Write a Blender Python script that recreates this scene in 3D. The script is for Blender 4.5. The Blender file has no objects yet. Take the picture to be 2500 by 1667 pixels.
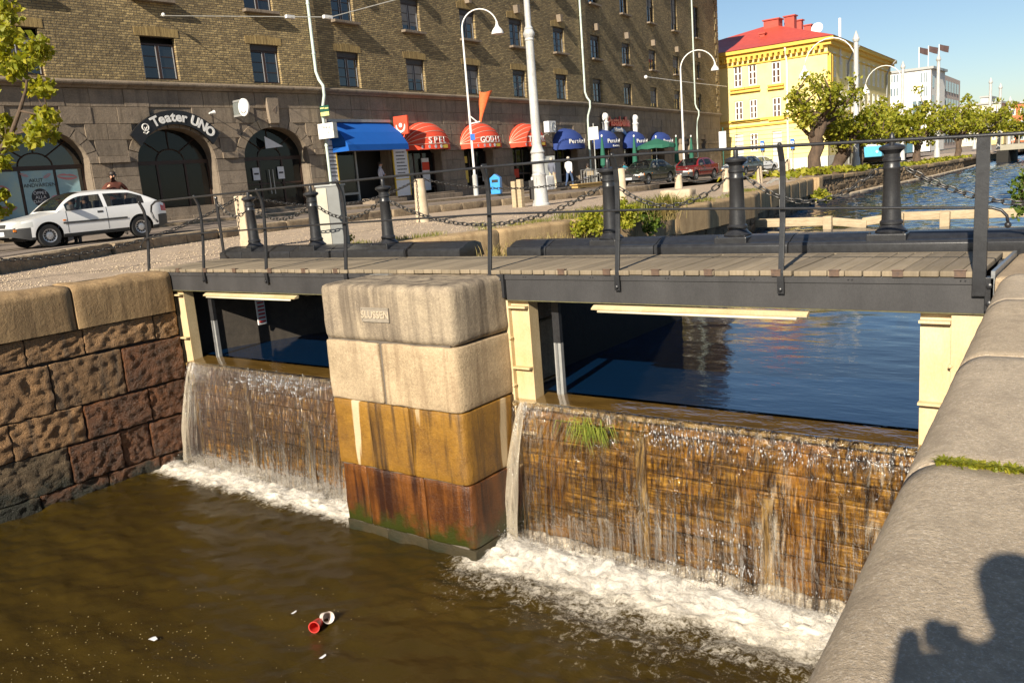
import bpy, bmesh, math, random
import numpy as np
from mathutils import Matrix, Vector, Quaternion, noise as mnoise
random.seed(7); np.random.seed(7)
R = math.radians
sc = bpy.context.scene
col = sc.collection

# ------------------------------------------------------------------ camera
F_PX = 2046.27; PITCH, ROLL, YAW = R(11.098), R(4.607), R(37.5); CAM_H = 1.10
def _rz(v, a): return Vector((v[0]*math.cos(a)-v[1]*math.sin(a), v[0]*math.sin(a)+v[1]*math.cos(a), v[2]))
_fw = Vector((0, math.cos(PITCH), -math.sin(PITCH))); _u0 = Vector((0, math.sin(PITCH), math.cos(PITCH))); _r0 = Vector((1, 0, 0))
_rt = _r0*math.cos(ROLL)-_u0*math.sin(ROLL); _up = _r0*math.sin(ROLL)+_u0*math.cos(ROLL)
FW, RT, UP = _rz(_fw, YAW), _rz(_rt, YAW), _rz(_up, YAW)
CAM = Vector((0, 0, CAM_H))
cam = bpy.data.cameras.new('camera'); camo = bpy.data.objects.new('camera', cam); col.objects.link(camo)
cam.sensor_fit = 'HORIZONTAL'; cam.sensor_width = 36; cam.lens = 36*F_PX/2500; cam.clip_start = 0.05; cam.clip_end = 6000
_m = Matrix((RT, UP, -FW)).transposed().to_4x4(); _m.translation = CAM; camo.matrix_world = _m
sc.camera = camo

# ------------------------------------------------------------------ world, sun, exposure
SUN_DIR = Vector((-0.18, 1.0, -0.56)).normalized()          # the way the light travels
SUN_EL = math.asin(-SUN_DIR.z)
world = bpy.data.worlds.new('World'); sc.world = world; world.use_nodes = True
wn = world.node_tree.nodes; wn.clear()
sky = wn.new('ShaderNodeTexSky'); sky.sky_type = 'NISHITA'; sky.sun_disc = False
sky.sun_elevation = SUN_EL
sky.sun_rotation = math.atan2(-SUN_DIR.x, -SUN_DIR.y)       # measured from +Y towards +X
sky.air_density = 1.0; sky.dust_density = 0.4; sky.ozone_density = 3.0; sky.altitude = 0
bg = wn.new('ShaderNodeBackground'); bg.inputs[1].default_value = 0.06
wo = wn.new('ShaderNodeOutputWorld')
world.node_tree.links.new(sky.outputs[0], bg.inputs[0]); world.node_tree.links.new(bg.outputs[0], wo.inputs[0])
sun = bpy.data.lights.new('sun', 'SUN'); sun.energy = 5.0; sun.angle = R(0.53); sun.color = (1.0, 0.90, 0.74)
suno = bpy.data.objects.new('sun', sun); col.objects.link(suno)
suno.rotation_mode = 'QUATERNION'; suno.rotation_quaternion = SUN_DIR.to_track_quat('-Z', 'Y')
sc.view_settings.view_transform = 'Standard'; sc.view_settings.look = 'None'
sc.view_settings.exposure = 0.82; sc.view_settings.gamma = 1.0; sc.view_settings.use_curve_mapping = False
sc.render.engine = 'CYCLES'
sc.cycles.use_denoising = True
sc.cycles.max_bounces = 8; sc.cycles.transparent_max_bounces = 16; sc.cycles.caustics_reflective = False; sc.cycles.caustics_refractive = False
sc.cycles.sample_clamp_indirect = 6.0

# ------------------------------------------------------------------ photo pixel (2500 wide) -> place
D = 2500/2352
def ray(x, y): return FW*F_PX + RT*(x-1250) - UP*(y-833.5)
def onz(x, y, z): r = ray(x, y); return CAM + r*((z-CAM_H)/r.z)
def ony(x, y, Y): r = ray(x, y); return CAM + r*(Y/r.y)
def onx(x, y, X): r = ray(x, y); return CAM + r*(X/r.x)
def atd(x, y, d): return CAM + ray(x, y)*(d/F_PX)            # a point at depth d along the view
def onpl(x, y, p, n): r = ray(x, y); return CAM + r*((Vector(p)-CAM).dot(n)/r.dot(n))

# ------------------------------------------------------------------ objects
MW = {}
def tag(o, label=None, cat=None, group=None, kind=None):
    if label: o['label'] = label
    if cat: o['category'] = cat
    if group: o['group'] = group
    if kind: o['kind'] = kind
    return o
def thing(name, label, cat, loc=(0, 0, 0), rz=0, group=None, M=None):
    o = bpy.data.objects.new(name, None); col.objects.link(o)
    o.empty_display_size = .2
    if M is None: M = Matrix.Translation(Vector(loc)) @ Matrix.Rotation(rz, 4, 'Z')
    o.matrix_basis = M; MW[o.name] = M
    return tag(o, label, cat, group)
def put(o, parent=None, M=None, world=False):
    """link o under parent; M is local to the parent, or in the world if world"""
    col.objects.link(o)
    M = M if M is not None else Matrix.Identity(4)
    if parent is not None:
        o.parent = parent
        if world:
            o.matrix_basis = MW[parent.name].inverted() @ M; MW[o.name] = M
        else:
            o.matrix_basis = M; MW[o.name] = MW.get(parent.name, Matrix.Identity(4)) @ M
    else:
        o.matrix_basis = M; MW[o.name] = M
    return o
def copy_tree(o, M=None, label=None, parent=None):
    c = o.copy(); col.objects.link(c); c.parent = parent
    if M is not None: c.matrix_basis = M
    MW[c.name] = (MW[parent.name] @ c.matrix_basis) if parent else c.matrix_basis.copy()
    if label: c['label'] = label
    for ch in KIDS.get(o.name, []): copy_tree(ch, None, None, c); 
    KIDS[c.name] = [x for x in c.children]
    return c
KIDS = {}

class MB:
    """collects geometry, then becomes one mesh object"""
    def __init__(s): s.v = []; s.f = []; s.m = []; s.cur = 0; s.M = None
    def add(s, vs, fs):
        b = len(s.v)
        if s.M is not None: vs = [tuple(s.M @ Vector(p)) for p in vs]
        s.v.extend([tuple(p) for p in vs])
        for f in fs: s.f.append(tuple(b+i for i in f)); s.m.append(s.cur)
        return s
    def quad(s, a, b, c, d): return s.add([a, b, c, d], [(0, 1, 2, 3)])
    def box(s, x0, x1, y0, y1, z0, z1):
        vs = [(x, y, z) for z in (z0, z1) for y in (y0, y1) for x in (x0, x1)]
        return s.add(vs, [(0, 2, 3, 1), (4, 5, 7, 6), (0, 1, 5, 4), (2, 6, 7, 3), (0, 4, 6, 2), (1, 3, 7, 5)])
    def cbox(s, c, sx, sy, sz): return s.box(c[0]-sx/2, c[0]+sx/2, c[1]-sy/2, c[1]+sy/2, c[2]-sz/2, c[2]+sz/2)
    def tube(s, pts, rad, n=8, cap=True, closed=False, flat=None):
        pts = [Vector(p) for p in pts]; k = len(pts)
        rads = rad if isinstance(rad, (list, tuple)) else [rad]*k
        vs = []; ref = None
        for i, p in enumerate(pts):
            if closed: t = pts[(i+1) % k]-pts[i-1]
            else: t = pts[min(i+1, k-1)]-pts[max(i-1, 0)]
            t.normalize()
            if ref is None:
                ref = Vector((0, 0, 1)) if abs(t.z) < .9 else Vector((1, 0, 0))
            a = t.cross(ref).normalized(); b = a.cross(t).normalized(); ref = b
            for j in range(n):
                w = 2*math.pi*j/n
                vs.append(p + (a*math.cos(w)+b*math.sin(w))*rads[i])
        fs = []
        for i in range(k if closed else k-1):
            i2 = (i+1) % k
            for j in range(n): fs.append((i*n+j, i*n+(j+1) % n, i2*n+(j+1) % n, i2*n+j))
        if cap and not closed: fs.append(tuple(range(n-1, -1, -1))); fs.append(tuple((k-1)*n+j for j in range(n)))
        return s.add(vs, fs)
    def lathe(s, prof, n=20, c=(0, 0, 0), cap=True):
        vs = []; fs = []
        for r, z in prof:
            for j in range(n):
                w = 2*math.pi*j/n; vs.append((c[0]+r*math.cos(w), c[1]+r*math.sin(w), c[2]+z))
        for i in range(len(prof)-1):
            for j in range(n): fs.append((i*n+j, i*n+(j+1) % n, (i+1)*n+(j+1) % n, (i+1)*n+j))
        if cap: fs.append(tuple(range(n-1, -1, -1))); fs.append(tuple((len(prof)-1)*n+j for j in range(n)))
        return s.add(vs, fs)
    def prism(s, poly, axis, a, b):
        """poly: 2D outline, extruded along axis ('x','y','z') from a to b"""
        def p3(p, t):
            if axis == 'y': return (p[0], t, p[1])
            if axis == 'x': return (t, p[0], p[1])
            return (p[0], p[1], t)
        k = len(poly); vs = [p3(p, a) for p in poly]+[p3(p, b) for p in poly]
        fs = [tuple(range(k-1, -1, -1)), tuple(range(k, 2*k))]+[(i, (i+1) % k, k+(i+1) % k, k+i) for i in range(k)]
        return s.add(vs, fs)
    def sphere(s, c, r, n=10, m=6, sc=(1, 1, 1)):
        vs = []; fs = []
        for i in range(m+1):
            t = math.pi*i/m
            for j in range(n):
                w = 2*math.pi*j/n
                vs.append((c[0]+r*sc[0]*math.sin(t)*math.cos(w), c[1]+r*sc[1]*math.sin(t)*math.sin(w), c[2]+r*sc[2]*math.cos(t)))
        for i in range(m):
            for j in range(n): fs.append((i*n+j, (i+1)*n+j, (i+1)*n+(j+1) % n, i*n+(j+1) % n))
        return s.add(vs, fs)
    def mesh(s, name, mats, smooth=False, bevel=0, fix=True):
        me = bpy.data.meshes.new(name); me.from_pydata(s.v, [], s.f)
        for m in (mats if isinstance(mats, (list, tuple)) else [mats]): me.materials.append(m)
        if len(me.materials) > 1: me.polygons.foreach_set('material_index', s.m)
        bm = None
        if fix or bevel:
            bm = bmesh.new(); bm.from_mesh(me)
            if fix: bmesh.ops.recalc_face_normals(bm, faces=bm.faces)
            if bevel: bmesh.ops.bevel(bm, geom=list(bm.edges), offset=bevel, segments=2, affect='EDGES', profile=.6, clamp_overlap=True)
            bm.to_mesh(me); bm.free()
        if smooth:
            me.polygons.foreach_set('use_smooth', [True]*len(me.polygons))
            if smooth is not True: me.set_sharp_from_angle(angle=R(smooth))
        me.update(); return me
    def build(s, name, mats, parent=None, M=None, world=False, smooth=False, bevel=0, fix=True):
        o = bpy.data.objects.new(name, s.mesh(name, mats, smooth, bevel, fix))
        return put(o, parent, M, world)
def part(name, me, parent, M=None, world=False):
    return put(bpy.data.objects.new(name, me), parent, M, world)

_texts = {}
def text_mesh(s, size, extrude=.01, mat=None, offset=0.0, align='CENTER', shear=0.0):
    cu = bpy.data.curves.new('lettering', 'FONT'); cu.body = s; cu.size = size; cu.extrude = extrude; cu.offset = offset
    cu.align_x = align; cu.align_y = 'CENTER'; cu.shear = shear; cu.resolution_u = 3
    o = bpy.data.objects.new('tmp_text', cu); col.objects.link(o)
    dg = bpy.context.evaluated_depsgraph_get()
    me = bpy.data.meshes.new_from_object(o.evaluated_get(dg))
    bpy.data.objects.remove(o); bpy.data.curves.remove(cu)
    me.materials.clear()
    if mat: me.materials.append(mat)
    return me
TXM = Matrix(((1, 0, 0, 0), (0, 0, -1, 0), (0, 1, 0, 0), (0, 0, 0, 1)))   # letters stand up, facing local -y

# ------------------------------------------------------------------ materials
def nodes_of(name):
    m = bpy.data.materials.new(name); m.use_nodes = True
    nt = m.node_tree; b = nt.nodes['Principled BSDF']
    return m, nt, b
def N(nt, t, **kw):
    n = nt.nodes.new(t)
    for k, v in kw.items():
        if k.startswith('i_'):
            key = k[2:]; n.inputs[int(key) if key.isdigit() else key.replace('_', ' ')].default_value = v
        else: setattr(n, k, v)
    return n
def ramp(nt, fac, stops, interp='LINEAR'):
    n = nt.nodes.new('ShaderNodeValToRGB'); n.color_ramp.interpolation = interp
    e = n.color_ramp.elements
    while len(e) < len(stops): e.new(.5)
    for i, (p, c) in enumerate(stops):
        e[i].position = p; e[i].color = (*c, 1) if len(c) == 3 else c
    nt.links.new(fac, n.inputs[0]); return n
def mix(nt, fac, a, b, blend='MIX'):
    n = nt.nodes.new('ShaderNodeMix'); n.data_type = 'RGBA'; n.blend_type = blend
    for sock, v in ((n.inputs[0], fac), (n.inputs[6], a), (n.inputs[7], b)):
        if hasattr(v, 'is_linked'): nt.links.new(v, sock)
        elif isinstance(v, (int, float)): sock.default_value = v
        else: sock.default_value = (*v, 1)
    return n.outputs[2]
def coord(nt, scale=(1, 1, 1), kind='Object', rot=(0, 0, 0)):
    tc = nt.nodes.new('ShaderNodeTexCoord'); mp = nt.nodes.new('ShaderNodeMapping')
    mp.inputs['Scale'].default_value = scale; mp.inputs['Rotation'].default_value = rot
    nt.links.new(tc.outputs[kind], mp.inputs[0]); return mp.outputs[0]
def noise(nt, vec, scale, detail=4, rough=.6, dist=0.0):
    n = N(nt, 'ShaderNodeTexNoise', i_Scale=scale, i_Detail=detail, i_Roughness=rough, i_Distortion=dist)
    if vec is not None: nt.links.new(vec, n.inputs['Vector'])
    return n.outputs[0]
def bump(nt, b, h, strength, dist=.02, prev=None):
    n = N(nt, 'ShaderNodeBump', i_Strength=strength, i_Distance=dist)
    nt.links.new(h, n.inputs['Height'])
    if prev is not None: nt.links.new(prev, n.inputs['Normal'])
    if b is not None: nt.links.new(n.outputs[0], b.inputs['Normal'])
    return n.outputs[0]
def pm(name, c1, c2=None, scale=8, rough=.7, bmp=0.0, bscale=None, metal=0.0, dist=.01, stretch=(1, 1, 1), kind='Object', spec=.5, perobj=0.0, detail=6, fine=None):
    """a plain procedural surface: two tones mixed by noise, small relief, optional variation from piece to piece"""
    m, nt, b = nodes_of(name)
    b.inputs['Roughness'].default_value = rough; b.inputs['Metallic'].default_value = metal
    b.inputs['Specular IOR Level'].default_value = spec
    vec = coord(nt, stretch, kind)
    c2 = c2 or tuple(x*.8 for x in c1)
    f = noise(nt, vec, scale, detail)
    r = ramp(nt, f, [(.3, c2), (.7, c1)]); out = r.outputs[0]
    if fine:
        f2 = noise(nt, vec, fine[0], 3, .7); r2 = ramp(nt, f2, [(.35, (1-fine[1],)*3), (.65, (1+fine[1]*.6,)*3)])
        out = mix(nt, 1.0, out, r2.outputs[0], 'MULTIPLY')
    if perobj:
        oi = nt.nodes.new('ShaderNodeObjectInfo')
        r3 = ramp(nt, oi.outputs['Random'], [(0, (1-perobj,)*3), (1, (1+perobj,)*3)])
        out = mix(nt, 1.0, out, r3.outputs[0], 'MULTIPLY')
    nt.links.new(out, b.inputs['Base Color'])
    if bmp: bump(nt, b, noise(nt, vec, bscale or scale*4, 5, .65), bmp, dist)
    return m
# ------------------------------------------------------------------ the scene's materials
M = {}
M['black_iron'] = pm('black_iron', (.030, .031, .034), (.018, .018, .020), 14, .36, .25, 60, dist=.004, fine=(120, .3))
M['beam_grey'] = pm('beam_grey', (.062, .060, .061), (.038, .037, .038), 2.5, .42, .12, 90, dist=.003, fine=(160, .18), stretch=(1, 1, .35))
M['steel_edge'] = pm('steel_edge', (.45, .46, .47), (.30, .31, .31), 20, .35, .1, metal=.7)
M['cream_paint'] = pm('cream_paint', (.66, .53, .33), (.50, .37, .18), 2.2, .5, .12, 40, dist=.004, stretch=(1, 1, .5), fine=(60, .12))
M['cream_wet'] = pm('cream_wet', (.30, .19, .06), (.14, .08, .02), 3.5, .2, .3, 20, dist=.01, stretch=(1, 1, .3))
M['lamp_white'] = pm('lamp_white', (.75, .70, .55), (.62, .55, .38), 5, .4, 0)
M['concrete_shaded'] = pm('concrete_shaded', (.014, .012, .009), (.008, .007, .005), 2.5, .8, .3, 12, dist=.02)  # near-black base puts the shade under the decks into the colour
M['gravel'] = pm('gravel', (.52, .40, .29), (.38, .29, .205), 3.0, .95, .9, 90, dist=.02, fine=(70, .35), detail=8)
M['asphalt'] = pm('asphalt', (.26, .205, .165), (.175, .14, .11), 1.2, .9, .5, 120, dist=.01, fine=(110, .25))
M['pavement'] = pm('pavement', (.30, .24, .185), (.21, .165, .13), 1.5, .9, .5, 40, dist=.01, fine=(60, .2))
M['kerb_stone'] = pm('kerb_stone', (.36, .27, .17), (.19, .14, .085), 7, .85, .9, 30, dist=.03, perobj=.15)
M['pale_stone'] = pm('pale_stone', (.56, .45, .32), (.42, .33, .22), 6, .8, .5, 40, dist=.012, perobj=.1, fine=(90, .15))
M['earth'] = pm('earth', (.16, .12, .07), (.09, .07, .04), 3, .95, .8, 14)
M['rail_steel'] = pm('rail_steel', (.10, .085, .075), (.05, .045, .04), 8, .4, .1, metal=.5)
M['tin_galv'] = pm('tin_galv', (.40, .40, .38), (.30, .30, .29), 8, .45, .1, metal=.3)
M['white_paint'] = pm('white_paint', (.80, .79, .76), (.72, .70, .66), 6, .4)
M['black_paint'] = pm('black_paint', (.015, .015, .017), (.01, .01, .011), 6, .35)
M['green_paint'] = pm('green_paint', (.02, .10, .07), (.012, .07, .05), 6, .45)
M['yellow_paint'] = pm('yellow_paint', (.75, .52, .06), (.65, .42, .04), 6, .5)
M['blue_paint'] = pm('blue_paint', (.03, .16, .55), (.02, .12, .45), 6, .45)
M['red_paint'] = pm('red_paint', (.60, .04, .03), (.48, .03, .02), 6, .45)
M['orange_cloth'] = pm('orange_cloth', (.85, .17, .05), (.70, .12, .03), 9, .75)
M['blue_bin'] = pm('blue_bin', (.03, .30, .70), (.02, .24, .6), 6, .4)
M['grey_paint'] = pm('grey_paint', (.33, .34, .33), (.27, .28, .27), 4, .5, .05)
M['pole_grey'] = pm('pole_grey', (.56, .57, .56), (.36, .35, .33), 3.5, .5, .25, 18, dist=.01, stretch=(1, 1, .4), fine=(40, .18))
M['pipe_green'] = pm('pipe_green', (.58, .66, .58), (.44, .52, .46), 4, .45)
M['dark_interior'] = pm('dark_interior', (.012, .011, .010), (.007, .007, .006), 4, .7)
M['wood_weather'] = pm('wood_weather', (.50, .40, .26), (.33, .25, .15), 4, .85, .4, 30, stretch=(1, 1, 6), fine=(40, .15))
M['paper'] = pm('paper', (.72, .72, .72), (.64, .64, .65), 5, .6)
M['ink'] = pm('ink', (.03, .03, .035), (.02, .02, .025), 5, .6)
M['skin'] = pm('skin', (.55, .30, .20), (.47, .25, .16), 10, .5)
M['hair_dark'] = pm('hair_dark', (.035, .022, .015), (.02, .013, .01), 30, .6)
M['hair_light'] = pm('hair_light', (.55, .50, .42), (.42, .36, .28), 30, .6)
M['rubber'] = pm('rubber', (.018, .018, .018), (.012, .012, .012), 20, .75, .1)
M['trunk_bark'] = pm('trunk_bark', (.13, .085, .055), (.06, .042, .03), 6, .9, .9, 18, dist=.04, stretch=(1, 1, .35))

def rcoord(nt, scale):
    v = coord(nt, scale); oi = nt.nodes.new('ShaderNodeObjectInfo'); mu = N(nt, 'ShaderNodeMath', operation='MULTIPLY'); mu.inputs[1].default_value = 91.7; nt.links.new(oi.outputs['Random'], mu.inputs[0])
    ad = N(nt, 'ShaderNodeVectorMath', operation='ADD'); nt.links.new(v, ad.inputs[0]); nt.links.new(mu.outputs[0], ad.inputs[1]); return ad.outputs[0]
def planks_mat():
    m, nt, b = nodes_of('deck_wood'); b.inputs['Roughness'].default_value = .85
    vec = rcoord(nt, (40, 2.5, 4)); f = noise(nt, vec, 1.0, 6, .7)
    v2 = coord(nt, (1.2, 1.2, 1)); g = noise(nt, v2, 3.5, 4)
    c = ramp(nt, f, [(.3, (.155, .125, .09)), (.55, (.27, .22, .165)), (.75, (.35, .29, .22))]).outputs[0]
    c = mix(nt, g, c, (.22, .17, .10))
    oi = nt.nodes.new('ShaderNodeObjectInfo')
    c = mix(nt, 1.0, c, ramp(nt, oi.outputs['Random'], [(0, (.75,)*3), (1, (1.15,)*3)]).outputs[0], 'MULTIPLY')
    nt.links.new(c, b.inputs['Base Color']); bump(nt, b, f, .6, .006)
    return m
M['deck_wood'] = planks_mat()

def granite(name, base, dark, spot, scale=1.0, bmp=.5, streak=None, wet=None, rough=.85, bs=28, perobj=.12, gloss=None, bdist=.02, moss=None, world=False):
    """quarried stone: blotches, crystals, vertical run-off stains and, low down, weed where the stone stands in water"""
    m, nt, b = nodes_of(name); b.inputs['Roughness'].default_value = rough
    vec = coord(nt, (scale,)*3)
    c = ramp(nt, noise(nt, vec, 2.2, 6, .65), [(.32, dark), (.62, base)]).outputs[0]
    c = mix(nt, ramp(nt, noise(nt, vec, 95, 3, .8), [(.52, (0,)*3), (.66, (1,)*3)]).outputs[0], c, spot)
    c = mix(nt, 1.0, c, ramp(nt, noise(nt, vec, 34, 3, .75), [(.34, (.84,)*3), (.5, (1,)*3), (.66, (1.14,)*3)]).outputs[0], 'MULTIPLY')
    oi = nt.nodes.new('ShaderNodeObjectInfo')
    if streak:
        sv = coord(nt, (7*scale, 7*scale, .55*scale), 'Object')
        ad = N(nt, 'ShaderNodeVectorMath', operation='ADD'); nt.links.new(sv, ad.inputs[0])
        sc2 = N(nt, 'ShaderNodeVectorMath', operation='SCALE'); sc2.inputs[3].default_value = 37.0
        cmb = nt.nodes.new('ShaderNodeCombineXYZ'); nt.links.new(oi.outputs['Random'], cmb.inputs[0]); nt.links.new(oi.outputs['Random'], cmb.inputs[1])
        nt.links.new(cmb.outputs[0], sc2.inputs[0]); nt.links.new(sc2.outputs[0], ad.inputs[1])
        if world:
            gp_ = nt.nodes.new('ShaderNodeNewGeometry'); mp_ = nt.nodes.new('ShaderNodeMapping'); mp_.inputs['Scale'].default_value = (5.5, 5.5, .42); nt.links.new(gp_.outputs['Position'], mp_.inputs[0]); ad = mp_
        f = noise(nt, ad.outputs[0], 1.0, 4, .6, .25)
        c = mix(nt, ramp(nt, f, [(streak[1], (0,)*3), (streak[2], (1,)*3)]).outputs[0], c, streak[0])
        if len(streak) > 3:
            f2 = noise(nt, ad.outputs[0], .7, 3, .5, .3)
            c = mix(nt, ramp(nt, f2, [(streak[4], (0,)*3), (streak[5], (1,)*3)]).outputs[0], c, streak[3])
    if moss:
        g = nt.nodes.new('ShaderNodeNewGeometry'); sp = nt.nodes.new('ShaderNodeSeparateXYZ'); nt.links.new(g.outputs['Position'], sp.inputs[0])
        mr = N(nt, 'ShaderNodeMapRange', i_From_Min=moss[1], i_From_Max=moss[2], i_To_Min=0.0, i_To_Max=1.0); nt.links.new(sp.outputs[2], mr.inputs[0])
        mm = N(nt, 'ShaderNodeMath', operation='ADD'); nt.links.new(mr.outputs[0], mm.inputs[0])
        nn = noise(nt, vec, 3.0, 5, .7); ms = N(nt, 'ShaderNodeMath', operation='MULTIPLY_ADD'); ms.inputs[1].default_value = 1.6; ms.inputs[2].default_value = -.8; nt.links.new(nn, ms.inputs[0]); nt.links.new(ms.outputs[0], mm.inputs[1])
        fac = ramp(nt, mm.outputs[0], [(.25, (1,)*3), (.6, (0,)*3)]).outputs[0]
        c = mix(nt, fac, c, moss[0])
        if len(moss) > 3:
            rr = N(nt, 'ShaderNodeMapRange', i_To_Min=rough, i_To_Max=moss[3]); nt.links.new(fac, rr.inputs[0]); nt.links.new(rr.outputs[0], b.inputs['Roughness'])
    if perobj:
        c = mix(nt, 1.0, c, ramp(nt, oi.outputs['Random'], [(0, (1-perobj, 1-perobj, 1-perobj)), (.5, (1, .97, .92)), (1, (1+perobj, 1+perobj*.9, 1+perobj*.8))]).outputs[0], 'MULTIPLY')
    nt.links.new(c, b.inputs['Base Color'])
    h = noise(nt, vec, bs, 6, .7); n1 = bump(nt, None, h, bmp, bdist)
    h2 = noise(nt, vec, bs*4, 3, .7); bump(nt, b, h2, bmp*.6, bdist*.3, n1)
    return m
M['pier_cap'] = granite('pier_cap', (.35, .285, .20), (.18, .145, .108), (.46, .37, .26), streak=((.10, .078, .058), .42, .66), bmp=.7, world=True)
M['pier_pale'] = granite('pier_pale', (.45, .345, .22), (.30, .225, .14), (.62, .49, .32), streak=((.20, .135, .08), .48, .74), bmp=.65, perobj=.05, world=True)
M['pier_ochre'] = granite('pier_ochre', (.27, .135, .016), (.13, .058, .009), (.30, .17, .03), streak=((.055, .028, .009), .50, .64, (.52, .41, .26), .62, .66), bmp=.5, rough=.5, perobj=.06, world=True)
M['pier_rust'] = granite('pier_rust', (.165, .055, .009), (.055, .016, .005), (.17, .07, .015), streak=((.028, .009, .004), .42, .60, (.40, .28, .15), .70, .73), bmp=.5, rough=.35, perobj=.06, moss=((.030, .036, .005), -3.40, -2.65, .3), world=True)
M['pier_weed'] = granite('pier_weed', (.035, .025, .006), (.014, .012, .004), (.04, .03, .01), bmp=.8, rough=.6, perobj=.1, world=True, moss=((.012, .015, .003), -3.6, -3.1, .6))
M['wall_coping'] = granite('wall_coping', (.37, .245, .12), (.25, .16, .075), (.40, .295, .18), streak=((.17, .11, .055), .48, .72), bmp=.55, bs=14, bdist=.025, perobj=.05)
M['wall_stone'] = granite('wall_stone', (.38, .215, .095), (.19, .108, .05), (.40, .27, .16), bmp=1.0, bs=12, bdist=.05, perobj=.2, streak=((.17, .125, .085), .52, .76))
M['wall_wet'] = granite('wall_wet', (.15, .052, .014), (.05, .019, .007), (.17, .075, .025), bmp=1.0, bs=12, bdist=.05, perobj=.25, rough=.42, moss=((.012, .013, .005), -3.5, -2.9, .5))
M['wall_weed'] = granite('wall_weed', (.17, .12, .07), (.08, .06, .035), (.2, .15, .09), bmp=1.0, bs=12, bdist=.05, perobj=.2, moss=((.012, .014, .005), -3.35, -2.65, .55))
M['coping_grey'] = granite('coping_grey', (.46, .37, .262), (.36, .285, .20), (.60, .52, .42), bmp=.8, bs=55, bdist=.010, perobj=.03, streak=((.33, .265, .19), .5, .75), scale=1.0)
M['quay_smooth'] = granite('quay_smooth', (.40, .28, .145), (.28, .185, .09), (.44, .33, .2), bmp=.4, bs=12, perobj=.06, streak=((.21, .135, .065), .5, .72))
M['quay_rough'] = granite('quay_rough', (.20, .14, .08), (.095, .068, .04), (.25, .19, .12), bmp=1.0, bs=7, bdist=.06, perobj=.25, moss=((.03, .032, .012), -1.75, -1.25, .6))
M['facade_granite'] = granite('facade_granite', (.24, .192, .142), (.155, .124, .093), (.30, .24, .185), bmp=.5, bs=9, bdist=.03, perobj=.10, streak=((.115, .09, .066), .52, .76), scale=.6)
M['joint_dark'] = pm('joint_dark', (.055, .045, .035), (.03, .025, .02), 6, .95, .5)
M['mortar'] = pm('mortar', (.15, .125, .10), (.09, .075, .06), 8, .9, .5)

def brick_mat():
    m, nt, b = nodes_of('facade_brick'); b.inputs['Roughness'].default_value = .88
    tc = nt.nodes.new('ShaderNodeTexCoord'); sp = nt.nodes.new('ShaderNodeSeparateXYZ'); cb = nt.nodes.new('ShaderNodeCombineXYZ')
    nt.links.new(tc.outputs['Object'], sp.inputs[0])
    ad = N(nt, 'ShaderNodeMath', operation='ADD'); nt.links.new(sp.outputs[0], ad.inputs[0]); nt.links.new(sp.outputs[1], ad.inputs[1])
    nt.links.new(ad.outputs[0], cb.inputs[0]); nt.links.new(sp.outputs[2], cb.inputs[1])
    def bt(c1, c2, mo, bias):
        n = N(nt, 'ShaderNodeTexBrick', offset=.5, squash=1.0, i_Scale=1.0, i_Mortar_Size=.011, i_Mortar_Smooth=.2, i_Bias=bias, i_Brick_Width=.27, i_Row_Height=.085)
        n.inputs['Color1'].default_value = (*c1, 1); n.inputs['Color2'].default_value = (*c2, 1); n.inputs['Mortar'].default_value = (*mo, 1)
        nt.links.new(cb.outputs[0], n.inputs['Vector']); return n
    b1 = bt((.375, .28, .14), (.22, .163, .085), (.11, .092, .07), -.05)
    # a second random draw per brick: pale and burnt ones
    b2 = bt((1.25, 1.25, 1.22), (.72, .70, .68), (1, 1, 1), -.1)
    of = N(nt, 'ShaderNodeVectorMath', operation='ADD'); of.inputs[1].default_value = (13.5, 8.5, 0); nt.links.new(cb.outputs[0], of.inputs[0]); nt.links.new(of.outputs[0], b2.inputs['Vector'])
    c = mix(nt, 1.0, b1.outputs[0], b2.outputs[0], 'MULTIPLY')
    big = noise(nt, cb.outputs[0], .35, 5, .6)
    c = mix(nt, 1.0, c, ramp(nt, big, [(.3, (.72, .72, .70)), (.7, (1.12, 1.1, 1.0))]).outputs[0], 'MULTIPLY')
    nt.links.new(c, b.inputs['Base Color'])
    inv = N(nt, 'ShaderNodeMath', operation='SUBTRACT'); inv.inputs[0].default_value = 1; nt.links.new(b1.outputs[1], inv.inputs[1])
    n1 = bump(nt, None, inv.outputs[0], .8, .018)
    wv = noise(nt, cb.outputs[0], 6.5, 3, .6); n2 = bump(nt, None, wv, .6, .05, n1)
    bump(nt, b, noise(nt, cb.outputs[0], 26, 3, .7), .5, .012, n2)
    return m
M['facade_brick'] = brick_mat()
M['brick_soldier'] = pm('brick_soldier', (.42, .30, .12), (.20, .135, .055), 9, .88, .5, 30, stretch=(1.6, 1, .1), detail=3)

def glass_mat(name, tint, rough=.03, trans=0.0, wav=.15, base=(.012, .014, .016)):
    m, nt, b = nodes_of(name)
    b.inputs['Base Color'].default_value = (*base, 1); b.inputs['Roughness'].default_value = rough
    b.inputs['Specular IOR Level'].default_value = tint; b.inputs['IOR'].default_value = 1.52
    if trans:
        tr = nt.nodes.new('ShaderNodeBsdfTransparent'); tr.inputs[0].default_value = (.75, .8, .8, 1)
        ms = nt.nodes.new('ShaderNodeMixShader'); ms.inputs[0].default_value = trans
        nt.links.new(b.outputs[0], ms.inputs[1]); nt.links.new(tr.outputs[0], ms.inputs[2])
        nt.links.new(ms.outputs[0], nt.nodes['Material Output'].inputs[0])
    if wav: bump(nt, b, noise(nt, coord(nt), 1.4, 2), wav, .02)
    return m
M['window_glass'] = glass_mat('window_glass', 1.0, .03, 0, .12)
M['shop_glass'] = glass_mat('shop_glass', .8, .03, .55, .08)
M['car_glass'] = glass_mat('car_glass', .9, .02, .55, 0)
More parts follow.
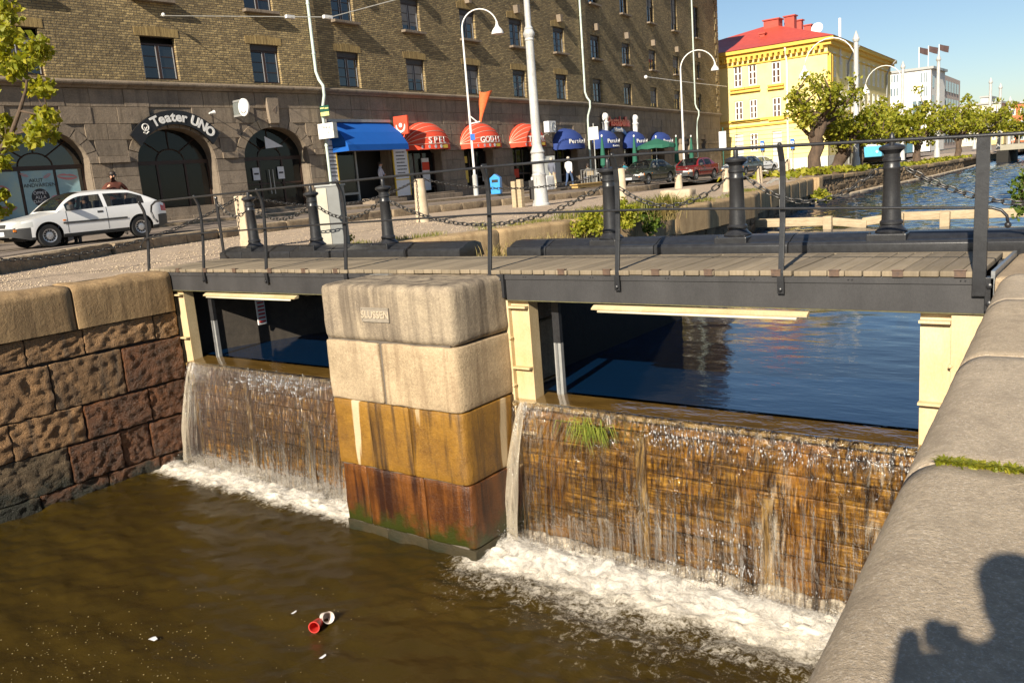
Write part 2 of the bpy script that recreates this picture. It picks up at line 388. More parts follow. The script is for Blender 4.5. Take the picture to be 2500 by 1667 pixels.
M['window_wood'] = pm('window_wood', (.045, .022, .014), (.03, .015, .010), 8, .5)
M['window_white'] = pm('window_white', (.78, .76, .72), (.70, .68, .63), 8, .5)
M['shade_box'] = pm('shade_box', (.055, .045, .042), (.04, .033, .03), 8, .6)
M['curtain'] = pm('curtain', (.30, .29, .27), (.2, .19, .18), 6, .9, stretch=(8, 1, 1))
M['lead'] = pm('lead', (.12, .115, .10), (.08, .075, .065), 8, .6)

def fabric(name, c, c2, fold=.25):
    m, nt, b = nodes_of(name); b.inputs['Roughness'].default_value = .8; b.inputs['Specular IOR Level'].default_value = .25
    v = coord(nt); f = noise(nt, v, 3, 5)
    nt.links.new(mix(nt, f, c, c2), b.inputs['Base Color']); bump(nt, b, f, fold, .03)
    return m
M['awning_red'] = fabric('awning_red', (.72, .085, .04), (.60, .06, .03))
M['awning_blue'] = fabric('awning_blue', (.01, .105, .42), (.008, .085, .35))
M['awning_navy'] = fabric('awning_navy', (.032, .06, .22), (.025, .048, .18))
M['parasol_green'] = fabric('parasol_green', (.03, .13, .085), (.02, .10, .065))
M['piping'] = pm('piping', (.75, .55, .42), (.7, .5, .38), 5, .7)

def foliage(name, c1, c2, c3, trans=.35):
    m, nt, b = nodes_of(name)
    g = nt.nodes.new('ShaderNodeNewGeometry')
    c = ramp(nt, g.outputs['Random Per Island'], [(0, c1), (.55, c2), (1, c3)]).outputs[0]
    nt.links.new(c, b.inputs['Base Color']); b.inputs['Roughness'].default_value = .55; b.inputs['Specular IOR Level'].default_value = .35
    t = nt.nodes.new('ShaderNodeBsdfTranslucent'); nt.links.new(mix(nt, 1.0, c, (1.6, 1.5, .6), 'MULTIPLY'), t.inputs[0])
    ms = nt.nodes.new('ShaderNodeMixShader'); ms.inputs[0].default_value = trans
    nt.links.new(b.outputs[0], ms.inputs[1]); nt.links.new(t.outputs[0], ms.inputs[2]); nt.links.new(ms.outputs[0], nt.nodes['Material Output'].inputs[0])
    return m
M['leaf_lime'] = foliage('leaf_lime', (.16, .19, .014), (.28, .29, .022), (.42, .38, .045), .42)
M['leaf_green'] = foliage('leaf_green', (.05, .09, .012), (.10, .15, .02), (.18, .22, .035))
M['grass'] = foliage('grass', (.10, .12, .02), (.17, .18, .03), (.36, .30, .10), .3)
M['straw'] = foliage('straw', (.30, .22, .08), (.42, .33, .14), (.22, .18, .06), .3)
M['weed_wet'] = foliage('weed_wet', (.10, .14, .015), (.20, .23, .03), (.30, .32, .06), .3)

# ------------------------------------------------------------------ water
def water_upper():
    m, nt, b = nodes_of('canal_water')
    b.inputs['Base Color'].default_value = (.002, .014, .042, 1); b.inputs['Roughness'].default_value = .05  # blue base stands in for reflected sky; the water itself is brownish
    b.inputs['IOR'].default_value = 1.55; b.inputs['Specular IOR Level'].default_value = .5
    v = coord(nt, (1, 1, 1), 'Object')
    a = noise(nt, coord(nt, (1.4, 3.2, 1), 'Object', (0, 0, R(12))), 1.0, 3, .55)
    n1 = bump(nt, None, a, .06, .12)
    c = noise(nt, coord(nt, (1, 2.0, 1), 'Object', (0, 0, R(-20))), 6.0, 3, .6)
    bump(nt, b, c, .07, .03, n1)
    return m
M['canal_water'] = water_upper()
def water_lower():
    """peat-brown water, and foam where the attribute says the falls churn it"""
    m, nt, b = nodes_of('basin_water')
    v = coord(nt)
    murk = ramp(nt, noise(nt, v, .9, 4), [(.3, (.030, .019, .0028)), (.7, (.044, .028, .0042))]).outputs[0]
    at = nt.nodes.new('ShaderNodeAttribute'); at.attribute_name = 'foam'
    fn = noise(nt, v, 11, 6, .72, .8)
    fn2 = noise(nt, v, 42, 4, .7)
    a1 = N(nt, 'ShaderNodeMath', operation='MULTIPLY_ADD'); a1.inputs[1].default_value = .9; nt.links.new(fn, a1.inputs[0]); nt.links.new(at.outputs['Fac'], a1.inputs[2])
    a2 = N(nt, 'ShaderNodeMath', operation='MULTIPLY_ADD'); a2.inputs[1].default_value = .42; nt.links.new(fn2, a2.inputs[0]); nt.links.new(a1.outputs[0], a2.inputs[2])
    fac = ramp(nt, a2.outputs[0], [(.98, (0,)*3), (1.30, (1,)*3)])
    mr = N(nt, 'ShaderNodeMapRange', i_From_Min=1.0, i_From_Max=1.38); nt.links.new(a2.outputs[0], mr.inputs[0])
    nt.links.remove(fac.inputs[0].links[0]); fac.color_ramp.elements[0].position = 0; fac.color_ramp.elements[1].position = 1; nt.links.new(mr.outputs[0], fac.inputs[0])
    nt.links.new(mix(nt, fac.outputs[0], murk, (.70, .64, .54)), b.inputs['Base Color'])
    rr = N(nt, 'ShaderNodeMapRange', i_To_Min=.06, i_To_Max=.75); nt.links.new(fac.outputs[0], rr.inputs[0]); nt.links.new(rr.outputs[0], b.inputs['Roughness'])
    b.inputs['IOR'].default_value = 1.33
    n1 = bump(nt, None, noise(nt, coord(nt, (1, 2.0, 1), 'Object', (0, 0, R(25))), 6, 4, .6), .25, .05)
    bump(nt, b, a2.outputs[0], .25, .03, n1)
    return m
M['basin_water'] = water_lower()
def fall_mat():
    """a thin sheet of falling water: clear, rippled lengthwise, with torn white threads"""
    m, nt, b = nodes_of('falling_water')
    v = coord(nt, (22, 22, .6)); f = noise(nt, v, 1.0, 5, .65, .25)
    v2 = coord(nt, (8, 8, 2.6)); g = noise(nt, v2, 1.0, 4, .6, .4)
    v3 = coord(nt, (55, 55, 2.2)); h = noise(nt, v3, 1.0, 3, .6)
    at = nt.nodes.new('ShaderNodeAttribute'); at.attribute_name = 'foam'
    s1 = N(nt, 'ShaderNodeMath', operation='MULTIPLY'); nt.links.new(f, s1.inputs[0]); nt.links.new(g, s1.inputs[1])
    s2 = N(nt, 'ShaderNodeMath', operation='MULTIPLY_ADD'); s2.inputs[1].default_value = .55; nt.links.new(at.outputs['Fac'], s2.inputs[0]); nt.links.new(s1.outputs[0], s2.inputs[2])
    fac = N(nt, 'ShaderNodeMapRange', i_From_Min=.29, i_From_Max=.47, i_To_Min=.0, i_To_Max=.30); nt.links.new(s2.outputs[0], fac.inputs[0])
    nt.nodes.remove(b)
    tr = nt.nodes.new('ShaderNodeBsdfTransparent'); tr.inputs[0].default_value = (.93, .90, .84, 1)
    gl = nt.nodes.new('ShaderNodeBsdfGlossy'); gl.inputs['Roughness'].default_value = .13; gl.inputs[0].default_value = (1, 1, 1, 1)
    n1 = bump(nt, None, f, .9, .025); n2 = bump(nt, None, g, .8, .07, n1); n3 = bump(nt, None, h, .5, .01, n2)
    nt.links.new(n3, gl.inputs['Normal'])
    fr = nt.nodes.new('ShaderNodeFresnel'); fr.inputs[0].default_value = 1.33; nt.links.new(n3, fr.inputs['Normal'])
    dk = ramp(nt, noise(nt, coord(nt, (24, 24, .45)), 1.0, 5, .7), [(.38, (.20, .16, .12)), (.53, (1, .98, .94))]); nt.links.new(dk.outputs[0], tr.inputs[0])
    fm = N(nt, 'ShaderNodeMath', operation='MULTIPLY_ADD', use_clamp=True); fm.inputs[1].default_value = 1.5; fm.inputs[2].default_value = .015; nt.links.new(fr.outputs[0], fm.inputs[0])
    a = nt.nodes.new('ShaderNodeMixShader'); nt.links.new(fm.outputs[0], a.inputs[0]); nt.links.new(tr.outputs[0], a.inputs[1]); nt.links.new(gl.outputs[0], a.inputs[2])
    df = nt.nodes.new('ShaderNodeBsdfDiffuse'); df.inputs[0].default_value = (.78, .68, .52, 1)
    c = nt.nodes.new('ShaderNodeMixShader'); nt.links.new(fac.outputs[0], c.inputs[0]); nt.links.new(a.outputs[0], c.inputs[1]); nt.links.new(df.outputs[0], c.inputs[2])
    nt.links.new(c.outputs[0], nt.nodes['Material Output'].inputs[0])
    return m
M['falling_water'] = fall_mat()
def film_mat():
    m, nt, b = nodes_of('film_water'); nt.nodes.remove(b)
    tr = nt.nodes.new('ShaderNodeBsdfTransparent'); tr.inputs[0].default_value = (.90, .86, .78, 1); gl = nt.nodes.new('ShaderNodeBsdfGlossy'); gl.inputs['Roughness'].default_value = .04
    n1 = bump(nt, None, noise(nt, coord(nt, (2, 5, 1)), 1.5, 3), .12, .05); nt.links.new(n1, gl.inputs['Normal']); fr = nt.nodes.new('ShaderNodeFresnel'); fr.inputs[0].default_value = 1.33; nt.links.new(n1, fr.inputs['Normal'])
    a = nt.nodes.new('ShaderNodeMixShader'); fm = N(nt, 'ShaderNodeMath', operation='MULTIPLY'); fm.inputs[1].default_value = .55; nt.links.new(fr.outputs[0], fm.inputs[0]); nt.links.new(fm.outputs[0], a.inputs[0]); nt.links.new(tr.outputs[0], a.inputs[1]); nt.links.new(gl.outputs[0], a.inputs[2]); nt.links.new(a.outputs[0], nt.nodes['Material Output'].inputs[0]); return m
M['film_water'] = film_mat()
def foam_mat():
    m, nt, b = nodes_of('foam'); b.inputs['Base Color'].default_value = (.80, .75, .66, 1); b.inputs['Roughness'].default_value = .6
    b.inputs['Subsurface Weight'].default_value = 0
    return m
M['foam'] = foam_mat()
def droplet_mat():
    m, nt, b = nodes_of('droplet'); b.inputs['Base Color'].default_value = (.75, .74, .72, 1); b.inputs['Roughness'].default_value = .05; b.inputs['IOR'].default_value = 1.33
    b.inputs['Transmission Weight'].default_value = .6
    return m
M['droplet'] = droplet_mat()
def froth_mat():
    """torn froth: white where bubbles are dense, clear between"""
    m, nt, b = nodes_of('froth'); b.inputs['Base Color'].default_value = (.80, .75, .67, 1); b.inputs['Roughness'].default_value = .7
    at = nt.nodes.new('ShaderNodeAttribute'); at.attribute_name = 'foam'; v = coord(nt)
    a = noise(nt, v, 9, 6, .7, 1.0); c = noise(nt, v, 38, 4, .7)
    s1 = N(nt, 'ShaderNodeMath', operation='MULTIPLY_ADD'); s1.inputs[1].default_value = .35; nt.links.new(c, s1.inputs[0]); nt.links.new(a, s1.inputs[2])
    s2 = N(nt, 'ShaderNodeMath', operation='ADD'); nt.links.new(s1.outputs[0], s2.inputs[0]); nt.links.new(at.outputs['Fac'], s2.inputs[1])
    mr = N(nt, 'ShaderNodeMapRange', i_From_Min=1.10, i_From_Max=1.5, i_To_Min=0.0, i_To_Max=.78); nt.links.new(s2.outputs[0], mr.inputs[0])
    tr = nt.nodes.new('ShaderNodeBsdfTransparent'); ms = nt.nodes.new('ShaderNodeMixShader'); nt.links.new(mr.outputs[0], ms.inputs[0]); nt.links.new(tr.outputs[0], ms.inputs[1]); nt.links.new(b.outputs[0], ms.inputs[2])
    nt.links.new(ms.outputs[0], nt.nodes['Material Output'].inputs[0]); bump(nt, b, s1.outputs[0], .8, .05); return m
M['froth'] = froth_mat()
def bead_mat():
    m, nt, b = nodes_of('bead'); nt.nodes.remove(b); tr = nt.nodes.new('ShaderNodeBsdfTransparent'); gl = nt.nodes.new('ShaderNodeBsdfGlossy'); gl.inputs['Roughness'].default_value = .42
    ms = nt.nodes.new('ShaderNodeMixShader'); ms.inputs[0].default_value = .5; nt.links.new(tr.outputs[0], ms.inputs[1]); nt.links.new(gl.outputs[0], ms.inputs[2]); nt.links.new(ms.outputs[0], nt.nodes['Material Output'].inputs[0]); return m
M['bead'] = bead_mat()
def gate_wood():
    m, nt, b = nodes_of('gate_wood'); b.inputs['Roughness'].default_value = .22
    v = rcoord(nt, (1.5, 3, 14)); f = noise(nt, v, 2.0, 6, .7)
    sv = coord(nt, (10, 10, .8)); s = noise(nt, sv, 1.0, 4, .6)
    c = ramp(nt, f, [(.30, (.020, .010, .002)), (.5, (.18, .085, .011)), (.72, (.56, .31, .05))]).outputs[0]
    c = mix(nt, ramp(nt, s, [(.48, (0,)*3), (.7, (.6,)*3)]).outputs[0], c, (.05, .032, .012))
    big = noise(nt, coord(nt), 1.3, 3)
    c = mix(nt, ramp(nt, big, [(.5, (0,)*3), (.68, (.6,)*3)]).outputs[0], c, (.33, .14, .018))
    oi = nt.nodes.new('ShaderNodeObjectInfo')
    c = mix(nt, 1.0, c, ramp(nt, oi.outputs['Random'], [(0, (.60, .60, .60)), (1, (1.2, 1.2, 1.15))]).outputs[0], 'MULTIPLY')
    nt.links.new(c, b.inputs['Base Color']); bump(nt, b, f, .5, .01)
    return m
M['gate_wood'] = gate_wood()
M['sill_wet'] = pm('sill_wet', (.30, .19, .055), (.13, .08, .02), 3, .35, .25, 9, dist=.02, stretch=(.6, 2, 1))
# ------------------------------------------------------------------ levels
Z_UP, Z_LO = -1.58, -3.40
def struct(o): o['kind'] = 'structure'; return o
def lerp_poly(P, y):
    for a, b in zip(P, P[1:]):
        if y <= b[1]: t = (y-a[1])/(b[1]-a[1]); return a[0]+(b[0]-a[0])*t
    return P[-1][0]
QUAY = [(-13.5, 8.0), (-12.35, 10.75), (-11.4, 14.7), (-10.7, 18.3), (-10.5, 23.0), (-10.7, 26.5), (-12.0, 33.1), (-12.9, 38.7), (-14.0, 45.4), (-14.3, 50), (-14.3, 61), (-13.8, 76), (-13.9, 91), (-14.5, 112), (-16, 140)]
ZQ = [(0, -.02), (14, -.02), (18, -.03), (23, -.11), (26.5, -.16), (33, -.20), (45, -.23), (50, -.30), (60, -.45), (72, -.60), (90, -.68), (140, -.7)]
KERB = [(-13.9, 1.0), (-15.4, 4.5), (-16.8, 6.9), (-18.4, 9.4), (-19.7, 13.0), (-20.6, 20.0), (-20.7, 26.0), (-20.6, 36.0), (-20.8, 48.0), (-21.5, 64), (-23, 108), (-24, 140)]
def zq(y):                                                           # top of the quay
    for a, b in zip(ZQ, ZQ[1:]):
        if y <= b[0]: return a[1]+(b[1]-a[1])*max(0, y-a[0])/(b[0]-a[0])
    return -.7
def zr(y):                                                           # crown of the street: falls away up the canal
    if y < 18: return .33
    if y < 50: return .33-.38*(y-18)/32
    return -.05-.35*min(1, (y-50)/32)
def strip(name, mat, A, B, za, zb, ys, parent=None, n=6, wob=0):
    mb = MB(); vs = []; fs = []
    for i, y in enumerate(ys):
        xa, xb = A(y), B(y)
        for k in range(n+1):
            t = k/n; vs.append((xa+(xb-xa)*t, y, za(y)+(zb(y)-za(y))*t + (wob*mnoise.noise(Vector((xa+(xb-xa)*t, y, 0))*.8) if 0 < k < n else 0)))
    for i in range(len(ys)-1):
        for k in range(n): a = i*(n+1)+k; fs.append((a, a+1, a+n+2, a+n+1))
    mb.add(vs, fs); return struct(mb.build(name, mat, parent, smooth=True))
YS = [8.0+.5*i for i in range(80)]+[48+2*i for i in range(47)]
YS2 = [-40, -20, -10, -5]+[.5*i for i in range(2, 96)]+[48+2*i for i in range(47)]
# everything far below and around
g = MB(); g.box(-3000, 3000, -3000, 3000, -9, -8); struct(g.build('ground', M['earth']))
qx = lambda y: lerp_poly(QUAY, y) if y >= 8 else -13.5
kx = lambda y: lerp_poly(KERB, y) if y >= 1 else -13.9+(y-1)*.3-0.05
strip('gravel_quay', M['gravel'], kx, lambda y: qx(y)-.55, lambda y: zr(y)-.24, lambda y: zq(y)-.012, YS2, n=10, wob=.03)
FSEG = [Vector((-29.9, 4, 0)), Vector((-28.65, 25, 0)), Vector((-29.8, 48.5, 0)), Vector((-33.8, 80.1, 0))]
def fx(y):
    P = [(-29.9-.0595*44, -40)]+[(p.x, p.y) for p in FSEG]+[(-37, 140)]
    return lerp_poly(P, y)
strip('street', M['asphalt'], lambda y: fx(y)+2.6, lambda y: kx(y)-.34, lambda y: zr(y)+.02, lambda y: zr(y), YS2, n=8)
strip('pavement', M['pavement'], lambda y: fx(y)-.6, lambda y: fx(y)+2.6, lambda y: zr(y)+.17, lambda y: zr(y)+.13, YS2, n=3)
mb = MB()   # street side of the pavement: a low kerb face
for y0, y1 in zip(YS2, YS2[1:]): mb.quad((fx(y0)+2.6, y0, zr(y0)), (fx(y1)+2.6, y1, zr(y1)), (fx(y1)+2.6, y1, zr(y1)+.13), (fx(y0)+2.6, y0, zr(y0)+.13))
struct(mb.build('pavement_edge', M['kerb_stone']))
w = MB(); w.quad((-400, 80.2, -.75), (-14.6, 80.2, -.75), (-16, 900, -.75), (-400, 900, -.75)); struct(w.build('far_bank', M['pavement']))
# tram rails let into the street, and the pale band beside the kerb
for k, (off, wd, mt, nm) in enumerate(((.02, .3, 'pale_stone', 'stone_band'), (.75, .13, 'rail_steel', 'tram_rail'), (2.2, .13, 'rail_steel', 'tram_rail'), (3.6, .13, 'rail_steel', 'tram_rail'), (5.0, .13, 'rail_steel', 'tram_rail'))):
    strip(nm, M[mt], lambda y, o=off, w_=wd: kx(y)-.34-o-w_, lambda y, o=off: kx(y)-.34-o, lambda y: zr(y)+.009, lambda y: zr(y)+.009, YS2[3:-30], n=1)
# east bank
EAST = [(-.97, 8.05), (-.8, 12), (-.5, 25), (0, 60), (2, 140)]
ex = lambda y: lerp_poly(EAST, y) if y >= 8.05 else -.97+(8.05-y)*.0617
strip('east_bank', M['gravel'], lambda y: ex(y)+1.25, lambda y: 90, lambda y: -.02, lambda y: -.02, [-40, -10, -3, 0, 2, 4, 6, 8.05, 12, 25, 60, 140], n=4)
# canal water above the lock
def wave_field(X_, Y_, seed, lens, slope, dirn, spread):
    rs = np.random.RandomState(seed); h = np.zeros_like(X_); n = 30
    for k in range(n):
        lam = lens[0]*(lens[1]/lens[0])**rs.rand(); a = dirn+spread*rs.normal(); kx_, ky_ = 2*math.pi/lam*math.cos(a), 2*math.pi/lam*math.sin(a)
        h += slope*lam/(2*math.pi)*math.sqrt(2/n)*np.sin(kx_*X_+ky_*Y_+6.28*rs.rand()+.8*np.sin(.35*X_*rs.rand()+.3*Y_*rs.rand()))
    return h
def grid_mesh(name, mat, X_, Y_, Z_):
    ny_, nx_ = X_.shape; me = bpy.data.meshes.new(name); co = np.stack([X_, Y_, Z_], -1).reshape(-1, 3)
    i = np.arange(nx_-1); j = np.arange(ny_-1); a = (j[:, None]*nx_+i[None]).reshape(-1); q = np.stack([a, a+1, a+nx_+1, a+nx_], 1)
    me.vertices.add(len(co)); me.vertices.foreach_set('co', co.ravel()); me.loops.add(q.size); me.loops.foreach_set('vertex_index', q.ravel()); me.polygons.add(len(q)); me.polygons.foreach_set('loop_start', np.arange(len(q))*4); me.polygons.foreach_set('use_smooth', np.ones(len(q), bool)); me.materials.append(mat); me.update(calc_edges=True)
    return put(bpy.data.objects.new(name, me))
ys_ = [8.42]
while ys_[-1] < 130: ys_.append(ys_[-1]+.05+.0028*(ys_[-1]-8.42))
ys_ += [160, 250, 400, 900]; xs_ = np.linspace(-17, 3, 230); XX, YY = np.meshgrid(xs_, np.array(ys_)); calm = np.clip((YY-8.6)/45.0, .04, 1.0)*np.clip((200-YY)/60, 0, 1)
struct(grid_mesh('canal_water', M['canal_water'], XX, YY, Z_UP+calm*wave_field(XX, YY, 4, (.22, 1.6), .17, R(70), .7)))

# loose chippings on the gravel
def chips(r):
    while True:
        y = r.uniform(4.5, 20); a_, b_ = kx(y), qx(y)-.6; x = a_+(b_-a_)*r.random()
        if x < -10: break
    t = (x-a_)/(b_-a_); return (x, y, (zr(y)-.24)*(1-t)+(zq(y)-.012)*t+.004), r.uniform(.006, .022), r.uniform(.4, .8)
CHIPS = chips
# ------------------------------------------------------------------ rounded, rough stones
def stone(sx, sy, sz, r=.03, cut=6, amp=.0, fr=3.0, seed=0, rxy=None, side=0):
    """a dressed or rough block centred on the origin; hold: axis signs whose face stays flat"""
    def ts(h, r):
        e = min(.45, r/h) if r > 0 else 0
        inner = [-1+2*e*.5, ] if r > 0 else []
        base = [-1+e+(2-2*e)*i/cut for i in range(cut+1)]
        return ([-1, -1+e*.35] if r > 0 else [])+base+([1-e*.35, 1] if r > 0 else [])
    H = Vector((sx/2, sy/2, sz/2)); T = [ts(H[0], rxy or r), ts(H[1], rxy or r), ts(H[2], r)]
    key = {}; vs = []; fs = []; off = Vector((seed*7.13, seed*3.7, seed*1.9))
    def vid(t):
        k = tuple(round(x, 5) for x in t)
        if k in key: return key[k]
        p = Vector((t[0]*H.x, t[1]*H.y, t[2]*H.z))
        if rxy:
            rr_ = rxy if not side or p.x*side > 0 else .006
            q = Vector([max(-(h-rr_), min(h-rr_, c)) for c, h in zip(p, H)]); d = Vector((p.x-q.x, p.y-q.y, 0))
            if abs(d.x) > 1e-9 and abs(d.y) > 1e-9: d = d.normalized()*rr_; p = Vector((q.x+d.x, q.y+d.y, p.z))
            zz_ = abs(p.z)-(H.z-r)
            if zz_ > 0 and (d.x or d.y): n2 = Vector((d.x, d.y, 0)).normalized(); p = p-n2*(r-math.sqrt(max(0, r*r-zz_*zz_)))
        elif r > 0:
            q = Vector([max(-(h-r), min(h-r, c)) for c, h in zip(p, H)]); d = p-q
            if d.length > 1e-9:
                # square-ish corners pulled onto a rounded edge
                p = q+d.normalized()*r if max(abs(x) for x in d) > .999*r*.0 and sum(abs(x) > 1e-9 for x in d) > 1 else p
        if amp:
            a = amp*(mnoise.fractal(p*fr+off, 1.0, 2.0, 4)) 
            n = Vector([c/h for c, h in zip(p, H)]); m_ = max(abs(x) for x in n); n = Vector([x if abs(x) > m_*.93 else 0 for x in n]).normalized()
            p = p+n*a
        key[k] = len(vs); vs.append(tuple(p)); return key[k]
    for ax in range(3):
        b, c = (ax+1) % 3, (ax+2) % 3
        for s in (-1, 1):
            for i in range(len(T[b])-1):
                for j in range(len(T[c])-1):
                    q = []
                    for (u, v) in ((T[b][i], T[c][j]), (T[b][i+1], T[c][j]), (T[b][i+1], T[c][j+1]), (T[b][i], T[c][j+1])):
                        t = [0, 0, 0]; t[ax] = s; t[b] = u; t[c] = v; q.append(vid(t))
                    fs.append(tuple(q if s > 0 else q[::-1]))
    mb = MB(); mb.add(vs, fs); return mb
def coping(L, W, H, r, n=8, amp=.008, seed=0, fr=3.0):
    """a coping stone: local x along its length, y inland from the canal face, top at z = 0, only the canal edge rounded"""
    prof = [(0, -H), (0, -H*.66), (0, -H*.4), (0, -r)]+[(r-r*math.cos(a), -r+r*math.sin(a)) for a in np.linspace(R(8), R(90), 10)]
    k = 7; prof += [(r+(W-r)*i/k, 0) for i in range(1, k+1)]+[(W, -H)]
    vs = []; off = Vector((seed*3.1, seed*7.7, seed)); m = len(prof)
    xs_ = [-L/2, -L/2+.008]+[-L/2+.008+(L-.016)*i/n for i in range(1, n)]+[L/2-.008, L/2]
    for i, x in enumerate(xs_):
        e = .006 if i in (0, len(xs_)-1) else 0
        for (y, z) in prof:
            p = Vector((x, y, z)); a = amp*mnoise.fractal(p*fr+off, 1.0, 2.0, 4); vs.append((x, y+(a if z < -.01 and y < r else 0)+(e if y < r else 0), z+(a if y > 0 and z > -H*.9 else 0)-(e if z > -r else 0)))
    fs = [(i*m+j, i*m+j+1, (i+1)*m+j+1, (i+1)*m+j) for i in range(len(xs_)-1) for j in range(m-1)]+[tuple(range(m)), tuple((len(xs_)-1)*m+j for j in range(m-1, -1, -1))]
    mb = MB(); mb.add(vs, fs); return mb
def stone_part(parent, name, x0, x1, y0, y1, z0, z1, mat, r=.03, cut=6, amp=0, fr=3, seed=0, rxy=None, side=0):
    mb = stone(x1-x0, y1-y0, z1-z0, r, cut, amp, fr, seed, rxy, side)
    return mb.build(name, mat, parent, Matrix.Translation(((x0+x1)/2, (y0+y1)/2, (z0+z1)/2)), True, smooth=True, fix=False)

# ------------------------------------------------------------------ the pier between the two gates
PX0, PX1, PYF = -8.47, -6.22, 7.02
pier = thing('lock_pier', 'stained granite pier with a name plate standing between the two waterfalls', 'pier', ((PX0+PX1)/2, 8.5, Z_LO))
stone_part(pier, 'capstone', PX0, PX1, PYF, 9.3, -.765, -.06, M['pier_cap'], .07, 10, .012, 3, 1, .14)
c2 = [(PX0, -7.475), (-7.435, PX1)]
for i, (a, b) in enumerate(c2): stone_part(pier, 'stone', a+.012, b-.004, PYF+.01, 9.3, -1.55, -.775, M['pier_pale'], .022, 9, .010, 3, 2+i, .13 if i else .06, 1 if i else -1)
for i, (a, b) in enumerate([(PX0+.02, -7.785), (-7.775, -7.085), (-7.075, PX1)]): stone_part(pier, 'stone', a, b, PYF+.02, 9.3, -2.44, -1.56, M['pier_ochre'], .018, 9, .010, 3, 5+i, (.04, .006, .12)[i], (-1, 0, 1)[i])
for i, (a, b) in enumerate([(PX0+.03, -7.975), (-7.965, -6.955), (-6.945, PX1+.01)]): stone_part(pier, 'stone', a, b, PYF+.03, 9.3, -3.255, -2.45, M['pier_rust'], .018, 9, .014, 3, 9+i, (.04, .006, .10)[i], (-1, 0, 1)[i])
for i, (a, b) in enumerate([(PX0+.03, -7.7), (-7.69, -7.0), (-6.99, PX1+.01)]): stone_part(pier, 'footing_stone', a, b, PYF+.032, 9.3, -3.9, -3.258, M['pier_weed'], .012, 6, .02, 3, 13+i)
c = MB(); c.box(PX0+.06, PX1-.10, PYF+.045, 9.2, -3.8, -.15); c.build('core', M['mortar'], pier, world=True)
c = MB(); c.box(-8.3, -6.45, 9.32, 13.4, -4.0, -.45); c.build('upstream_wall', M['concrete_shaded'], pier, world=True, bevel=.05)
c = MB(); c.box(-8.25, -6.5, 9.35, 13.3, -.44, -.12); c.build('earth_fill', M['earth'], pier, world=True)
# the cast plate
pc = ony(863*D, 723*D, PYF)
pl = MB(); pl.box(-.235, .235, -.018, .02, -.088, .088); pl.box(-.235, .235, -.026, -.019, .074, .088); pl.box(-.235, .235, -.026, -.019, -.088, -.074); pl.box(-.235, -.222, -.026, -.019, -.0735, .0735); pl.box(.222, .235, -.026, -.019, -.0735, .0735)
plate = pl.build('name_plate', pm('plate_metal', (.33, .28, .22), (.22, .19, .15), 12, .55, .3, 40), pier, Matrix.Translation((pc.x, PYF+.005, pc.z)), True)
part('lettering', text_mesh('SLUSSEN', .125, .006, pm('plate_letters', (.50, .41, .29), (.40, .33, .24), 20, .6), .002), plate, Matrix.Translation((0, -.022, -.002)) @ TXM)

# ------------------------------------------------------------------ lock wall on the street side
lw = thing('lock_wall', 'rough granite lock wall with rounded coping, wet and rusty near the falls', 'wall', (-13.6, 4, Z_LO))
XF = -13.5
for i, (a, b) in enumerate([(0.2, 2.6), (2.62, 4.4), (4.42, 6.29), (6.31, 8.02)]): coping(b-a-.012, .95, .70, .13, 12, .022, 20+i, 2.2).build('coping_stone', M['wall_coping'], lw, Matrix.Translation((XF+.03, (a+b)/2, -.03)) @ Matrix.Rotation(R(90), 4, 'Z'), True, smooth=60)
courses = [(-1.165, -.75, [0.2, 1.6, 3.0, 4.3, 5.48, 6.38, 7.60, 8.05]), (-1.94, -1.18, [.2, 1.5, 2.9, 4.4, 5.78, 6.95, 8.05]), (-2.53, -1.955, [.2, 1.2, 2.4, 3.8, 5.05, 6.18, 7.3, 8.05]), (-3.18, -2.545, [.2, 1.7, 3.1, 4.5, 5.84, 6.70, 7.22, 8.05]), (-3.85, -3.195, [.2, 1.3, 2.9, 4.2, 5.3, 6.4, 7.3, 8.05])]
sd = 30
for ci, (z0, z1, ys) in enumerate(courses):
    for a, b in zip(ys, ys[1:]):
        sd += 1; rnd = random.Random(sd); mid = (a+b)/2
        wet = mid > (7.9, 6.9, 6.5, 5.7, 4.9)[ci]
        mt = 'wall_wet' if wet else ('wall_weed' if ci >= 3 else 'wall_stone')
        stone_part(lw, 'stone', XF-.6, XF-rnd.uniform(0, .035), a+.009, b-.009, z0+.006+rnd.uniform(-.01, .015), z1-.006+rnd.uniform(-.012, .012), M[mt], .014, 24 if mid > 4 else 6, .022, 8.5, sd)
c = MB(); c.box(XF-1.5, XF-.06, .2, 8.05, -4, -.08); c.build('backing', M['joint_dark'], lw, world=True)
# upstream of the lock the wall runs on behind the gate
c = MB(); c.box(-15, -13.52, 8.06, 9.6, -4, -.1); c.build('gate_recess', M['concrete_shaded'], lw, world=True)

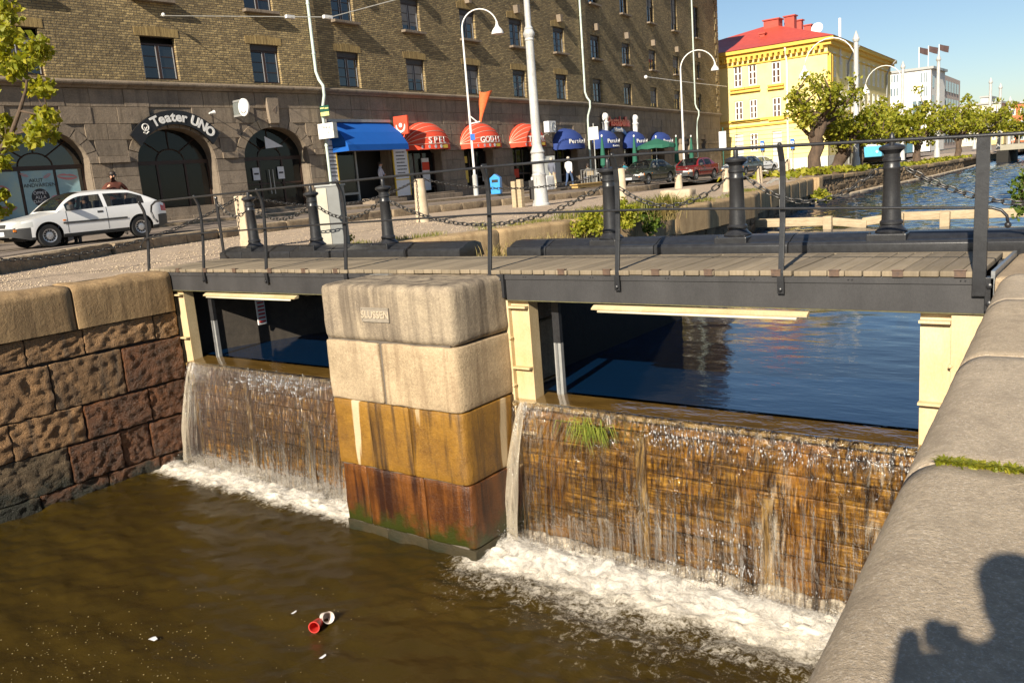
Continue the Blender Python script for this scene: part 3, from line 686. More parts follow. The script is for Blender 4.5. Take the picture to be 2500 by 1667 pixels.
# ------------------------------------------------------------------ wall and coping where the photographer crouches
rw = thing('lock_wall', 'grey granite lock wall with broad rounded coping stones beside the bridge end', 'wall', (-.5, 4, Z_LO))
JY = [-5.6, -3.9, -2.2, -.4, 1.35, 3.10, 4.83, 6.6, 7.86]
ang = math.atan(.0617)
for i, (a, b) in enumerate(zip(JY, JY[1:])):
    mid = (a+b)/2; mb = coping((b-a)-.004, 2.2, .62, .16, 14, .006, 60+i, 3.5)
    o = mb.build('coping_stone', M['coping_grey'], rw, Matrix.Translation((ex(mid), mid, 0)) @ Matrix.Rotation(R(-90)+ang, 4, 'Z'), True, smooth=60)
for ci in range(4):
    z1 = -.64-ci*.72
    ys = [-5.6+(.9 if ci % 2 else 0)+1.5*i for i in range(10)]
    for a, b in zip(ys, ys[1:]):
        if b > 7.95: b = 7.95
        if b-a < .2: continue
        sd += 1; mid = (a+b)/2; mb = stone(.7, b-a-.02, .70, .05, 6, .03, 3, sd)
        mb.build('stone', M['wall_stone'], rw, Matrix.Translation((ex(mid)+.40, mid, z1-.35)) @ Matrix.Rotation(ang, 4, 'Z'), True, smooth=True, fix=False)
c = MB(); c.box(-.55, 3.5, -5.6, 7.8, -4, -.3); c.build('backing', M['joint_dark'], rw, Matrix.Translation((.3, 0, 0)), True)
c = MB(); c.box(-.98, 4, 7.88, 12, -4, -.03); c.build('bridge_seat', granite('seat_stone', (.38, .29, .19), (.27, .2, .13), (.45, .36, .25), bmp=.4), rw, world=True, bevel=.04)

# ------------------------------------------------------------------ gates, posts, sills
def gate(name, x0, x1, label, seed):
    t = thing(name, label, 'sluice gate', ((x0+x1)/2, 8.15, Z_LO), group='plank gates holding back the canal')
    z = -3.95; k = 0; rnd = random.Random(seed)
    hs = []
    while z < -1.74: h = rnd.uniform(.19, .25); hs.append((z, min(z+h, -1.70))); z += h
    for (a, b) in hs:
        mb = stone(x1-x0, .12, b-a-.010, .012, 3, .0, 3, 0)
        mb.build('plank', M['gate_wood'], t, Matrix.Translation(((x0+x1)/2, 8.16+rnd.uniform(-.012, .012), (a+b)/2)), True, smooth=True, fix=False)
    for i, xs in enumerate([ony(q_*D, r_*D, 8.05).x for q_, r_ in (((1475, 1150), (1762, 1150)) if x0 > -8 else ((572, 950), (705, 1000)))]):   # upright straps proud of the planks
        mb = MB(); mb.box(xs-.06, xs+.06, 8.05, 8.095, -3.9, -1.9-.5*i); mb.build('upright', pm('upright_wood%d%d' % (seed, i), (.34, .22, .08), (.16, .095, .03), 9, .25, .4, stretch=(2, 1, .25)), t, world=True)
    mb = MB(); mb.prism([(7.99, -1.70), (7.99, -1.655), (8.03, -1.643), (8.41, -1.604), (8.41, -1.70)], 'x', x0-.02, x1+.02); mb.build('sill_beam', M['sill_wet'], t, world=True)
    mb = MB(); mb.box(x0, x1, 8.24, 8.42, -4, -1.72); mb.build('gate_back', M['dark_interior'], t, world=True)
    return t
gate('sluice_gate', -13.36, -8.50, 'wet brown plank gate between the rusty lock wall and the granite pier', 3)
gate('sluice_gate', -6.18, -1.52, 'wet brown plank gate between the granite pier and the grey coping', 5)
def gate_post(x0, x1, dirn, label, ribs=True):
    t = thing('gate_post', label, 'post', ((x0+x1)/2, 8.1, Z_LO))
    a, b = (x0, x1)
    side = .55*(b-a)
    if dirn > 0: fl, ch = (a, a+side), (a+side, b)
    else: ch, fl = (a, b-side), (b-side, b)
    mb = MB(); mb.box(fl[0], fl[1], 8.05, 8.30, -2.15, -.375); mb.build('face_plate', M['cream_paint'], t, world=True, bevel=.006)
    mb = MB(); mb.box(fl[0], fl[1], 8.052, 8.298, -3.95, -2.152); mb.build('face_plate', M['cream_wet'], t, world=True)
    mb = MB(); mb.box(ch[0]+.001, ch[1], 8.115, 8.30, -1.75, -.375); mb.build('channel', M['cream_paint'], t, world=True)
    mb = MB(); mb.box(ch[0]+.001, ch[1], 8.117, 8.298, -3.95, -1.752); mb.build('channel', M['cream_wet'], t, world=True)
    for z in (-.46, -1.22, -2.05): mb = MB(); mb.box(ch[0], ch[1]-.004, 8.035, 8.114, z-.012, z+.012); mb.build('rib', M['cream_paint'], t, world=True)
    for z in (-.85, -1.45, -1.9, -2.5):
        mb = MB(); mb.M = Matrix.Translation((fl[1] if dirn > 0 else fl[0], 8.08, z)) @ Matrix.Rotation(R(90), 4, 'X'); mb.lathe([(.018, 0), (.018, .05), (.012, .055)], 8); mb.build('bolt', M['cream_paint'], t, world=True, smooth=40)
    return t
gate_post(-14.10, -13.32, 1, 'cream steel gate post against the rough lock wall')
gate_post(-6.52, -5.93, 1, 'cream steel gate post beside the granite pier, water spilling past its foot')
gate_post(-1.58, -1.00, -1, 'cream steel gate post tucked behind the grey coping')
for x, lab in ((-12.95, 'grey steel guide rail inside the opening nearest the street'), (-5.72, 'grey steel guide rail inside the opening with blue water'), (-1.60, 'thin steel guide rail at the bridge end by the coping')):
    t = thing('guide_rail', lab, 'rail', (x, 8.45, Z_UP)); wd = .10 if x < -2 else .03
    mb = MB(); mb.box(x-wd/2, x+wd/2, 8.36, 8.42, -1.9, -.95); mb.build('rail', M['tin_galv'], t, world=True)
    mb = MB(); mb.box(x-.012, x+.012, 8.335, 8.359, -1.9, -.95); mb.build('web', M['steel_edge'], t, world=True)
    mb = MB(); mb.box(x-wd/2, x+wd/2, 8.36, 8.42, -.949, -.4); mb.build('upper_rail', M['black_iron'], t, world=True)
# water gauge on the dark wall
t = thing('water_gauge', 'red and white water gauge board on the dark wall under the bridge', 'gauge', (-13.0, 11, Z_UP))
gp = onx(600*D, 725*D, -13.05)
mb = MB(); mb.box(-13.06, -13.03, gp.y-.09, gp.y+.09, -1.22, -.45); mb.build('board', M['white_paint'], t, world=True)
for i in range(10): mb = MB(); mb.box(-13.029, -13.022, gp.y-.07, gp.y+.07, -1.18+.07*i, -1.15+.07*i); mb.build('mark', M['red_paint'], t, world=True)
# wall of the approach channel upstream, in the shade of the bridge
qw = thing('quay_wall', 'tan granite quay wall of the canal with smooth coping over rough masonry', 'wall', (-11, 20, Z_UP))

# ------------------------------------------------------------------ water over the gates
def fall_sheet(name, x0, x1, label, seed, nose=.22):
    nx, nz = int((x1-x0)*60), 64; vs = []; foam = []
    for j in range(nz+1):
        t = j/nz
        if t < .12: u = 0; w_ = t/.12; y = 8.05-.06*math.sin(w_*math.pi/2)-.012; z = -1.632-.035*(1-math.cos(w_*math.pi/2))-.01*w_
        else: u = (t-.12)/.88; y = 7.978-nose*(1-(1-u)**1.7); z = -1.677-1.78*(u**1.12)
        for i in range(nx+1):
            x = x0+(x1-x0)*i/nx
            n = mnoise.noise(Vector((x*3.0+seed, 0, z*.35)))*.5+mnoise.noise(Vector((x*9.0+seed*2, 1, z*.6)))*.35+mnoise.noise(Vector((x*24+seed, 2, z*.9)))*.25
            amp = .004 if t < .12 else .010+.055*u
            vs.append((x, y-n*amp, z+.012*n*(u > 0)))
            s = mnoise.noise(Vector((x*1.3+seed*5, 3, z*.22)))+.5*mnoise.noise(Vector((x*5+seed*5, 3, z*.3)))
            foam.append(-.25 if t < .1 else max(-.2, (-.14 if x0 < -10 else -.08)+.30*s+.30*max(0, u-.78)))
    fs = [(j*(nx+1)+i, j*(nx+1)+i+1, (j+1)*(nx+1)+i+1, (j+1)*(nx+1)+i) for j in range(nz) for i in range(nx)]
    mb = MB(); mb.add(vs, fs); o = mb.build(name, M['falling_water'], smooth=True, fix=False)
    a = o.data.attributes.new('foam', 'FLOAT', 'POINT'); a.data.foreach_set('value', foam)
    tag(o, label, 'waterfall', 'sheets of water falling over the gates', 'stuff')
    mb = MB(); vs = []; m_ = 60
    for i in range(m_+1):
        x = x0+(x1-x0)*i/m_
        for (y, z) in ((8.055, -1.634), (8.2, -1.614), (8.35, -1.594), (8.425, Z_UP+.001)): vs.append((x, y, z+.004*mnoise.noise(Vector((x*2.5, y*3, seed)))))
    mb.add(vs, [(4*i+k, 4*i+k+1, 4*i+k+5, 4*i+k+4) for i in range(m_) for k in range(3)]); f = mb.build('water_film', M['film_water'], smooth=True, fix=False)
    tag(f, 'smooth film of water sliding over the sill before it becomes the ' + label[:70], 'water', kind='stuff'); f['label'] = ('film of water on the gate sill beside the rusty wall' if x0 < -10 else 'film of water on the gate sill in front of the blue water'); return o
fall_sheet('waterfall', -13.34, -8.50, 'thin sheet of water tumbling over the gate by the rusty wall', 3, .30)
fall_sheet('waterfall', -6.2, -1.56, 'wide sheet of streaked water falling over the gate with blue water behind', 8, .20)
# beads added on the sheets to make the sun glints
def beads(x0, x1, zc_, zs_, n):
    def f(r):
        k = r.random(); c_ = r.choice(zc_); x = max(x0, min(x1, r.gauss(c_[0], c_[2]))); z = r.gauss(c_[1], zs_); u = max(0, (-1.677-z)/1.78)
        return (x, 7.968-.22*(1-(1-min(1, u))**1.7)-.02, z), r.uniform(.004, .012), r.uniform(1.3, 3.6)
    return f
# the jet squeezing past the post beside the pier, and the one against the rusty wall
def spout(x, label, seed):
    vs = []; fs = []; foam = []; nz, nx = 40, 12
    for j in range(nz+1):
        t = j/nz; y = 8.02-.30*(1-(1-t)**1.8); z = -1.63-1.8*t**1.2; xx = x-.16*t
        for i in range(nx+1):
            s = i/nx-.5; vs.append((xx+s*(.10+.16*t), y-.05*math.cos(s*3)-.03*mnoise.noise(Vector((s*6, z*2, seed))), z)); foam.append(.45+.4*mnoise.noise(Vector((s*5, z*.7, seed))))
    fs = [(j*(nx+1)+i, j*(nx+1)+i+1, (j+1)*(nx+1)+i+1, (j+1)*(nx+1)+i) for j in range(nz) for i in range(nx)]
    mb = MB(); mb.add(vs, fs); o = mb.build('water_spout', M['falling_water'], smooth=True, fix=False)
    a = o.data.attributes.new('foam', 'FLOAT', 'POINT'); a.data.foreach_set('value', foam); tag(o, label, 'waterfall', kind='stuff')
spout(-6.05, 'narrow spout of water running down beside the cream post at the pier', 2)
spout(-13.2, 'narrow spout of water running down the cream post at the rough wall', 6)

# ------------------------------------------------------------------ water in the lower basin, with foam
def foam_at(x, y):
    """how churned the water is: strongest a little in front of each fall"""
    f = 0
    for (x0, x1, s, reach) in ((-13.4, -8.5, .86, .80), (-6.25, -1.0, 1.05, 1.65)):
        if x < x0-1.0 or x > x1+.8: continue
        e = 1-max(0, x0-x, x-x1)/.9
        rc = reach*(1+.35*mnoise.noise(Vector((x*1.1, 4.2, 0))))
        d = 7.78-y
        if d > -.3:
            core = math.exp(-((d-.34)/(.22+.20*reach))**2); tail = .66*math.exp(-max(0, d-.3)/(rc*.80))
            f = max(f, s*max(0, e)*max(core, tail))
    if -8.9 < x < -5.5 and y > 6.8: pass
    return f
nx, ny = 300, 340; X = np.linspace(-13.6, -.4, nx); Yv = -5+13.2*(np.linspace(0, 1, ny)**.75)
vs = []; fm = []
for y in Yv:
    for x in X:
        f = foam_at(x, y)
        p = Vector((x, y, 0))
        w_ = .022*mnoise.noise(Vector((x*1.6+y*.5, y*2.6, 0)))+.010*mnoise.noise(Vector((x*5, y*7, 1)))
        rip = 0
        ch = f*(.07*mnoise.noise(p*5.5+Vector((0, 0, 3)))+.045*mnoise.noise(p*13)+.035)
        vs.append((x, y, Z_LO+w_+ch+.02*math.exp(-(7.5-y)*.8)*mnoise.noise(p*3))); 
        fm.append(min(1.0, f*1.0)*.98-.05*(f < .02)+.30*f*mnoise.noise(Vector((x*2.3, y*2.3, 5))))
XB, YB = np.meshgrid(X, Yv); wv = wave_field(XB, YB, 9, (.16, .9), .115, R(-75), .6).ravel(); vs = [(a_, b_, c_+w_) for (a_, b_, c_), w_ in zip(vs, wv)]
fs = [(j*nx+i, j*nx+i+1, (j+1)*nx+i+1, (j+1)*nx+i) for j in range(ny-1) for i in range(nx-1)]
mb = MB(); mb.add(vs, fs); lo = struct(mb.build('basin_water', M['basin_water'], smooth=True, fix=False))
a = lo.data.attributes.new('foam', 'FLOAT', 'POINT'); a.data.foreach_set('value', fm)
# heaped foam and flying drops
def blobs(name, label, cat, n, fn, mat, seed):
    rnd = random.Random(seed); vs = []; fs = []
    oc = [(1, 0, 0), (0, 1, 0), (-1, 0, 0), (0, -1, 0), (0, 0, 1), (0, 0, -1)]; fo = [(0, 1, 4), (1, 2, 4), (2, 3, 4), (3, 0, 4), (1, 0, 5), (2, 1, 5), (3, 2, 5), (0, 3, 5)]
    for _ in range(n):
        c, r, st = fn(rnd); w = rnd.uniform(0, 1.57); ca, sa = math.cos(w), math.sin(w); b = len(vs)
        for p in oc: k = r*rnd.uniform(.7, 1.3); vs.append((c[0]+k*(p[0]*ca-p[1]*sa), c[1]+k*(p[0]*sa+p[1]*ca), c[2]+k*p[2]*st))
        fs += [(b+i, b+j, b+k_) for i, j, k_ in fo]
    mb = MB(); mb.v = vs; mb.f = fs; mb.m = [0]*len(fs); o = mb.build(name, mat, smooth=True, fix=False); tag(o, label, cat, kind='stuff'); return o
def heap(x0, x1, dep):
    def f(r):
        while True:
            x = r.uniform(x0, x1); d = abs(r.gauss(0, 1))*dep; k = mnoise.noise(Vector((x*2.2, d*3, 7)))
            if k > -.25+r.random()*.3: break
        return (x, 7.72-d*.8+.06*r.random(), Z_LO+.01+.05*max(0, k)+.17*r.random()**2.5*math.exp(-d*2.6)), r.uniform(.0015, .0055), r.uniform(.6, 1.3)
    return f
blobs('foam', 'heaped white foam below the fall beside the rusty wall', 'foam', 5000, heap(-13.3, -8.6, .22), M['foam'], 1)
blobs('foam', 'broad heap of white foam below the fall beside the grey coping', 'foam', 8000, heap(-6.2, -1.2, .34), M['foam'], 2)
def drops(x0, x1):
    def f(r):
        x = r.uniform(x0, x1); h = abs(r.gauss(0, .16)); return (x, 7.72-abs(r.gauss(0, .18)), Z_LO+.05+h), r.uniform(.002, .006), r.uniform(1, 2.6)
    return f
blobs('spray', 'flying drops above the foam by the rusty wall', 'spray', 900, drops(-13.3, -8.6), M['droplet'], 3)
blobs('spray', 'flying drops above the foam by the grey coping', 'spray', 1300, drops(-6.2, -1.3), M['droplet'], 4)
# layers of torn froth over the churned water
for (nm_, x0, x1, y0, lab) in (('froth', -13.5, -8.4, 6.2, 'soft white froth spreading from the fall beside the rusty wall'), ('froth', -6.6, -.9, 5.4, 'soft white froth spreading from the fall beside the grey coping')):
    vs = []; fs = []; fo = []; nx_, ny_ = int((x1-x0)*26), int((7.95-y0)*30)
    for lay in range(3):
        b0 = len(vs)
        for j in range(ny_+1):
            y = y0+(7.95-y0)*j/ny_
            for i in range(nx_+1):
                x = x0+(x1-x0)*i/nx_; f = foam_at(x, y); q = Vector((x, y, 0)); d_ = max(0, 7.78-y)
                h = .012+(.018+.040*lay)*f*(.6+.8*mnoise.noise(q*4+Vector((0, 0, lay*2.0))))+f*.05*mnoise.noise(q*9)+.03*lay*math.exp(-((d_-.25)/.22)**2)
                vs.append((x, y, Z_LO+h)); fo.append(f*1.02-.10-.16*lay+.30*f*mnoise.noise(Vector((x*2.3, y*2.3, 5+lay*.6))))
        fs += [(b0+j*(nx_+1)+i, b0+j*(nx_+1)+i+1, b0+(j+1)*(nx_+1)+i+1, b0+(j+1)*(nx_+1)+i) for j in range(ny_) for i in range(nx_)]
    mb = MB(); mb.add(vs, fs); o = mb.build(nm_, M['froth'], smooth=True, fix=False); a = o.data.attributes.new('foam', 'FLOAT', 'POINT'); a.data.foreach_set('value', fo); tag(o, lab, 'foam', kind='stuff')
def cl(L): return [(ony(a*D, b*D, 7.95).x, ony(a*D, b*D, 7.95).z, w_) for a, b, w_ in L]
blobs('water_beads', 'beads added to make sun glints in the sheet of water beside the grey coping', 'water', 420, beads(-6.1, -1.6, cl([(1620, 1010, .25), (1800, 1040, .25), (1980, 1065, .22), (2060, 1065, .12), (1660, 1215, .2), (1700, 1290, .2), (1600, 1290, .25), (1530, 1000, .15), (1420, 1300, .3)]), .055, 0), M['bead'], 21)
blobs('water_beads', 'beads added to make sun glints in the sheet of water beside the rusty wall', 'water', 420, beads(-13.3, -8.55, cl([(600, 870, .4), (640, 900, .4), (690, 960, .4), (620, 1000, .35), (700, 1080, .5), (560, 1060, .4), (740, 1100, .3), (660, 880, .4)]), .09, 0), M['bead'], 22)
blobs('gravel_chips', 'loose pale stone chips scattered on the gravel quay', 'gravel', 5000, CHIPS, M['pale_stone'], 15)
# litter and froth specks
def specks(r):
    px, py = r.uniform(-60, 900), r.uniform(1430, 1720); 
    if r.random() < .6: px, py = r.uniform(-60, 520), r.uniform(1520, 1720)
    p = onz(px, py, Z_LO+.012); return (p.x, p.y, p.z), r.uniform(.003, .008), .35
blobs('froth_specks', 'pale froth specks and seeds drifting on the brown water', 'froth', 420, specks, pm('speck', (.62, .52, .30), (.45, .36, .18), 20, .7), 9)
def litter(name, label, cat, px, py, fn):
    p = onz(px, py, Z_LO+.02); t = thing(name, label, cat, p); fn(t); return t
def cup(t):
    t.matrix_basis = t.matrix_basis @ Matrix.Scale(1.55, 4)
    mb = MB(); mb.M = Matrix.Rotation(R(70), 4, 'Y') @ Matrix.Rotation(.3, 4, 'X'); mb.lathe([(.028, -.05), (.040, .05), (.042, .055), (.036, .05), (.026, -.04)], 16); mb.build('cup_wall', pm('cup_paper', (.72, .66, .60), (.6, .5, .45), 6, .6), t, Matrix.Translation((0, .05, .025)), smooth=40)
    mb = MB(); mb.M = Matrix.Rotation(R(80), 4, 'X') @ Matrix.Rotation(.5, 4, 'Y'); mb.lathe([(.03, -.05), (.040, .04), (.034, .04), (.026, -.045)], 16); mb.build('red_sleeve', M['red_paint'], t, Matrix.Translation((.015, -.05, .02)), smooth=40)
litter('paper_cup', 'crushed white and red paper cup floating in the brown water', 'cup', 783, 1522, cup)
def scrap(t, a=.05, b=.03):
    mb = MB(); mb.add([(-a, -b, .004), (0, -b*1.2, .016), (a, -b*.6, .006), (a*1.1, b*.7, .012), (0, b, .02), (-a*.9, b*.8, .005), (-a, -b, -.002), (a, b, -.004)], [(0, 1, 4, 5), (1, 2, 3, 4)]); mb.build('sheet', M['paper'], t, fix=False)
litter('plastic_scrap', 'white plastic scrap floating alone on the brown water', 'litter', 374, 1560, scrap)
litter('plastic_scrap', 'small folded white wrapper floating near the paper cup', 'litter', 788, 1604, lambda t: scrap(t, .018, .04))
litter('leaf_scrap', 'pale leaf floating just above the paper cup', 'litter', 718, 1496, lambda t: scrap(t, .012, .035))
# ------------------------------------------------------------------ the footbridge over the gates
br = thing('footbridge', 'plank footbridge on dark steel beams with a thin iron railing', 'bridge', (-7.5, 8.6, 0))
for (a, b) in ((-14.10, -8.50), (-6.19, -1.03)):
    mb = MB(); mb.box(a, b, 8.035, 8.10, -.372, -.052); mb.box(a, b, 8.10, 8.22, -.372, -.352)
    mb.build('beam', M['beam_grey'], br, world=True, bevel=.004)
    mb = MB(); mb.box(a, b, 8.022, 8.034, -.115, -.056); mb.build('flange', M['beam_grey'], br, world=True)
    mb = MB(); mb.box(a, b, 8.018, 8.033, -.376, -.366); mb.build('drip_edge', pm('mossy_edge%d' % int(a), (.13, .12, .05), (.07, .06, .03), 20, .8), br, world=True)
    mb = MB(); mb.box(a, b, 9.2, 9.3, -.372, -.06); mb.build('rear_beam', M['beam_grey'], br, world=True)
    n = int((b-a)/.75)
    for i in range(n):
        x = a+.3+i*(b-a-.5)/max(1, n-1)
        for dx in (-.018, .018):
            mb = MB(); mb.M = Matrix.Translation((x+dx, 8.022, -.085)) @ Matrix.Rotation(R(90), 4, 'X'); mb.lathe([(.008, 0), (.006, .006)], 6); mb.build('rivet', M['black_iron'], br, world=True)
for x0, x1 in ((-14.13, -14.06), (-6.30, -6.19), (-1.06, -.99)):
    mb = MB(); mb.box(x0, x1, 7.985, 8.034, -.34, -.05); mb.build('end_bracket', M['black_iron'], br, world=True, bevel=.006)
    for z in (-.12, -.27):
        mb = MB(); mb.M = Matrix.Translation(((x0+x1)/2, 7.985, z)) @ Matrix.Rotation(R(90), 4, 'X'); mb.lathe([(.024, 0), (.024, .016), (.014, .022)], 8); mb.build('bolt', M['black_iron'], br, world=True, smooth=40)
# planks, each one its own
pmesh = [stone(.150, 1.42, .052, .007, 3, .0).mesh('plank', M['deck_wood'], True, fix=False) for _ in range(1)]
x = -14.02; k = 0; rnd = random.Random(11)
while x < -1.10:
    part('plank', pmesh[0], br, Matrix.Translation((x, 8.715+rnd.uniform(-.008, .008), -.026+rnd.uniform(-.003, .003))) @ Matrix.Rotation(rnd.uniform(-.002, .002), 4, 'Z'), True)
    x += .150+rnd.choice((.007, .007, .009, .012, .02))
mb = MB(); mb.box(-14.1, -1.0, 9.435, 9.50, -.07, -.004); mb.build('edge_board', M['deck_wood'], br, world=True)
for x in (-5.35, -4.75, -4.15, -3.55, -2.85, -2.3, -1.75, -1.25, -9.2, -9.9, -10.7, -11.6, -12.4, -13.2):
    mb = MB(); mb.box(x-.045, x+.045, 8.0, 8.06, .002, .009); mb.box(x-.045, x+.045, 7.996, 8.003, -.05, .009); mb.tube([(x-.05, 8.0, .01), (x+.05, 8.0, .01)], .008, 6); mb.build('hinge', pm('rusty_iron', (.14, .085, .055), (.07, .05, .04), 20, .5) if x == -5.35 else bpy.data.materials['rusty_iron'], br, world=True)
mb = MB(); mb.box(-1.015, -.985, 8.0, 9.45, -.05, .006); mb.box(-1.015, -.985, 7.985, 7.999, -.33, .006); mb.build('end_strip', M['steel_edge'], br, world=True)
mb = MB(); mb.add([(-8.42, 8.02, -.03), (-7.98, 8.02, -.03), (-6.9+.0, 9.0, .004), (-7.4, 8.9, .004)], [(0, 1, 2, 3)])
mb = MB(); mb.box(-8.40, -8.05, 7.9, 8.0, -.058, -.05); mb.build('cover_plate', M['steel_edge'], br, world=True)

def bar(pts, wx, ty):
    """a flat bar bent in the y-z plane"""
    mb = MB(); vs = []
    P = [Vector((0, p[0], p[1])) for p in pts]
    for i, p in enumerate(P):
        t = (P[min(i+1, len(P)-1)]-P[max(i-1, 0)]).normalized(); n = Vector((0, -t.z, t.y))
        for sx, sn in ((-1, -1), (1, -1), (1, 1), (-1, 1)): vs.append((sx*wx/2, p.y+n.y*sn*ty/2, p.z+n.z*sn*ty/2))
    fs = [(i*4+j, i*4+(j+1) % 4, i*4+4+(j+1) % 4, i*4+4+j) for i in range(len(P)-1) for j in range(4)]
    fs += [(3, 2, 1, 0), tuple(len(vs)-4+j for j in range(4))]
    mb.add(vs, fs); return mb
RAILZ = [(-14.6, 1.15), (-13.5, 1.165), (-10, 1.205), (-6.42, 1.232), (-4.61, 1.228), (-2.8, 1.18), (-1.1, 1.122), (0, 1.09)]
LOWZ = [(-14.6, .545), (-13.76, .56), (-10, .635), (-6.34, .675), (-4, .64), (-1.12, .535), (0, .49)]
def itp(P, x):
    for a, b in zip(P, P[1:]):
        if x <= b[0]: return a[1]+(b[1]-a[1])*(x-a[0])/(b[0]-a[0])
    return P[-1][1]
posts = [(335, 560), (460, 550), (603, 540), (785, 520), (1117, 500), (1412, 480), (1793, 480)]
for i, (px, py) in enumerate(posts):
    X = ony(px*D, py*D, 8.03).x; zt = itp(RAILZ, X)
    pts = [(8.012, -.20), (8.012, -.02), (8.03, .12), (8.075, .45), (8.10, .75), (8.105, zt-.28), (8.09, zt-.14), (8.055, zt-.05), (8.03, zt)]
    mb = bar(pts, .052 if i else .065, .026); p = mb.build('railing_post', M['black_iron'], br, Matrix.Translation((X, 0, 0)), True, bevel=.004)
    mb = MB(); mb.sphere((0, 8.03, zt+.012), .024, 10, 6); mb.build('knob', M['black_iron'], p, smooth=True)
    mb = MB(); mb.box(-.032, .032, 7.985, 8.0, -.22, -.05); mb.build('foot_plate', M['black_iron'], p)
    mb = MB(); mb.M = Matrix.Translation((0, 7.985, -.18)) @ Matrix.Rotation(R(90), 4, 'X'); mb.lathe([(.02, 0), (.02, .02), (.01, .026)], 8); mb.build('bolt', M['black_iron'], p, smooth=40)
XE = -1.105
mb = bar([(7.992, -.21), (7.992, 0), (8.0, .3), (8.02, .7), (8.03, 1.0), (8.03, 1.118)], .102, .020)
p = mb.build('end_post', M['black_iron'], br, Matrix.Translation((XE, 0, 0)), True, bevel=.004)
mb = MB(); mb.box(.03, .05, 7.995, 8.05, -.2, .25); mb.build('stiffener', M['black_iron'], p)
top = [(-13.62, 8.03, .82), (-13.72, 8.03, .88), (-13.78, 8.03, 1.0), (-13.74, 8.03, 1.1), (-13.6, 8.03, 1.16)]
top += [(x, 8.03, itp(RAILZ, x)) for x in np.linspace(-13.4, -.92, 40)]+[(-.80, 8.03, 1.115), (-.68, 8.03, 1.075), (-.58, 8.03, .99), (-.52, 8.03, .88), (-.52, 8.03, .76)]
mb = MB(); mb.tube(top, .0165, 10); tr = mb.build('top_rail', M['black_iron'], br, world=True, smooth=True)
mb = MB(); mb.sphere((-.52, 8.03, .74), .034, 12, 8); mb.build('rail_ball', M['black_iron'], tr, Matrix.Identity(4), smooth=True)
low = [(-14.28, 8.03, .40), (-14.22, 8.03, .47), (-14.1, 8.03, .53), (-13.95, 8.03, .555)]+[(x, 8.03, itp(LOWZ, x)) for x in np.linspace(-13.8, -1.12, 36)]+[(-1.03, 8.03, .53), (-.96, 8.03, .505), (-.92, 8.03, .46), (-.91, 8.03, .40)]
mb = MB(); mb.tube(low, .0125, 8); lr = mb.build('lower_rail', M['black_iron'], br, world=True, smooth=True)
for c in ((-.91, 8.03, .385), (-14.29, 8.03, .39)): mb = MB(); mb.sphere(c, .027, 12, 8); mb.build('rail_ball', M['black_iron'], lr, Matrix.Identity(4), smooth=True)
for (a, b, nm) in ((ony(470*D, 680*D, 7.98), ony(680*D, 690*D, 7.98), 'short'), (ony(1360*D, 704*D, 7.98), ony(1855*D, 728*D, 7.98), 'long')):
    t = thing('strip_light', 'cream %s strip light fixed under the footbridge beam' % nm, 'lamp', ((a.x+b.x)/2, 7.98, -.42))
    mb = MB(); mb.prism([(7.95, -.425), (8.01, -.395), (8.045, -.395), (8.03, -.44), (7.955, -.44)], 'x', a.x, b.x); mb.build('housing', M['cream_paint'], t, world=True)
    mb = MB(); mb.tube([(a.x+.08, 7.96, -.458), (b.x-.1, 7.96, -.458)], .014, 8); mb.build('tube', M['lamp_white'], t, world=True, smooth=True)

# ------------------------------------------------------------------ black kerb, iron bollards and chains behind the deck
kp = [(9.52, -.05), (9.52, .085), (9.545, .115), (9.60, .12), (9.66, .15), (9.76, .185), (9.92, .19), (10.05, .15), (10.12, -.05)]
def kerb(xs, label):
    t = thing('iron_kerb', label, 'kerb', ((xs[0]+xs[-1])/2, 9.8, 0))
    for a, b in zip(xs, xs[1:]):
        mb = MB(); mb.prism(kp, 'x', a+.006, b-.006); mb.build('kerb_section', M['black_iron'], t, world=True, bevel=.006, smooth=35)
    mb = MB(); mb.box(xs[0], xs[-1], 9.56, 10.06, -.42, -.052); mb.build('carrier_beam', M['beam_grey'], t, world=True)
    return t
kerb([-14.2, -13.5, -12.1, -10.7, -9.3, -8.15], 'black iron kerb carrying the three bollards beside the street quay')
kerb([-7.28, -6.6, -4.95, -3.25, -1.3, .7, 2.6], 'long black iron kerb carrying the bollards in front of the open canal')
def bollard_parts(t):
    mb = MB(); mb.box(-.20, .20, -.25, .16, -.06, .135); mb.build('plinth', M['black_iron'], t, bevel=.012)
    mb = MB(); mb.lathe([(.16, .136), (.165, .15), (.13, .18), (.108, .215), (.118, .225), (.118, .25), (.100, .27), (.090, .50), (.082, .80), (.088, .81), (.088, .83), (.081, .84), (.081, .88), (.092, .89), (.092, .915), (.080, .93), (.080, .965), (.10, .99), (.128, 1.01), (.132, 1.03), (.12, 1.05), (.07, 1.065), (.03, 1.075)], 28); mb.build('shaft', M['black_iron'], t, smooth=38)
    mb = MB(); mb.lathe([(.030, 1.07), (.030, 1.13), (.022, 1.17), (.006, 1.19)], 12); mb.build('finial', M['black_iron'], t, smooth=40)
    mb = MB(); mb.tube([(-.155, 0, .80), (-.125, 0, .825), (-.085, 0, .815)], .010, 6); mb.build('chain_eye', M['black_iron'], t); mb = MB(); mb.tube([(.155, 0, .80), (.125, 0, .825), (.085, 0, .815)], .010, 6); mb.build('chain_eye', M['black_iron'], t)
    for x, y in ((-.17, -.22), (.17, -.22)): mb = MB(); mb.lathe([(.015, .135), (.015, .15), (.008, .155)], 8, (x, y, 0)); mb.build('bolt', M['black_iron'], t)
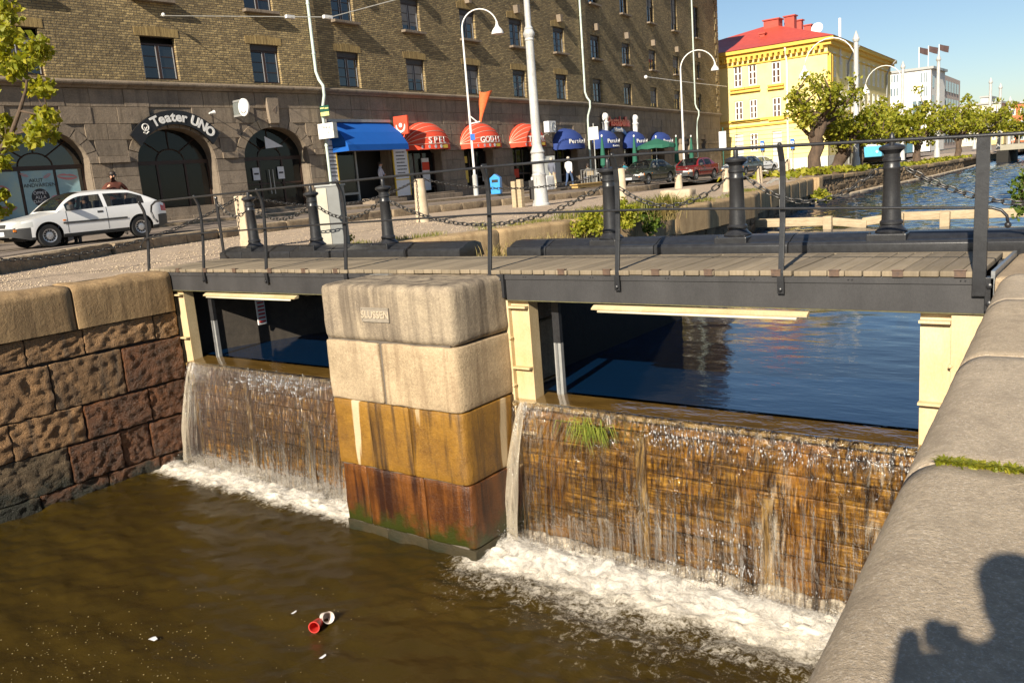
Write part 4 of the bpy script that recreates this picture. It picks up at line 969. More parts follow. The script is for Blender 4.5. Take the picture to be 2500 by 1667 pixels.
bl = ['black iron bollard nearest the street end of the kerb', 'middle black iron bollard of the three by the street quay', 'black iron bollard in front of the stone post and grassy coping', 'black iron bollard in front of the leafy bush on the quay', 'black iron bollard in front of the low timber fender', 'black iron bollard in front of the blue canal water']
BP = []
b0 = None
for i, (px, py) in enumerate(((578, 510), (720, 495), (885, 480), (1399, 450), (1692, 445), (2048, 430))):
    X = ony(px*D, py*D, 9.80).x; BP.append(X)
    t = thing('iron_bollard', bl[i], 'bollard', (X, 9.80, .05), group='black iron bollards on the kerb'); bollard_parts(t)
t = thing('chain_post', 'thin flat iron post where the chain starts at the street end', 'post', ony(527*D*1.0, 530*D, 9.7))
cpx = ony(535, 540, 9.7).x
mb = MB(); mb.box(cpx-.035, cpx+.035, 9.69, 9.71, .1, 1.12); mb.build('bar', M['black_iron'], t, world=True); mb = MB(); mb.sphere((cpx, 9.7, 1.14), .035, 10, 6); mb.build('knob', M['black_iron'], t, world=True)
lm = {}
def link_mesh(L, W, r):
    k = (L, W, r)
    if k not in lm:
        pts = []
        for i in range(14):
            w = 2*math.pi*i/14; pts.append(((L/2-W/2)*(1 if math.cos(w) > 0 else -1)*min(1, abs(math.cos(w))*3)+W/2*math.cos(w)*.9, W/2*math.sin(w), 0))
        mb = MB(); mb.tube(pts, r, 6, closed=True); lm[k] = mb.mesh('link', M['chain_iron'], True)
    return lm[k]
M['chain_iron'] = pm('chain_iron', (.10, .095, .09), (.05, .048, .045), 20, .35, .1, metal=.6)
def chain(A, B, sag, label, L=.112, W=.056, r=.0092, group='chains slung between the iron bollards'):
    A, B = Vector(A), Vector(B); t = thing('chain', label, 'chain', A, group=group)
    S = (B-A).length; n0 = 200
    P = [A+(B-A)*(i/n0)+Vector((0, 0, -sag*4*(i/n0)*(1-i/n0))) for i in range(n0+1)]
    ln = [0]
    for a, b in zip(P, P[1:]): ln.append(ln[-1]+(b-a).length)
    pitch = L-2.6*r; n = max(2, int(ln[-1]/pitch)); me = link_mesh(L, W, r); j = 0
    for i in range(n):
        s = (i+.5)*ln[-1]/n
        while ln[j+1] < s: j += 1
        p = P[j]+(P[j+1]-P[j])*((s-ln[j])/(ln[j+1]-ln[j])); tx = (P[j+1]-P[j]).normalized()
        side = tx.cross(Vector((0, 0, 1))).normalized(); q = Matrix((tx, side, tx.cross(side))).transposed().to_4x4()
        q = q @ Matrix.Rotation(R(90 if i % 2 else 0)+R(random.uniform(12, 30)), 4, 'X'); q.translation = p
        part('link', me, t, q, True)
ZC = .85
names = ['chain from the flat iron post to the bollard nearest the street', 'short chain between the first two bollards by the street quay', 'short chain between the last two bollards by the street quay', 'long low chain across the gap above the pier', 'chain in front of the leafy bush and parked cars', 'chain in front of the quay ladder and garden', 'heavy chain running out over the blue canal water']
CH = [((cpx+.03, 9.7, 1.05), (BP[0]-.15, 9.8, ZC), .16), ((BP[0]+.15, 9.8, ZC), (BP[1]-.15, 9.8, ZC), .18), ((BP[1]+.15, 9.8, ZC), (BP[2]-.15, 9.8, ZC), .22), ((BP[2]+.15, 9.8, ZC), (BP[3]-.15, 9.8, ZC), .42), ((BP[3]+.15, 9.8, ZC), (BP[4]-.15, 9.8, ZC), .27), ((BP[4]+.15, 9.8, ZC), (BP[5]-.15, 9.8, ZC), .30), ((BP[5]+.15, 9.8, ZC), (.45, 9.8, ZC), .42)]
for nm, (a, b, s) in zip(names, CH): chain(a, b, s, nm)
# ------------------------------------------------------------------ the long brick building
bb = thing('brick_building', 'long yellow brown brick building with granite arcade and shop awnings', 'building', (-29, 25, 0))
SEGM = []; SEGL = []
for a, b in zip(FSEG, FSEG[1:]):
    u = (b-a).normalized(); y = Vector((0, 0, 1)).cross(u)
    m = Matrix((u, y, Vector((0, 0, 1)))).transposed().to_4x4(); m.translation = a; SEGM.append(m); SEGL.append((b-a).length)
def fac(px, py):
    for i in range(3):
        a = FSEG[i]; u = SEGM[i].col[0].to_3d(); n = SEGM[i].col[1].to_3d()
        p = onpl(px, py, a, n); s = (p-a).dot(u)
        if s <= SEGL[i] or i == 2: return i, s, p.z
def bp(mb, name, mat, seg, **kw): return mb.build(name, mat, bb, SEGM[seg], True, **kw)
ZTOP = 19.5; ZC0, ZC1 = 5.20, 5.46
WU = [[4.9, 9.5, 14.26, 18.76], [2.2, 6.82, 11.45, 16.1, 20.9], [2.5, 8.0, 13.5, 19.2, 25.3]]
WW = [1.34, 1.36, 1.5]
ROWS = [(5.56, 7.06), (8.36, 9.86), (11.85, 14.55), (16.2, 18.2)]
U0 = [-30, 0, 0]
OPEN = {0: [(u, 1.55, .62 if abs(u-18.76) < .1 else .95, 2.66, 1.18) for u in (4.9, 9.55, 14.35, 18.72)],
        1: [(2.35, 1.95, .55, 2.78, .01), (6.85, 1.3, .45, 2.5, .9), (11.45, 1.3, .75, 2.5, .9), (16.1, 1.3, .75, 2.5, .9), (20.9, 1.4, .5, 2.5, .9)],
        2: [(2.6, 1.4, .2, 2.5, .9), (8.0, 1.5, .2, 2.5, .9), (13.8, 1.5, .1, 2.5, .9), (20.2, .75, -.2, 2.3, .01), (26.2, .6, 2.2, 3.05, .01)]}
def cells(mb, us, zs, holes, y=0.0):
    for a, b in zip(us, us[1:]):
        for c, d in zip(zs, zs[1:]):
            um, zm = (a+b)/2, (c+d)/2
            if any(h[0] < um < h[1] and h[2] < zm < h[3] for h in holes): continue
            mb.quad((a, y, c), (b, y, c), (b, y, d), (a, y, d))
for si in range(3):
    L = SEGL[si]; w = WW[si]
    holes = [(u-w/2, u+w/2, z0, z1) for u in WU[si] for (z0, z1) in ROWS]
    us = sorted({U0[si], L}|{h[0] for h in holes}|{h[1] for h in holes}); zs = sorted({ZC1, ZTOP}|{z for r in ROWS for z in r})
    mb = MB(); cells(mb, us, zs, holes)
    for (a, b, c, d) in holes:
        dp = .20
        mb.quad((a, 0, c), (a, dp, c), (a, dp, d), (a, 0, d)); mb.quad((b, 0, c), (b, dp, c), (b, dp, d), (b, 0, d))
        mb.quad((a, 0, d), (b, 0, d), (b, dp, d), (a, dp, d)); mb.quad((a, 0, c), (b, 0, c), (b, dp, c), (a, dp, c))
    bp(mb, 'wall', M['facade_brick'], si, fix=False)
    # granite storey: backing with the openings cut out
    O = OPEN[si]; mb = MB(); edges = sorted({U0[si], L}|{o[0]-o[1] for o in O}|{o[0]+o[1] for o in O})
    for a, b in zip(edges, edges[1:]):
        um = (a+b)/2; o = next((o for o in O if abs(o[0]-um) < o[1]-.01), None)
        if o is None: mb.quad((a, .025, -1.5), (b, .025, -1.5), (b, .025, ZC0), (a, .025, ZC0)); continue
        c, hw, z0, zsp, rise = o
        mb.quad((a, .025, -1.5), (b, .025, -1.5), (b, .025, z0), (a, .025, z0))
        n = 18; arc = [(c-hw*math.cos(math.pi*i/n), zsp+rise*math.sin(math.pi*i/n)) for i in range(n+1)]
        for p, q in zip(arc, arc[1:]): mb.quad((p[0], .025, p[1]), (q[0], .025, q[1]), (q[0], .025, ZC0), (p[0], .025, ZC0))
        dp = .62
        outline = [(c-hw, z0)]+arc+[(c+hw, z0)]
        for p, q in zip(outline, outline[1:]+outline[:1]): mb.quad((p[0], .025, p[1]), (q[0], .025, q[1]), (q[0], dp, q[1]), (p[0], dp, p[1]))
    bp(mb, 'granite_backing', M['facade_granite'], si, fix=False)
    mb = MB(); mb.quad((U0[si], .95, -1.5), (L, .95, -1.5), (L, .95, ZC0), (U0[si], .95, ZC0)); bp(mb, 'interior_dark', M['dark_interior'], si, fix=False)
    # ashlar blocks, course by course
    rnd = random.Random(si+40); zz = [-.6, .05, .62, 1.15, 1.68, 2.18, 2.66, 2.90, 3.45, 4.0, 4.58, ZC0-.005]
    joined = MB()
    for ci, (z0, z1) in enumerate(zip(zz, zz[1:])):
        zm = (z0+z1)/2; cut = []
        for (c, hw, o0, zsp, rise) in O:
            if z1 <= o0+.02: continue
            ring = .02 if rise < .1 else (.02 if z1 <= zsp+.01 else .30)
            if z0 < zsp: ww = hw+.02
            else:
                t = (z0-zsp)/(rise+(.32 if rise > .1 else .02))
                if t >= 1: continue
                ww = (hw+ring)*math.sqrt(max(0, 1-t*t))
            cut.append((c-ww, c+ww))
        a = max(U0[si], 2.0 if si == 0 else 0)
        free = []
        for (c0, c1) in sorted(cut):
            if c0 > a: free.append((a, c0))
            a = max(a, c1)
        if a < L: free.append((a, L))
        impost = ci == 6
        for (a, b) in free:
            n = max(1, round((b-a)/(1.05 if not impost else 1.8))); ed = [a]+[a+(b-a)*(i+rnd.uniform(-.14, .14))/n for i in range(1, n)]+[b]
            for p, q in zip(ed, ed[1:]):
                pr = (-.10 if impost else rnd.uniform(-.028, -.008)); pr -= .06 if ci < 3 else 0
                if si < 2:
                    mb = MB(); mb.box(p+.006, q-.006, pr, .03, z0+.006, z1-.006); bp(mb, 'impost_block' if impost else 'granite_block', M['facade_granite'], si, bevel=.010)
                else: joined.box(p+.006, q-.006, pr, .03, z0+.006, z1-.006)
    if si == 2: o = bp(joined, 'granite_blocks', M['facade_granite'], 2); o['kind'] = 'stuff'
    # voussoirs round the open arches
    if si == 0:
        for (c, hw, o0, zsp, rise) in O[1:]:
            n = 11
            for i in range(n):
                a0, a1 = math.pi*i/n+.012, math.pi*(i+1)/n-.012; pts = []
                for t in np.linspace(a0, a1, 4): pts.append((c-hw*math.cos(t), zsp+rise*math.sin(t)))
                for t in np.linspace(a1, a0, 4): pts.append((c-(hw+.34)*math.cos(t), zsp+(rise+.36)*math.sin(t)))
                mb = MB(); mb.prism(pts, 'y', -.03-(.03 if i == n//2 else 0), .05); bp(mb, 'voussoir', M['facade_granite'], 0)
    # string course: blocks with a moulded edge
    prof = [(.04, ZC0), (-.10, ZC0), (-.14, ZC0+.06), (-.27, ZC0+.10), (-.30, ZC0+.15), (-.30, ZC0+.20), (-.05, ZC1+.02), (.04, ZC1+.02)]
    n = int((L-U0[si])/1.3) if si else 30; u_a = U0[si] if si else 2.0
    ed = [u_a+(L-u_a)*i/n for i in range(n+1)]
    for p, q in zip(ed, ed[1:]):
        mb = MB(); mb.prism(prof, 'x', p+.004, q-.004); bp(mb, 'cornice_block', M['facade_granite'], si)
mb = MB(); mb.box(-80, .5, 0, .5, 0, ZTOP+.01); mb.quad((-31.8, 0, -1.5), (-31.8, 0, ZTOP), (-31.8, 40, ZTOP), (-31.8, 40, -1.5))
# far end wall, roof, eaves
e = FSEG[3]; mb = MB(); mb.quad((e.x, e.y, -1.5), (e.x-14, e.y+1.6, -1.5), (e.x-14, e.y+1.6, ZTOP), (e.x, e.y, ZTOP)); mb.build('end_wall', M['facade_brick'], bb, world=True, fix=False)
rf = MB(); P = [FSEG[0]+(FSEG[0]-FSEG[1])*1.4]+FSEG[1:]
for a, b in zip(P, P[1:]): rf.quad((a.x+.5, a.y, ZTOP+.3), (b.x+.5, b.y, ZTOP+.3), (b.x-14, b.y, ZTOP+4), (a.x-14, a.y, ZTOP+4)); rf.quad((a.x+.5, a.y, ZTOP-.1), (b.x+.5, b.y, ZTOP-.1), (b.x+.5, b.y, ZTOP+.3), (a.x+.5, a.y, ZTOP+.3))
rf.build('roof', pm('roof_dark', (.10, .06, .045), (.07, .045, .035), 3, .8), bb, world=True, fix=False)
# quoins at the far corner
for i in range(24):
    z = ZC1+.05+i*.585; wd = .95 if i % 2 else .62
    mb = MB(); mb.box(SEGL[2]-wd, SEGL[2]+.10, -.07, .1, z, z+.545); bp(mb, 'quoin', M['facade_brick'], 2, bevel=.02)

# windows: frame, six panes, shade box, soldier lintel, sill
def window_meshes(w, h, rows, arched):
    fr = MB(); t = .065
    fr.box(-w/2, -w/2+t, 0, .06, 0, h); fr.box(w/2-t, w/2, 0, .06, 0, h); fr.box(-w/2+t, w/2-t, 0, .06, 0, t); fr.box(-w/2+t, w/2-t, 0, .06, h-t, h); fr.box(-.05, .05, -.012, .058, t, h-t)
    for s in (-1, 1):
        for i in range(1, rows):
            z = t+(h-2*t)*i/rows; a, b = (-w/2+t, -.05) if s < 0 else (.05, w/2-t); fr.box(a, b, .012, .05, z-.016, z+.016)
    pa = MB(); pw = (w/2-t-.05)-.03; ph = (h-2*t)/rows-.032; pa.quad((-pw/2, 0, -ph/2), (pw/2, 0, -ph/2), (pw/2, 0, ph/2), (-pw/2, 0, ph/2))
    iw = MB()
    for s in (-1, 1):
        a, b = (-w/2+t, -.05) if s < 0 else (.05, w/2-t); iw.box(a, a+.028, -.004, .011, t, h-t); iw.box(b-.028, b, -.004, .011, t, h-t)
    spots = [((s*(.05+(w/2-t-.05)/2)), t+(h-2*t)*(i+.5)/rows) for s in (-1, 1) for i in range(rows)]
    return fr.mesh('window', M['window_wood']), pa.mesh('pane', M['window_glass'], fix=False), spots, iw.mesh('casement', M['casement'])
M['casement'] = pm('casement', (.42, .43, .44), (.34, .34, .35), 8, .5)
sol = {}
for si in range(3):
    w = WW[si]
    for ri, (z0, z1) in enumerate(ROWS):
        box_h = .22 if ri < 2 else 0
        fm_, pn, spots, cs = window_meshes(w, z1-z0-box_h, 3 if ri < 2 else 5, ri == 1)
        bx = MB(); bx.box(-w/2, w/2, -.03, .06, z1-z0-box_h+.002, z1-z0-.002); bx = bx.mesh('shade_box', M['shade_box']) if box_h else None
        cu = MB(); cu.quad((-w/2, .12, .05), (-w/2+.32, .12, .05), (-w/2+.26, .12, z1-z0-.1), (-w/2, .12, z1-z0-.1)); cu.quad((w/2, .12, .05), (w/2-.3, .12, .05), (w/2-.25, .12, z1-z0-.1), (w/2, .12, z1-z0-.1)); cu = cu.mesh('curtain', M['curtain'], fix=False)
        sl = MB(); sl.box(-w/2-.12, w/2+.12, -.26, .0, -.12, -.005); sl = sl.mesh('sill', M['facade_granite'], bevel=.012)
        for ui, u in enumerate(WU[si]):
            if si == 0 and ui == 0 and ri < 3: continue
            if ri == 3 and si == 0: continue
            o = part('window', fm_, bb, SEGM[si] @ Matrix.Translation((u, .135, z0)), True)
            for (sx, sz) in spots: part('pane', pn, o, Matrix.Translation((sx, .03, sz)))
            if si < 2 or ri < 2: part('casement', cs, o)
            if bx and not (ri == 0 and si == 0 and ui < 3): part('shade_box', bx, o)
            if (ui*7+ri*5+si*3) % 5 in (0, 2):
                kk = (.35, .55, .8)[(ui+ri) % 3]; hh_ = z1-z0-box_h-.13
                bl_ = MB()
                for sx0, sx1 in ((-w/2+.10, -.085), (.085, w/2-.10)): bl_.quad((sx0, .022, .065+hh_*(1-kk)), (sx1, .022, .065+hh_*(1-kk)), (sx1, .022, .065+hh_), (sx0, .022, .065+hh_))
                bl_.build('blind', M['curtain'], o, fix=False)
            if ri > 0: part('sill', sl, o, Matrix.Translation((0, -.135, 0)))
            if ri < 2:   # soldier course, piece by piece on the nearer windows
                n = 12; lw_ = w+.36
                if (si, ri) not in sol:
                    lst = []
                    for k in range(n):
                        a = -lw_/2+lw_*k/n; b = a+lw_/n-.012; m_ = (a+b)/2; rz_ = .05*(1-(2*m_/lw_)**2) if ri == 0 else .14*(1-(2*m_/lw_)**2)
                        mb = MB(); mb.box(a, b, -.014, .02, z1-z0+.005+rz_*.3, z1-z0+.29+rz_); lst.append(mb.mesh('lintel_brick', M['brick_soldier']))
                    sol[(si, ri)] = lst
                if si < 2:
                    for me in sol[(si, ri)]: part('lintel_brick', me, o, Matrix.Translation((0, -.135, 0)))
            if ri == 1:
                mb = MB(); mb.prism([(-.10, z1-z0+.30), (.10, z1-z0+.30), (.14, z1-z0+.72), (-.14, z1-z0+.72)], 'y', -.30, .02); mb.build('keystone', M['facade_granite'], o, Matrix.Translation((0, -.135, 0)))
    M['pane_back'] = M['dark_interior']
# dark rooms behind the upper windows
for si in range(3):
    mb = MB(); mb.quad((U0[si], .6, ZC1), (SEGL[si], .6, ZC1), (SEGL[si], .6, ZTOP), (U0[si], .6, ZTOP)); bp(mb, 'room_dark', M['dark_interior'], si, fix=False)

# rain pipes
def pipe(si, u, ztop):
    y = -.12
    pts = [(u, y, ztop), (u, y, 6.1), (u+.03, y-.10, 5.75), (u+.05, y-.28, 5.5), (u+.05, y-.28, 5.1), (u+.05, y-.10, 4.6), (u+.05, y-.06, 4.3), (u+.05, y-.06, zr(25)+.1)]
    mb = MB(); mb.tube(pts, .065, 10); bp(mb, 'rain_pipe', M['pipe_green'], si, smooth=40)
    for z in (3.0, 6.8, 8.8, 10.8): mb = MB(); mb.tube([(u+.05 if z < 5 else u, y-.06 if z < 5 else y, z), (u+.05 if z < 5 else u, y-.06 if z < 5 else y, z+.06)], .082, 10); bp(mb, 'pipe_collar', M['pipe_green'], si)
pipe(1, .05, ZTOP); pipe(2, .12, ZTOP); pipe(2, 23.75, ZTOP)

# ---- arcade fillings
def frame_bar(mb, a, b, y, r=.04):
    mb.tube([(a[0], y, a[1]), (b[0], y, b[1])], r, 4)
for k, (c, hw, z0, zsp, rise) in enumerate(OPEN[0][1:]):
    y = .56; mb = MB(); mb.box(c-hw, c+hw, y, y+.05, zsp-.10, zsp+.04)
    for x in (c-hw+.03, c-hw*.36, c+hw*.36, c+hw-.03): mb.box(x-.04, x+.04, y, y+.05, z0, zsp-.10)
    for t in (45, 90, 135): mb.tube([(c-.5*math.cos(R(t)), y+.02, zsp+.04+.4*math.sin(R(t))), (c-hw*math.cos(R(t)), y+.02, zsp+rise*math.sin(R(t)))], .022, 4)
    mb.tube([(c-.55*math.cos(t), y+.02, zsp+.04+.42*math.sin(t)) for t in np.linspace(0, math.pi, 13)], .022, 4)
    bp(mb, 'arch_frame', M['window_wood'], 0)
    mb = MB(); mb.quad((c-hw, y+.04, z0), (c+hw, y+.04, z0), (c+hw, y+.04, zsp), (c-hw, y+.04, zsp))
    n = 14; arc = [(c-hw*math.cos(math.pi*i/n), y+.04, zsp+rise*math.sin(math.pi*i/n)) for i in range(n+1)]; mb.add(arc, [tuple(range(n+1))])
    bp(mb, 'arch_glass', M['shop_glass'] if k else M['window_glass'], 0, fix=False)
# advertising film in the dental clinic window
def poster_mat():
    m, nt, b = nodes_of('poster_film'); b.inputs['Roughness'].default_value = .25
    f = noise(nt, coord(nt), 1.2, 5); c = ramp(nt, f, [(.3, (.20, .36, .42)), (.5, (.30, .46, .50)), (.7, (.42, .52, .42))]).outputs[0]
    nt.links.new(c, b.inputs['Base Color']); return m
c, hw, z0, zsp, rise = OPEN[0][1]; y = .55
pan = MB(); pan.box(c-hw+.08, c-hw*.36-.05, y-.004, y, z0+.05, zsp-.12); pan.box(c-hw*.36+.05, c+hw*.36-.05, y-.004, y, z0+.05, zsp-.12); pan.box(c+hw*.36+.05, c+hw-.22, y-.004, y, z0+.05, zsp-.12)
film = bp(pan, 'window_poster', poster_mat(), 0)
lipm = pm('lip_print', (.62, .20, .22), (.45, .20, .20), 14, .4)
def lips(u, z, s, tilt):
    mb = MB(); n = 24; vs = []; fs = []
    for i in range(n+1):
        t = -1+2*i/n; up_ = .30*(1-t*t)**.75*(1-.25*math.exp(-(t/.16)**2)); inn = .09*(1-t*t)
        dn = .32*(1-t*t)**.7; vs += [(t, up_), (t, inn), (t, -inn), (t, -dn)]
    for i in range(n): a = 4*i; fs += [(a, a+4, a+5, a+1), (a+2, a+6, a+7, a+3)]
    ca, sa = math.cos(tilt), math.sin(tilt)
    mb.add([(u+s*(x*ca-z_*sa), y-.008, z+s*(x*sa+z_*ca)) for x, z_ in vs], fs); mb.build('printed_lips', lipm, film, fix=False)
for u, z, s, t in ((c-1.25, 2.05, .35, -.3), (c-1.15, 1.35, .36, .12), (c-.42, 2.42, .14, -.4), (c+.30, 2.36, .15, .5), (c+.95, 2.30, .34, -.1), (c+.72, 1.55, .42, -.25)): lips(u, z, s, t)
part('lettering', text_mesh('AKUT', .17, .002, M['ink']), film, Matrix.Translation((c-.08, y-.012, 2.22)) @ TXM)
part('lettering', text_mesh('TANDVÅRDEN', .17, .002, M['ink']), film, Matrix.Translation((c-.03, y-.012, 2.06)) @ TXM)
mb = MB(); mb.lathe([(.001, 0), (.29, 0), (.29, .003), (.001, .003)], 28); d_ = mb.build('printed_disc', M['ink'], film, Matrix.Translation((c-.02, y-.007, 1.66)) @ Matrix.Rotation(R(90), 4, 'X'))
for i, s in enumerate(('ÖPPET', 'ALLA', 'DAGAR')): part('lettering', text_mesh(s, .15, .002, M['paper']), film, Matrix.Translation((c-.02, y-.014, 1.80-.14*i)) @ TXM)
# door of the third arch
c, hw, z0, zsp, rise = OPEN[0][3]; y = .54
mb = MB(); mb.box(c-hw+.05, c+.35, y, y+.04, z0+.95, z0+1.02); mb.box(c+.45, c+hw-.05, y, y+.04, z0+.95, z0+1.02); bp(mb, 'door_rail', M['window_wood'], 0)
for u in (c-.16, c+.02): mb = MB(); mb.tube([(u, y-.05, z0+.55), (u, y-.05, z0+1.55)], .02, 8); bp(mb, 'door_handle', M['steel_edge'], 0)
for u in (c-.75, c+.45):
    mb = MB(); mb.box(u-.16, u+.16, y-.006, y-.001, z0+1.15, z0+1.65); o = bp(mb, 'door_notice', M['paper'], 0)
    mb = MB(); mb.box(u-.11, u+.11, y-.010, y-.007, z0+1.37, z0+1.44); mb.build('print_lines', M['ink'], o, Matrix.Identity(4))
mb = MB(); mb.prism([(c-.3, zsp+.85), (c-.3, zsp+.35), (c+.55, zsp+.42)], 'y', .30, .31); bp(mb, 'hanging_board', M['paper'], 0)
# house number stone
mb = MB(); mb.prism([(c-.28, 4.98), (c-.22, 3.98), (c+.22, 3.98), (c+.28, 4.98)], 'y', -.16, .0); ks = bp(mb, 'number_stone', M['facade_granite'], 0, bevel=.01)
part('lettering', text_mesh('4', .42, .008, pm('cut_figure', (.20, .155, .12), (.16, .12, .09), 9, .9), shear=.25), ks, Matrix.Translation((c, -.165, 4.5)) @ TXM)
# theatre sign: a dark curved board with white letters
c, hw, z0, zsp, rise = OPEN[0][2]
pts = []
R0, R1 = 1.72, 2.22; zc = zsp-.42
for t in np.linspace(R(34), R(146), 22): pts.append((c-R0*math.cos(t)*1.0, zc+R0*math.sin(t)))
for t in np.linspace(R(142), R(38), 22): pts.append((c-R1*math.cos(t), zc+R1*math.sin(t)))
mb = MB(); mb.prism(pts, 'y', -.22, -.10); sg = bp(mb, 'theatre_sign', M['black_paint'], 0)
txt = 'Teater UNO'; adv = [.9, .78, .78, .55, .78, .6, .5, 1.0, 1.05, 1.05]; tot = sum(adv); a_ = R(126); span = R(76)
acc = 0
for ch, ad in zip(txt, adv):
    th = R(123)-span*((acc+ad/2)/tot)+R(-4); acc += ad
    th = R(180)-(R(62)+span*((acc-ad/2)/tot)+R(0))
    if ch != ' ':
        rr = R0+.10; cx = c+math.cos(th)*(R0+.245); cz = zc+math.sin(th)*(R0+.245)
        part('letter', text_mesh(ch, .47, .012, M['white_paint'], .017), sg, Matrix.Translation((cx, -.236, cz)) @ Matrix.Rotation(-(th-math.pi/2)*1.0, 4, 'Y') @ TXM)
mk = MB(); th = R(180)-R(53); mx, mz = c+math.cos(th)*(R0+.24), zc+math.sin(th)*(R0+.24)
mk.tube([(mx+.12*math.cos(t), -.235, mz+.05+.12*math.sin(t)) for t in np.linspace(0, 6.28, 15)][:-1], .022, 5, closed=True); mk.tube([(mx-.1, -.235, mz-.13), (mx, -.235, mz-.18), (mx+.1, -.235, mz-.1)], .022, 5); mk.tube([(mx-.06, -.235, mz+.06), (mx+.05, -.235, mz-.1)], .018, 5); mk.tube([(mx+.06, -.235, mz+.06), (mx-.05, -.235, mz-.1)], .018, 5)
mk.build('emblem', M['white_paint'], sg, Matrix.Identity(4))
# projecting round sign on a clear plate, and a small horn lamp
i_, su, sz = fac(551*D, 252*D)
t_ = thing('hanging_sign', 'white round projecting sign with a smile mark beside the theatre', 'sign', SEGM[0] @ Vector((su, 0, sz)))
rM = SEGM[0] @ Matrix.Translation((su-.30, -.75, sz)) 
mb = MB(); mb.lathe([(.001, -.03), (.33, -.03), (.33, .03), (.001, .03)], 32); fc = mb.build('disc', M['white_paint'], t_, rM @ Matrix.Rotation(R(90), 4, 'Y'), True, smooth=40)
mb = MB(); mb.tube([(-.034, .20*math.sin(t), -.06-.16*math.cos(t)) for t in np.linspace(R(-62), R(62), 9)], .014, 5); mb.sphere((-.034, .05, .08), .016, 6, 4); mb.sphere((-.034, -.03, .02), .016, 6, 4); mb.build('smile_mark', M['ink'], t_, rM, True)
mb = MB(); mb.box(-.004, .004, .33, .74, -.28, .30); mb.build('clear_plate', glass_mat('clear_plastic', .5, .1, .7, 0, (.4, .42, .4)), t_, rM, True)
for z in (-.27, .28): mb = MB(); mb.box(-.02, .02, .2, .78, z-.035, z+.035); mb.build('clamp', M['tin_galv'], t_, rM, True)
i_, su, sz = fac(478*D, 262*D); t_ = thing('spot_lamp', 'small white spot lamp on a bracket above the theatre sign', 'lamp', SEGM[0] @ Vector((su, 0, sz)))
mb = MB(); mb.tube([(0, 0, 0), (0, -.35, .0)], .015, 6); mb.build('bracket', M['tin_galv'], t_, SEGM[0] @ Matrix.Translation((su, 0, sz)), True)
mb = MB(); mb.tube([(-.16, -.35, -.02), (-.05, -.35, 0), (.06, -.35, .02)], [.03, .05, .085], 10); mb.build('lamp_head', M['white_paint'], t_, SEGM[0] @ Matrix.Translation((su, 0, sz)), True, smooth=40)

# ---- awnings
def letters_on_arc(sg, txt, size, mat, c, hw, out, z, seg, a0, da, adv=None, parent_w=True):
    n = len(txt)
    for k, ch in enumerate(txt):
        if ch == ' ': continue
        a = a0+da*(k-(n-1)/2)
        u = c-hw*math.cos(a); y = -out*math.sin(a); tang = Vector((hw*math.sin(a), -out*math.cos(a), 0)).normalized()
        ang_ = math.atan2(tang.y, tang.x)
        part('letter', text_mesh(ch, size, .012, mat, .008), sg, SEGM[seg] @ Matrix.Translation((u, y-.03, z)) @ Matrix.Rotation(ang_, 4, 'Z') @ TXM, True)
def dome(seg, c, hw, out, z0, h, mat, label, txt, piping=True, small=None, group=None):
    t = thing('dome_awning', label, 'awning', SEGM[seg] @ Vector((c, 0, z0)), group=group)
    vs = []; fs = []; na, nb = 24, 10
    for j in range(nb+1):
        b = R(90)*j/nb
        for i in range(na+1):
            a = math.pi*i/na; sg_ = math.sin(a); scal = 1-.045*math.sin(b*8)**2*sg_
            vs.append((c-hw*math.cos(a), -.03-out*sg_*math.sin(b)*scal, z0+h*sg_*math.cos(b)*scal))
    fs = [(j*(na+1)+i, j*(na+1)+i+1, (j+1)*(na+1)+i+1, (j+1)*(na+1)+i) for j in range(nb) for i in range(na)]
    mb = MB(); mb.add(vs, fs); mb.build('hood', mat, t, SEGM[seg], True, smooth=True, fix=False)
    mb = MB(); vs = []
    for i in range(na+1):
        a = math.pi*i/na; vs += [(c-hw*math.cos(a), -.03-out*math.sin(a), z0), (c-hw*math.cos(a), -.035-out*math.sin(a)*1.01, z0-.25+.012*math.cos(i*2.1))]
    mb.add(vs, [(2*i, 2*i+2, 2*i+3, 2*i+1) for i in range(na)]); mb.build('valance', mat, t, SEGM[seg], True, smooth=True, fix=False)
    if piping:
        for j in (2, 4, 6, 8, 10):
            b = R(90)*j/nb; pts = []
            for i in range(na+1):
                a = math.pi*i/na; sg_ = math.sin(a); scal = 1-.045*math.sin(b*8)**2*sg_; pts.append((c-hw*math.cos(a), -.035-out*sg_*math.sin(b)*scal*1.01, z0+h*sg_*math.cos(b)*scal+.008))
            mb = MB(); mb.tube(pts, .014, 5); mb.build('piping', M['piping'], t, SEGM[seg], True)
    if txt:
        n = len(txt); letters_on_arc(t, txt, .43 if piping else .38, M['white_paint'], c, hw*.99, out*.985+.02, z0+.16 if piping else z0+.20, seg, R(85) if piping else R(90), R(12.5) if piping else R(8.5))
    if piping:
        for a in (48, 63, 77, 91, 105):
            if a == 105:
                u = c-hw*math.cos(R(103)); mb = MB(); mb.box(-.20, .20, -.012, .0, -.08, .08); mb.build('yellow_badge', M['yellow_paint'], t, SEGM[seg] @ Matrix.Translation((u, -.05-out*math.sin(R(103)), z0-.13)), True)
            else:
                u = c-hw*math.cos(R(a)); mb = MB(); mb.lathe([(.045, 0), (.085, 0), (.085, .008), (.045, .008)], 14); mb.build('round_mark', M['paper'], t, SEGM[seg] @ Matrix.Translation((u, -.05-out*math.sin(R(a)), z0-.13)) @ Matrix.Rotation(R(90), 4, 'X'), True)
    if small: letters_on_arc(t, small, .17, M['paper'], c, hw, out+.02, z0-.12, seg, R(92), R(4.2))
    return t
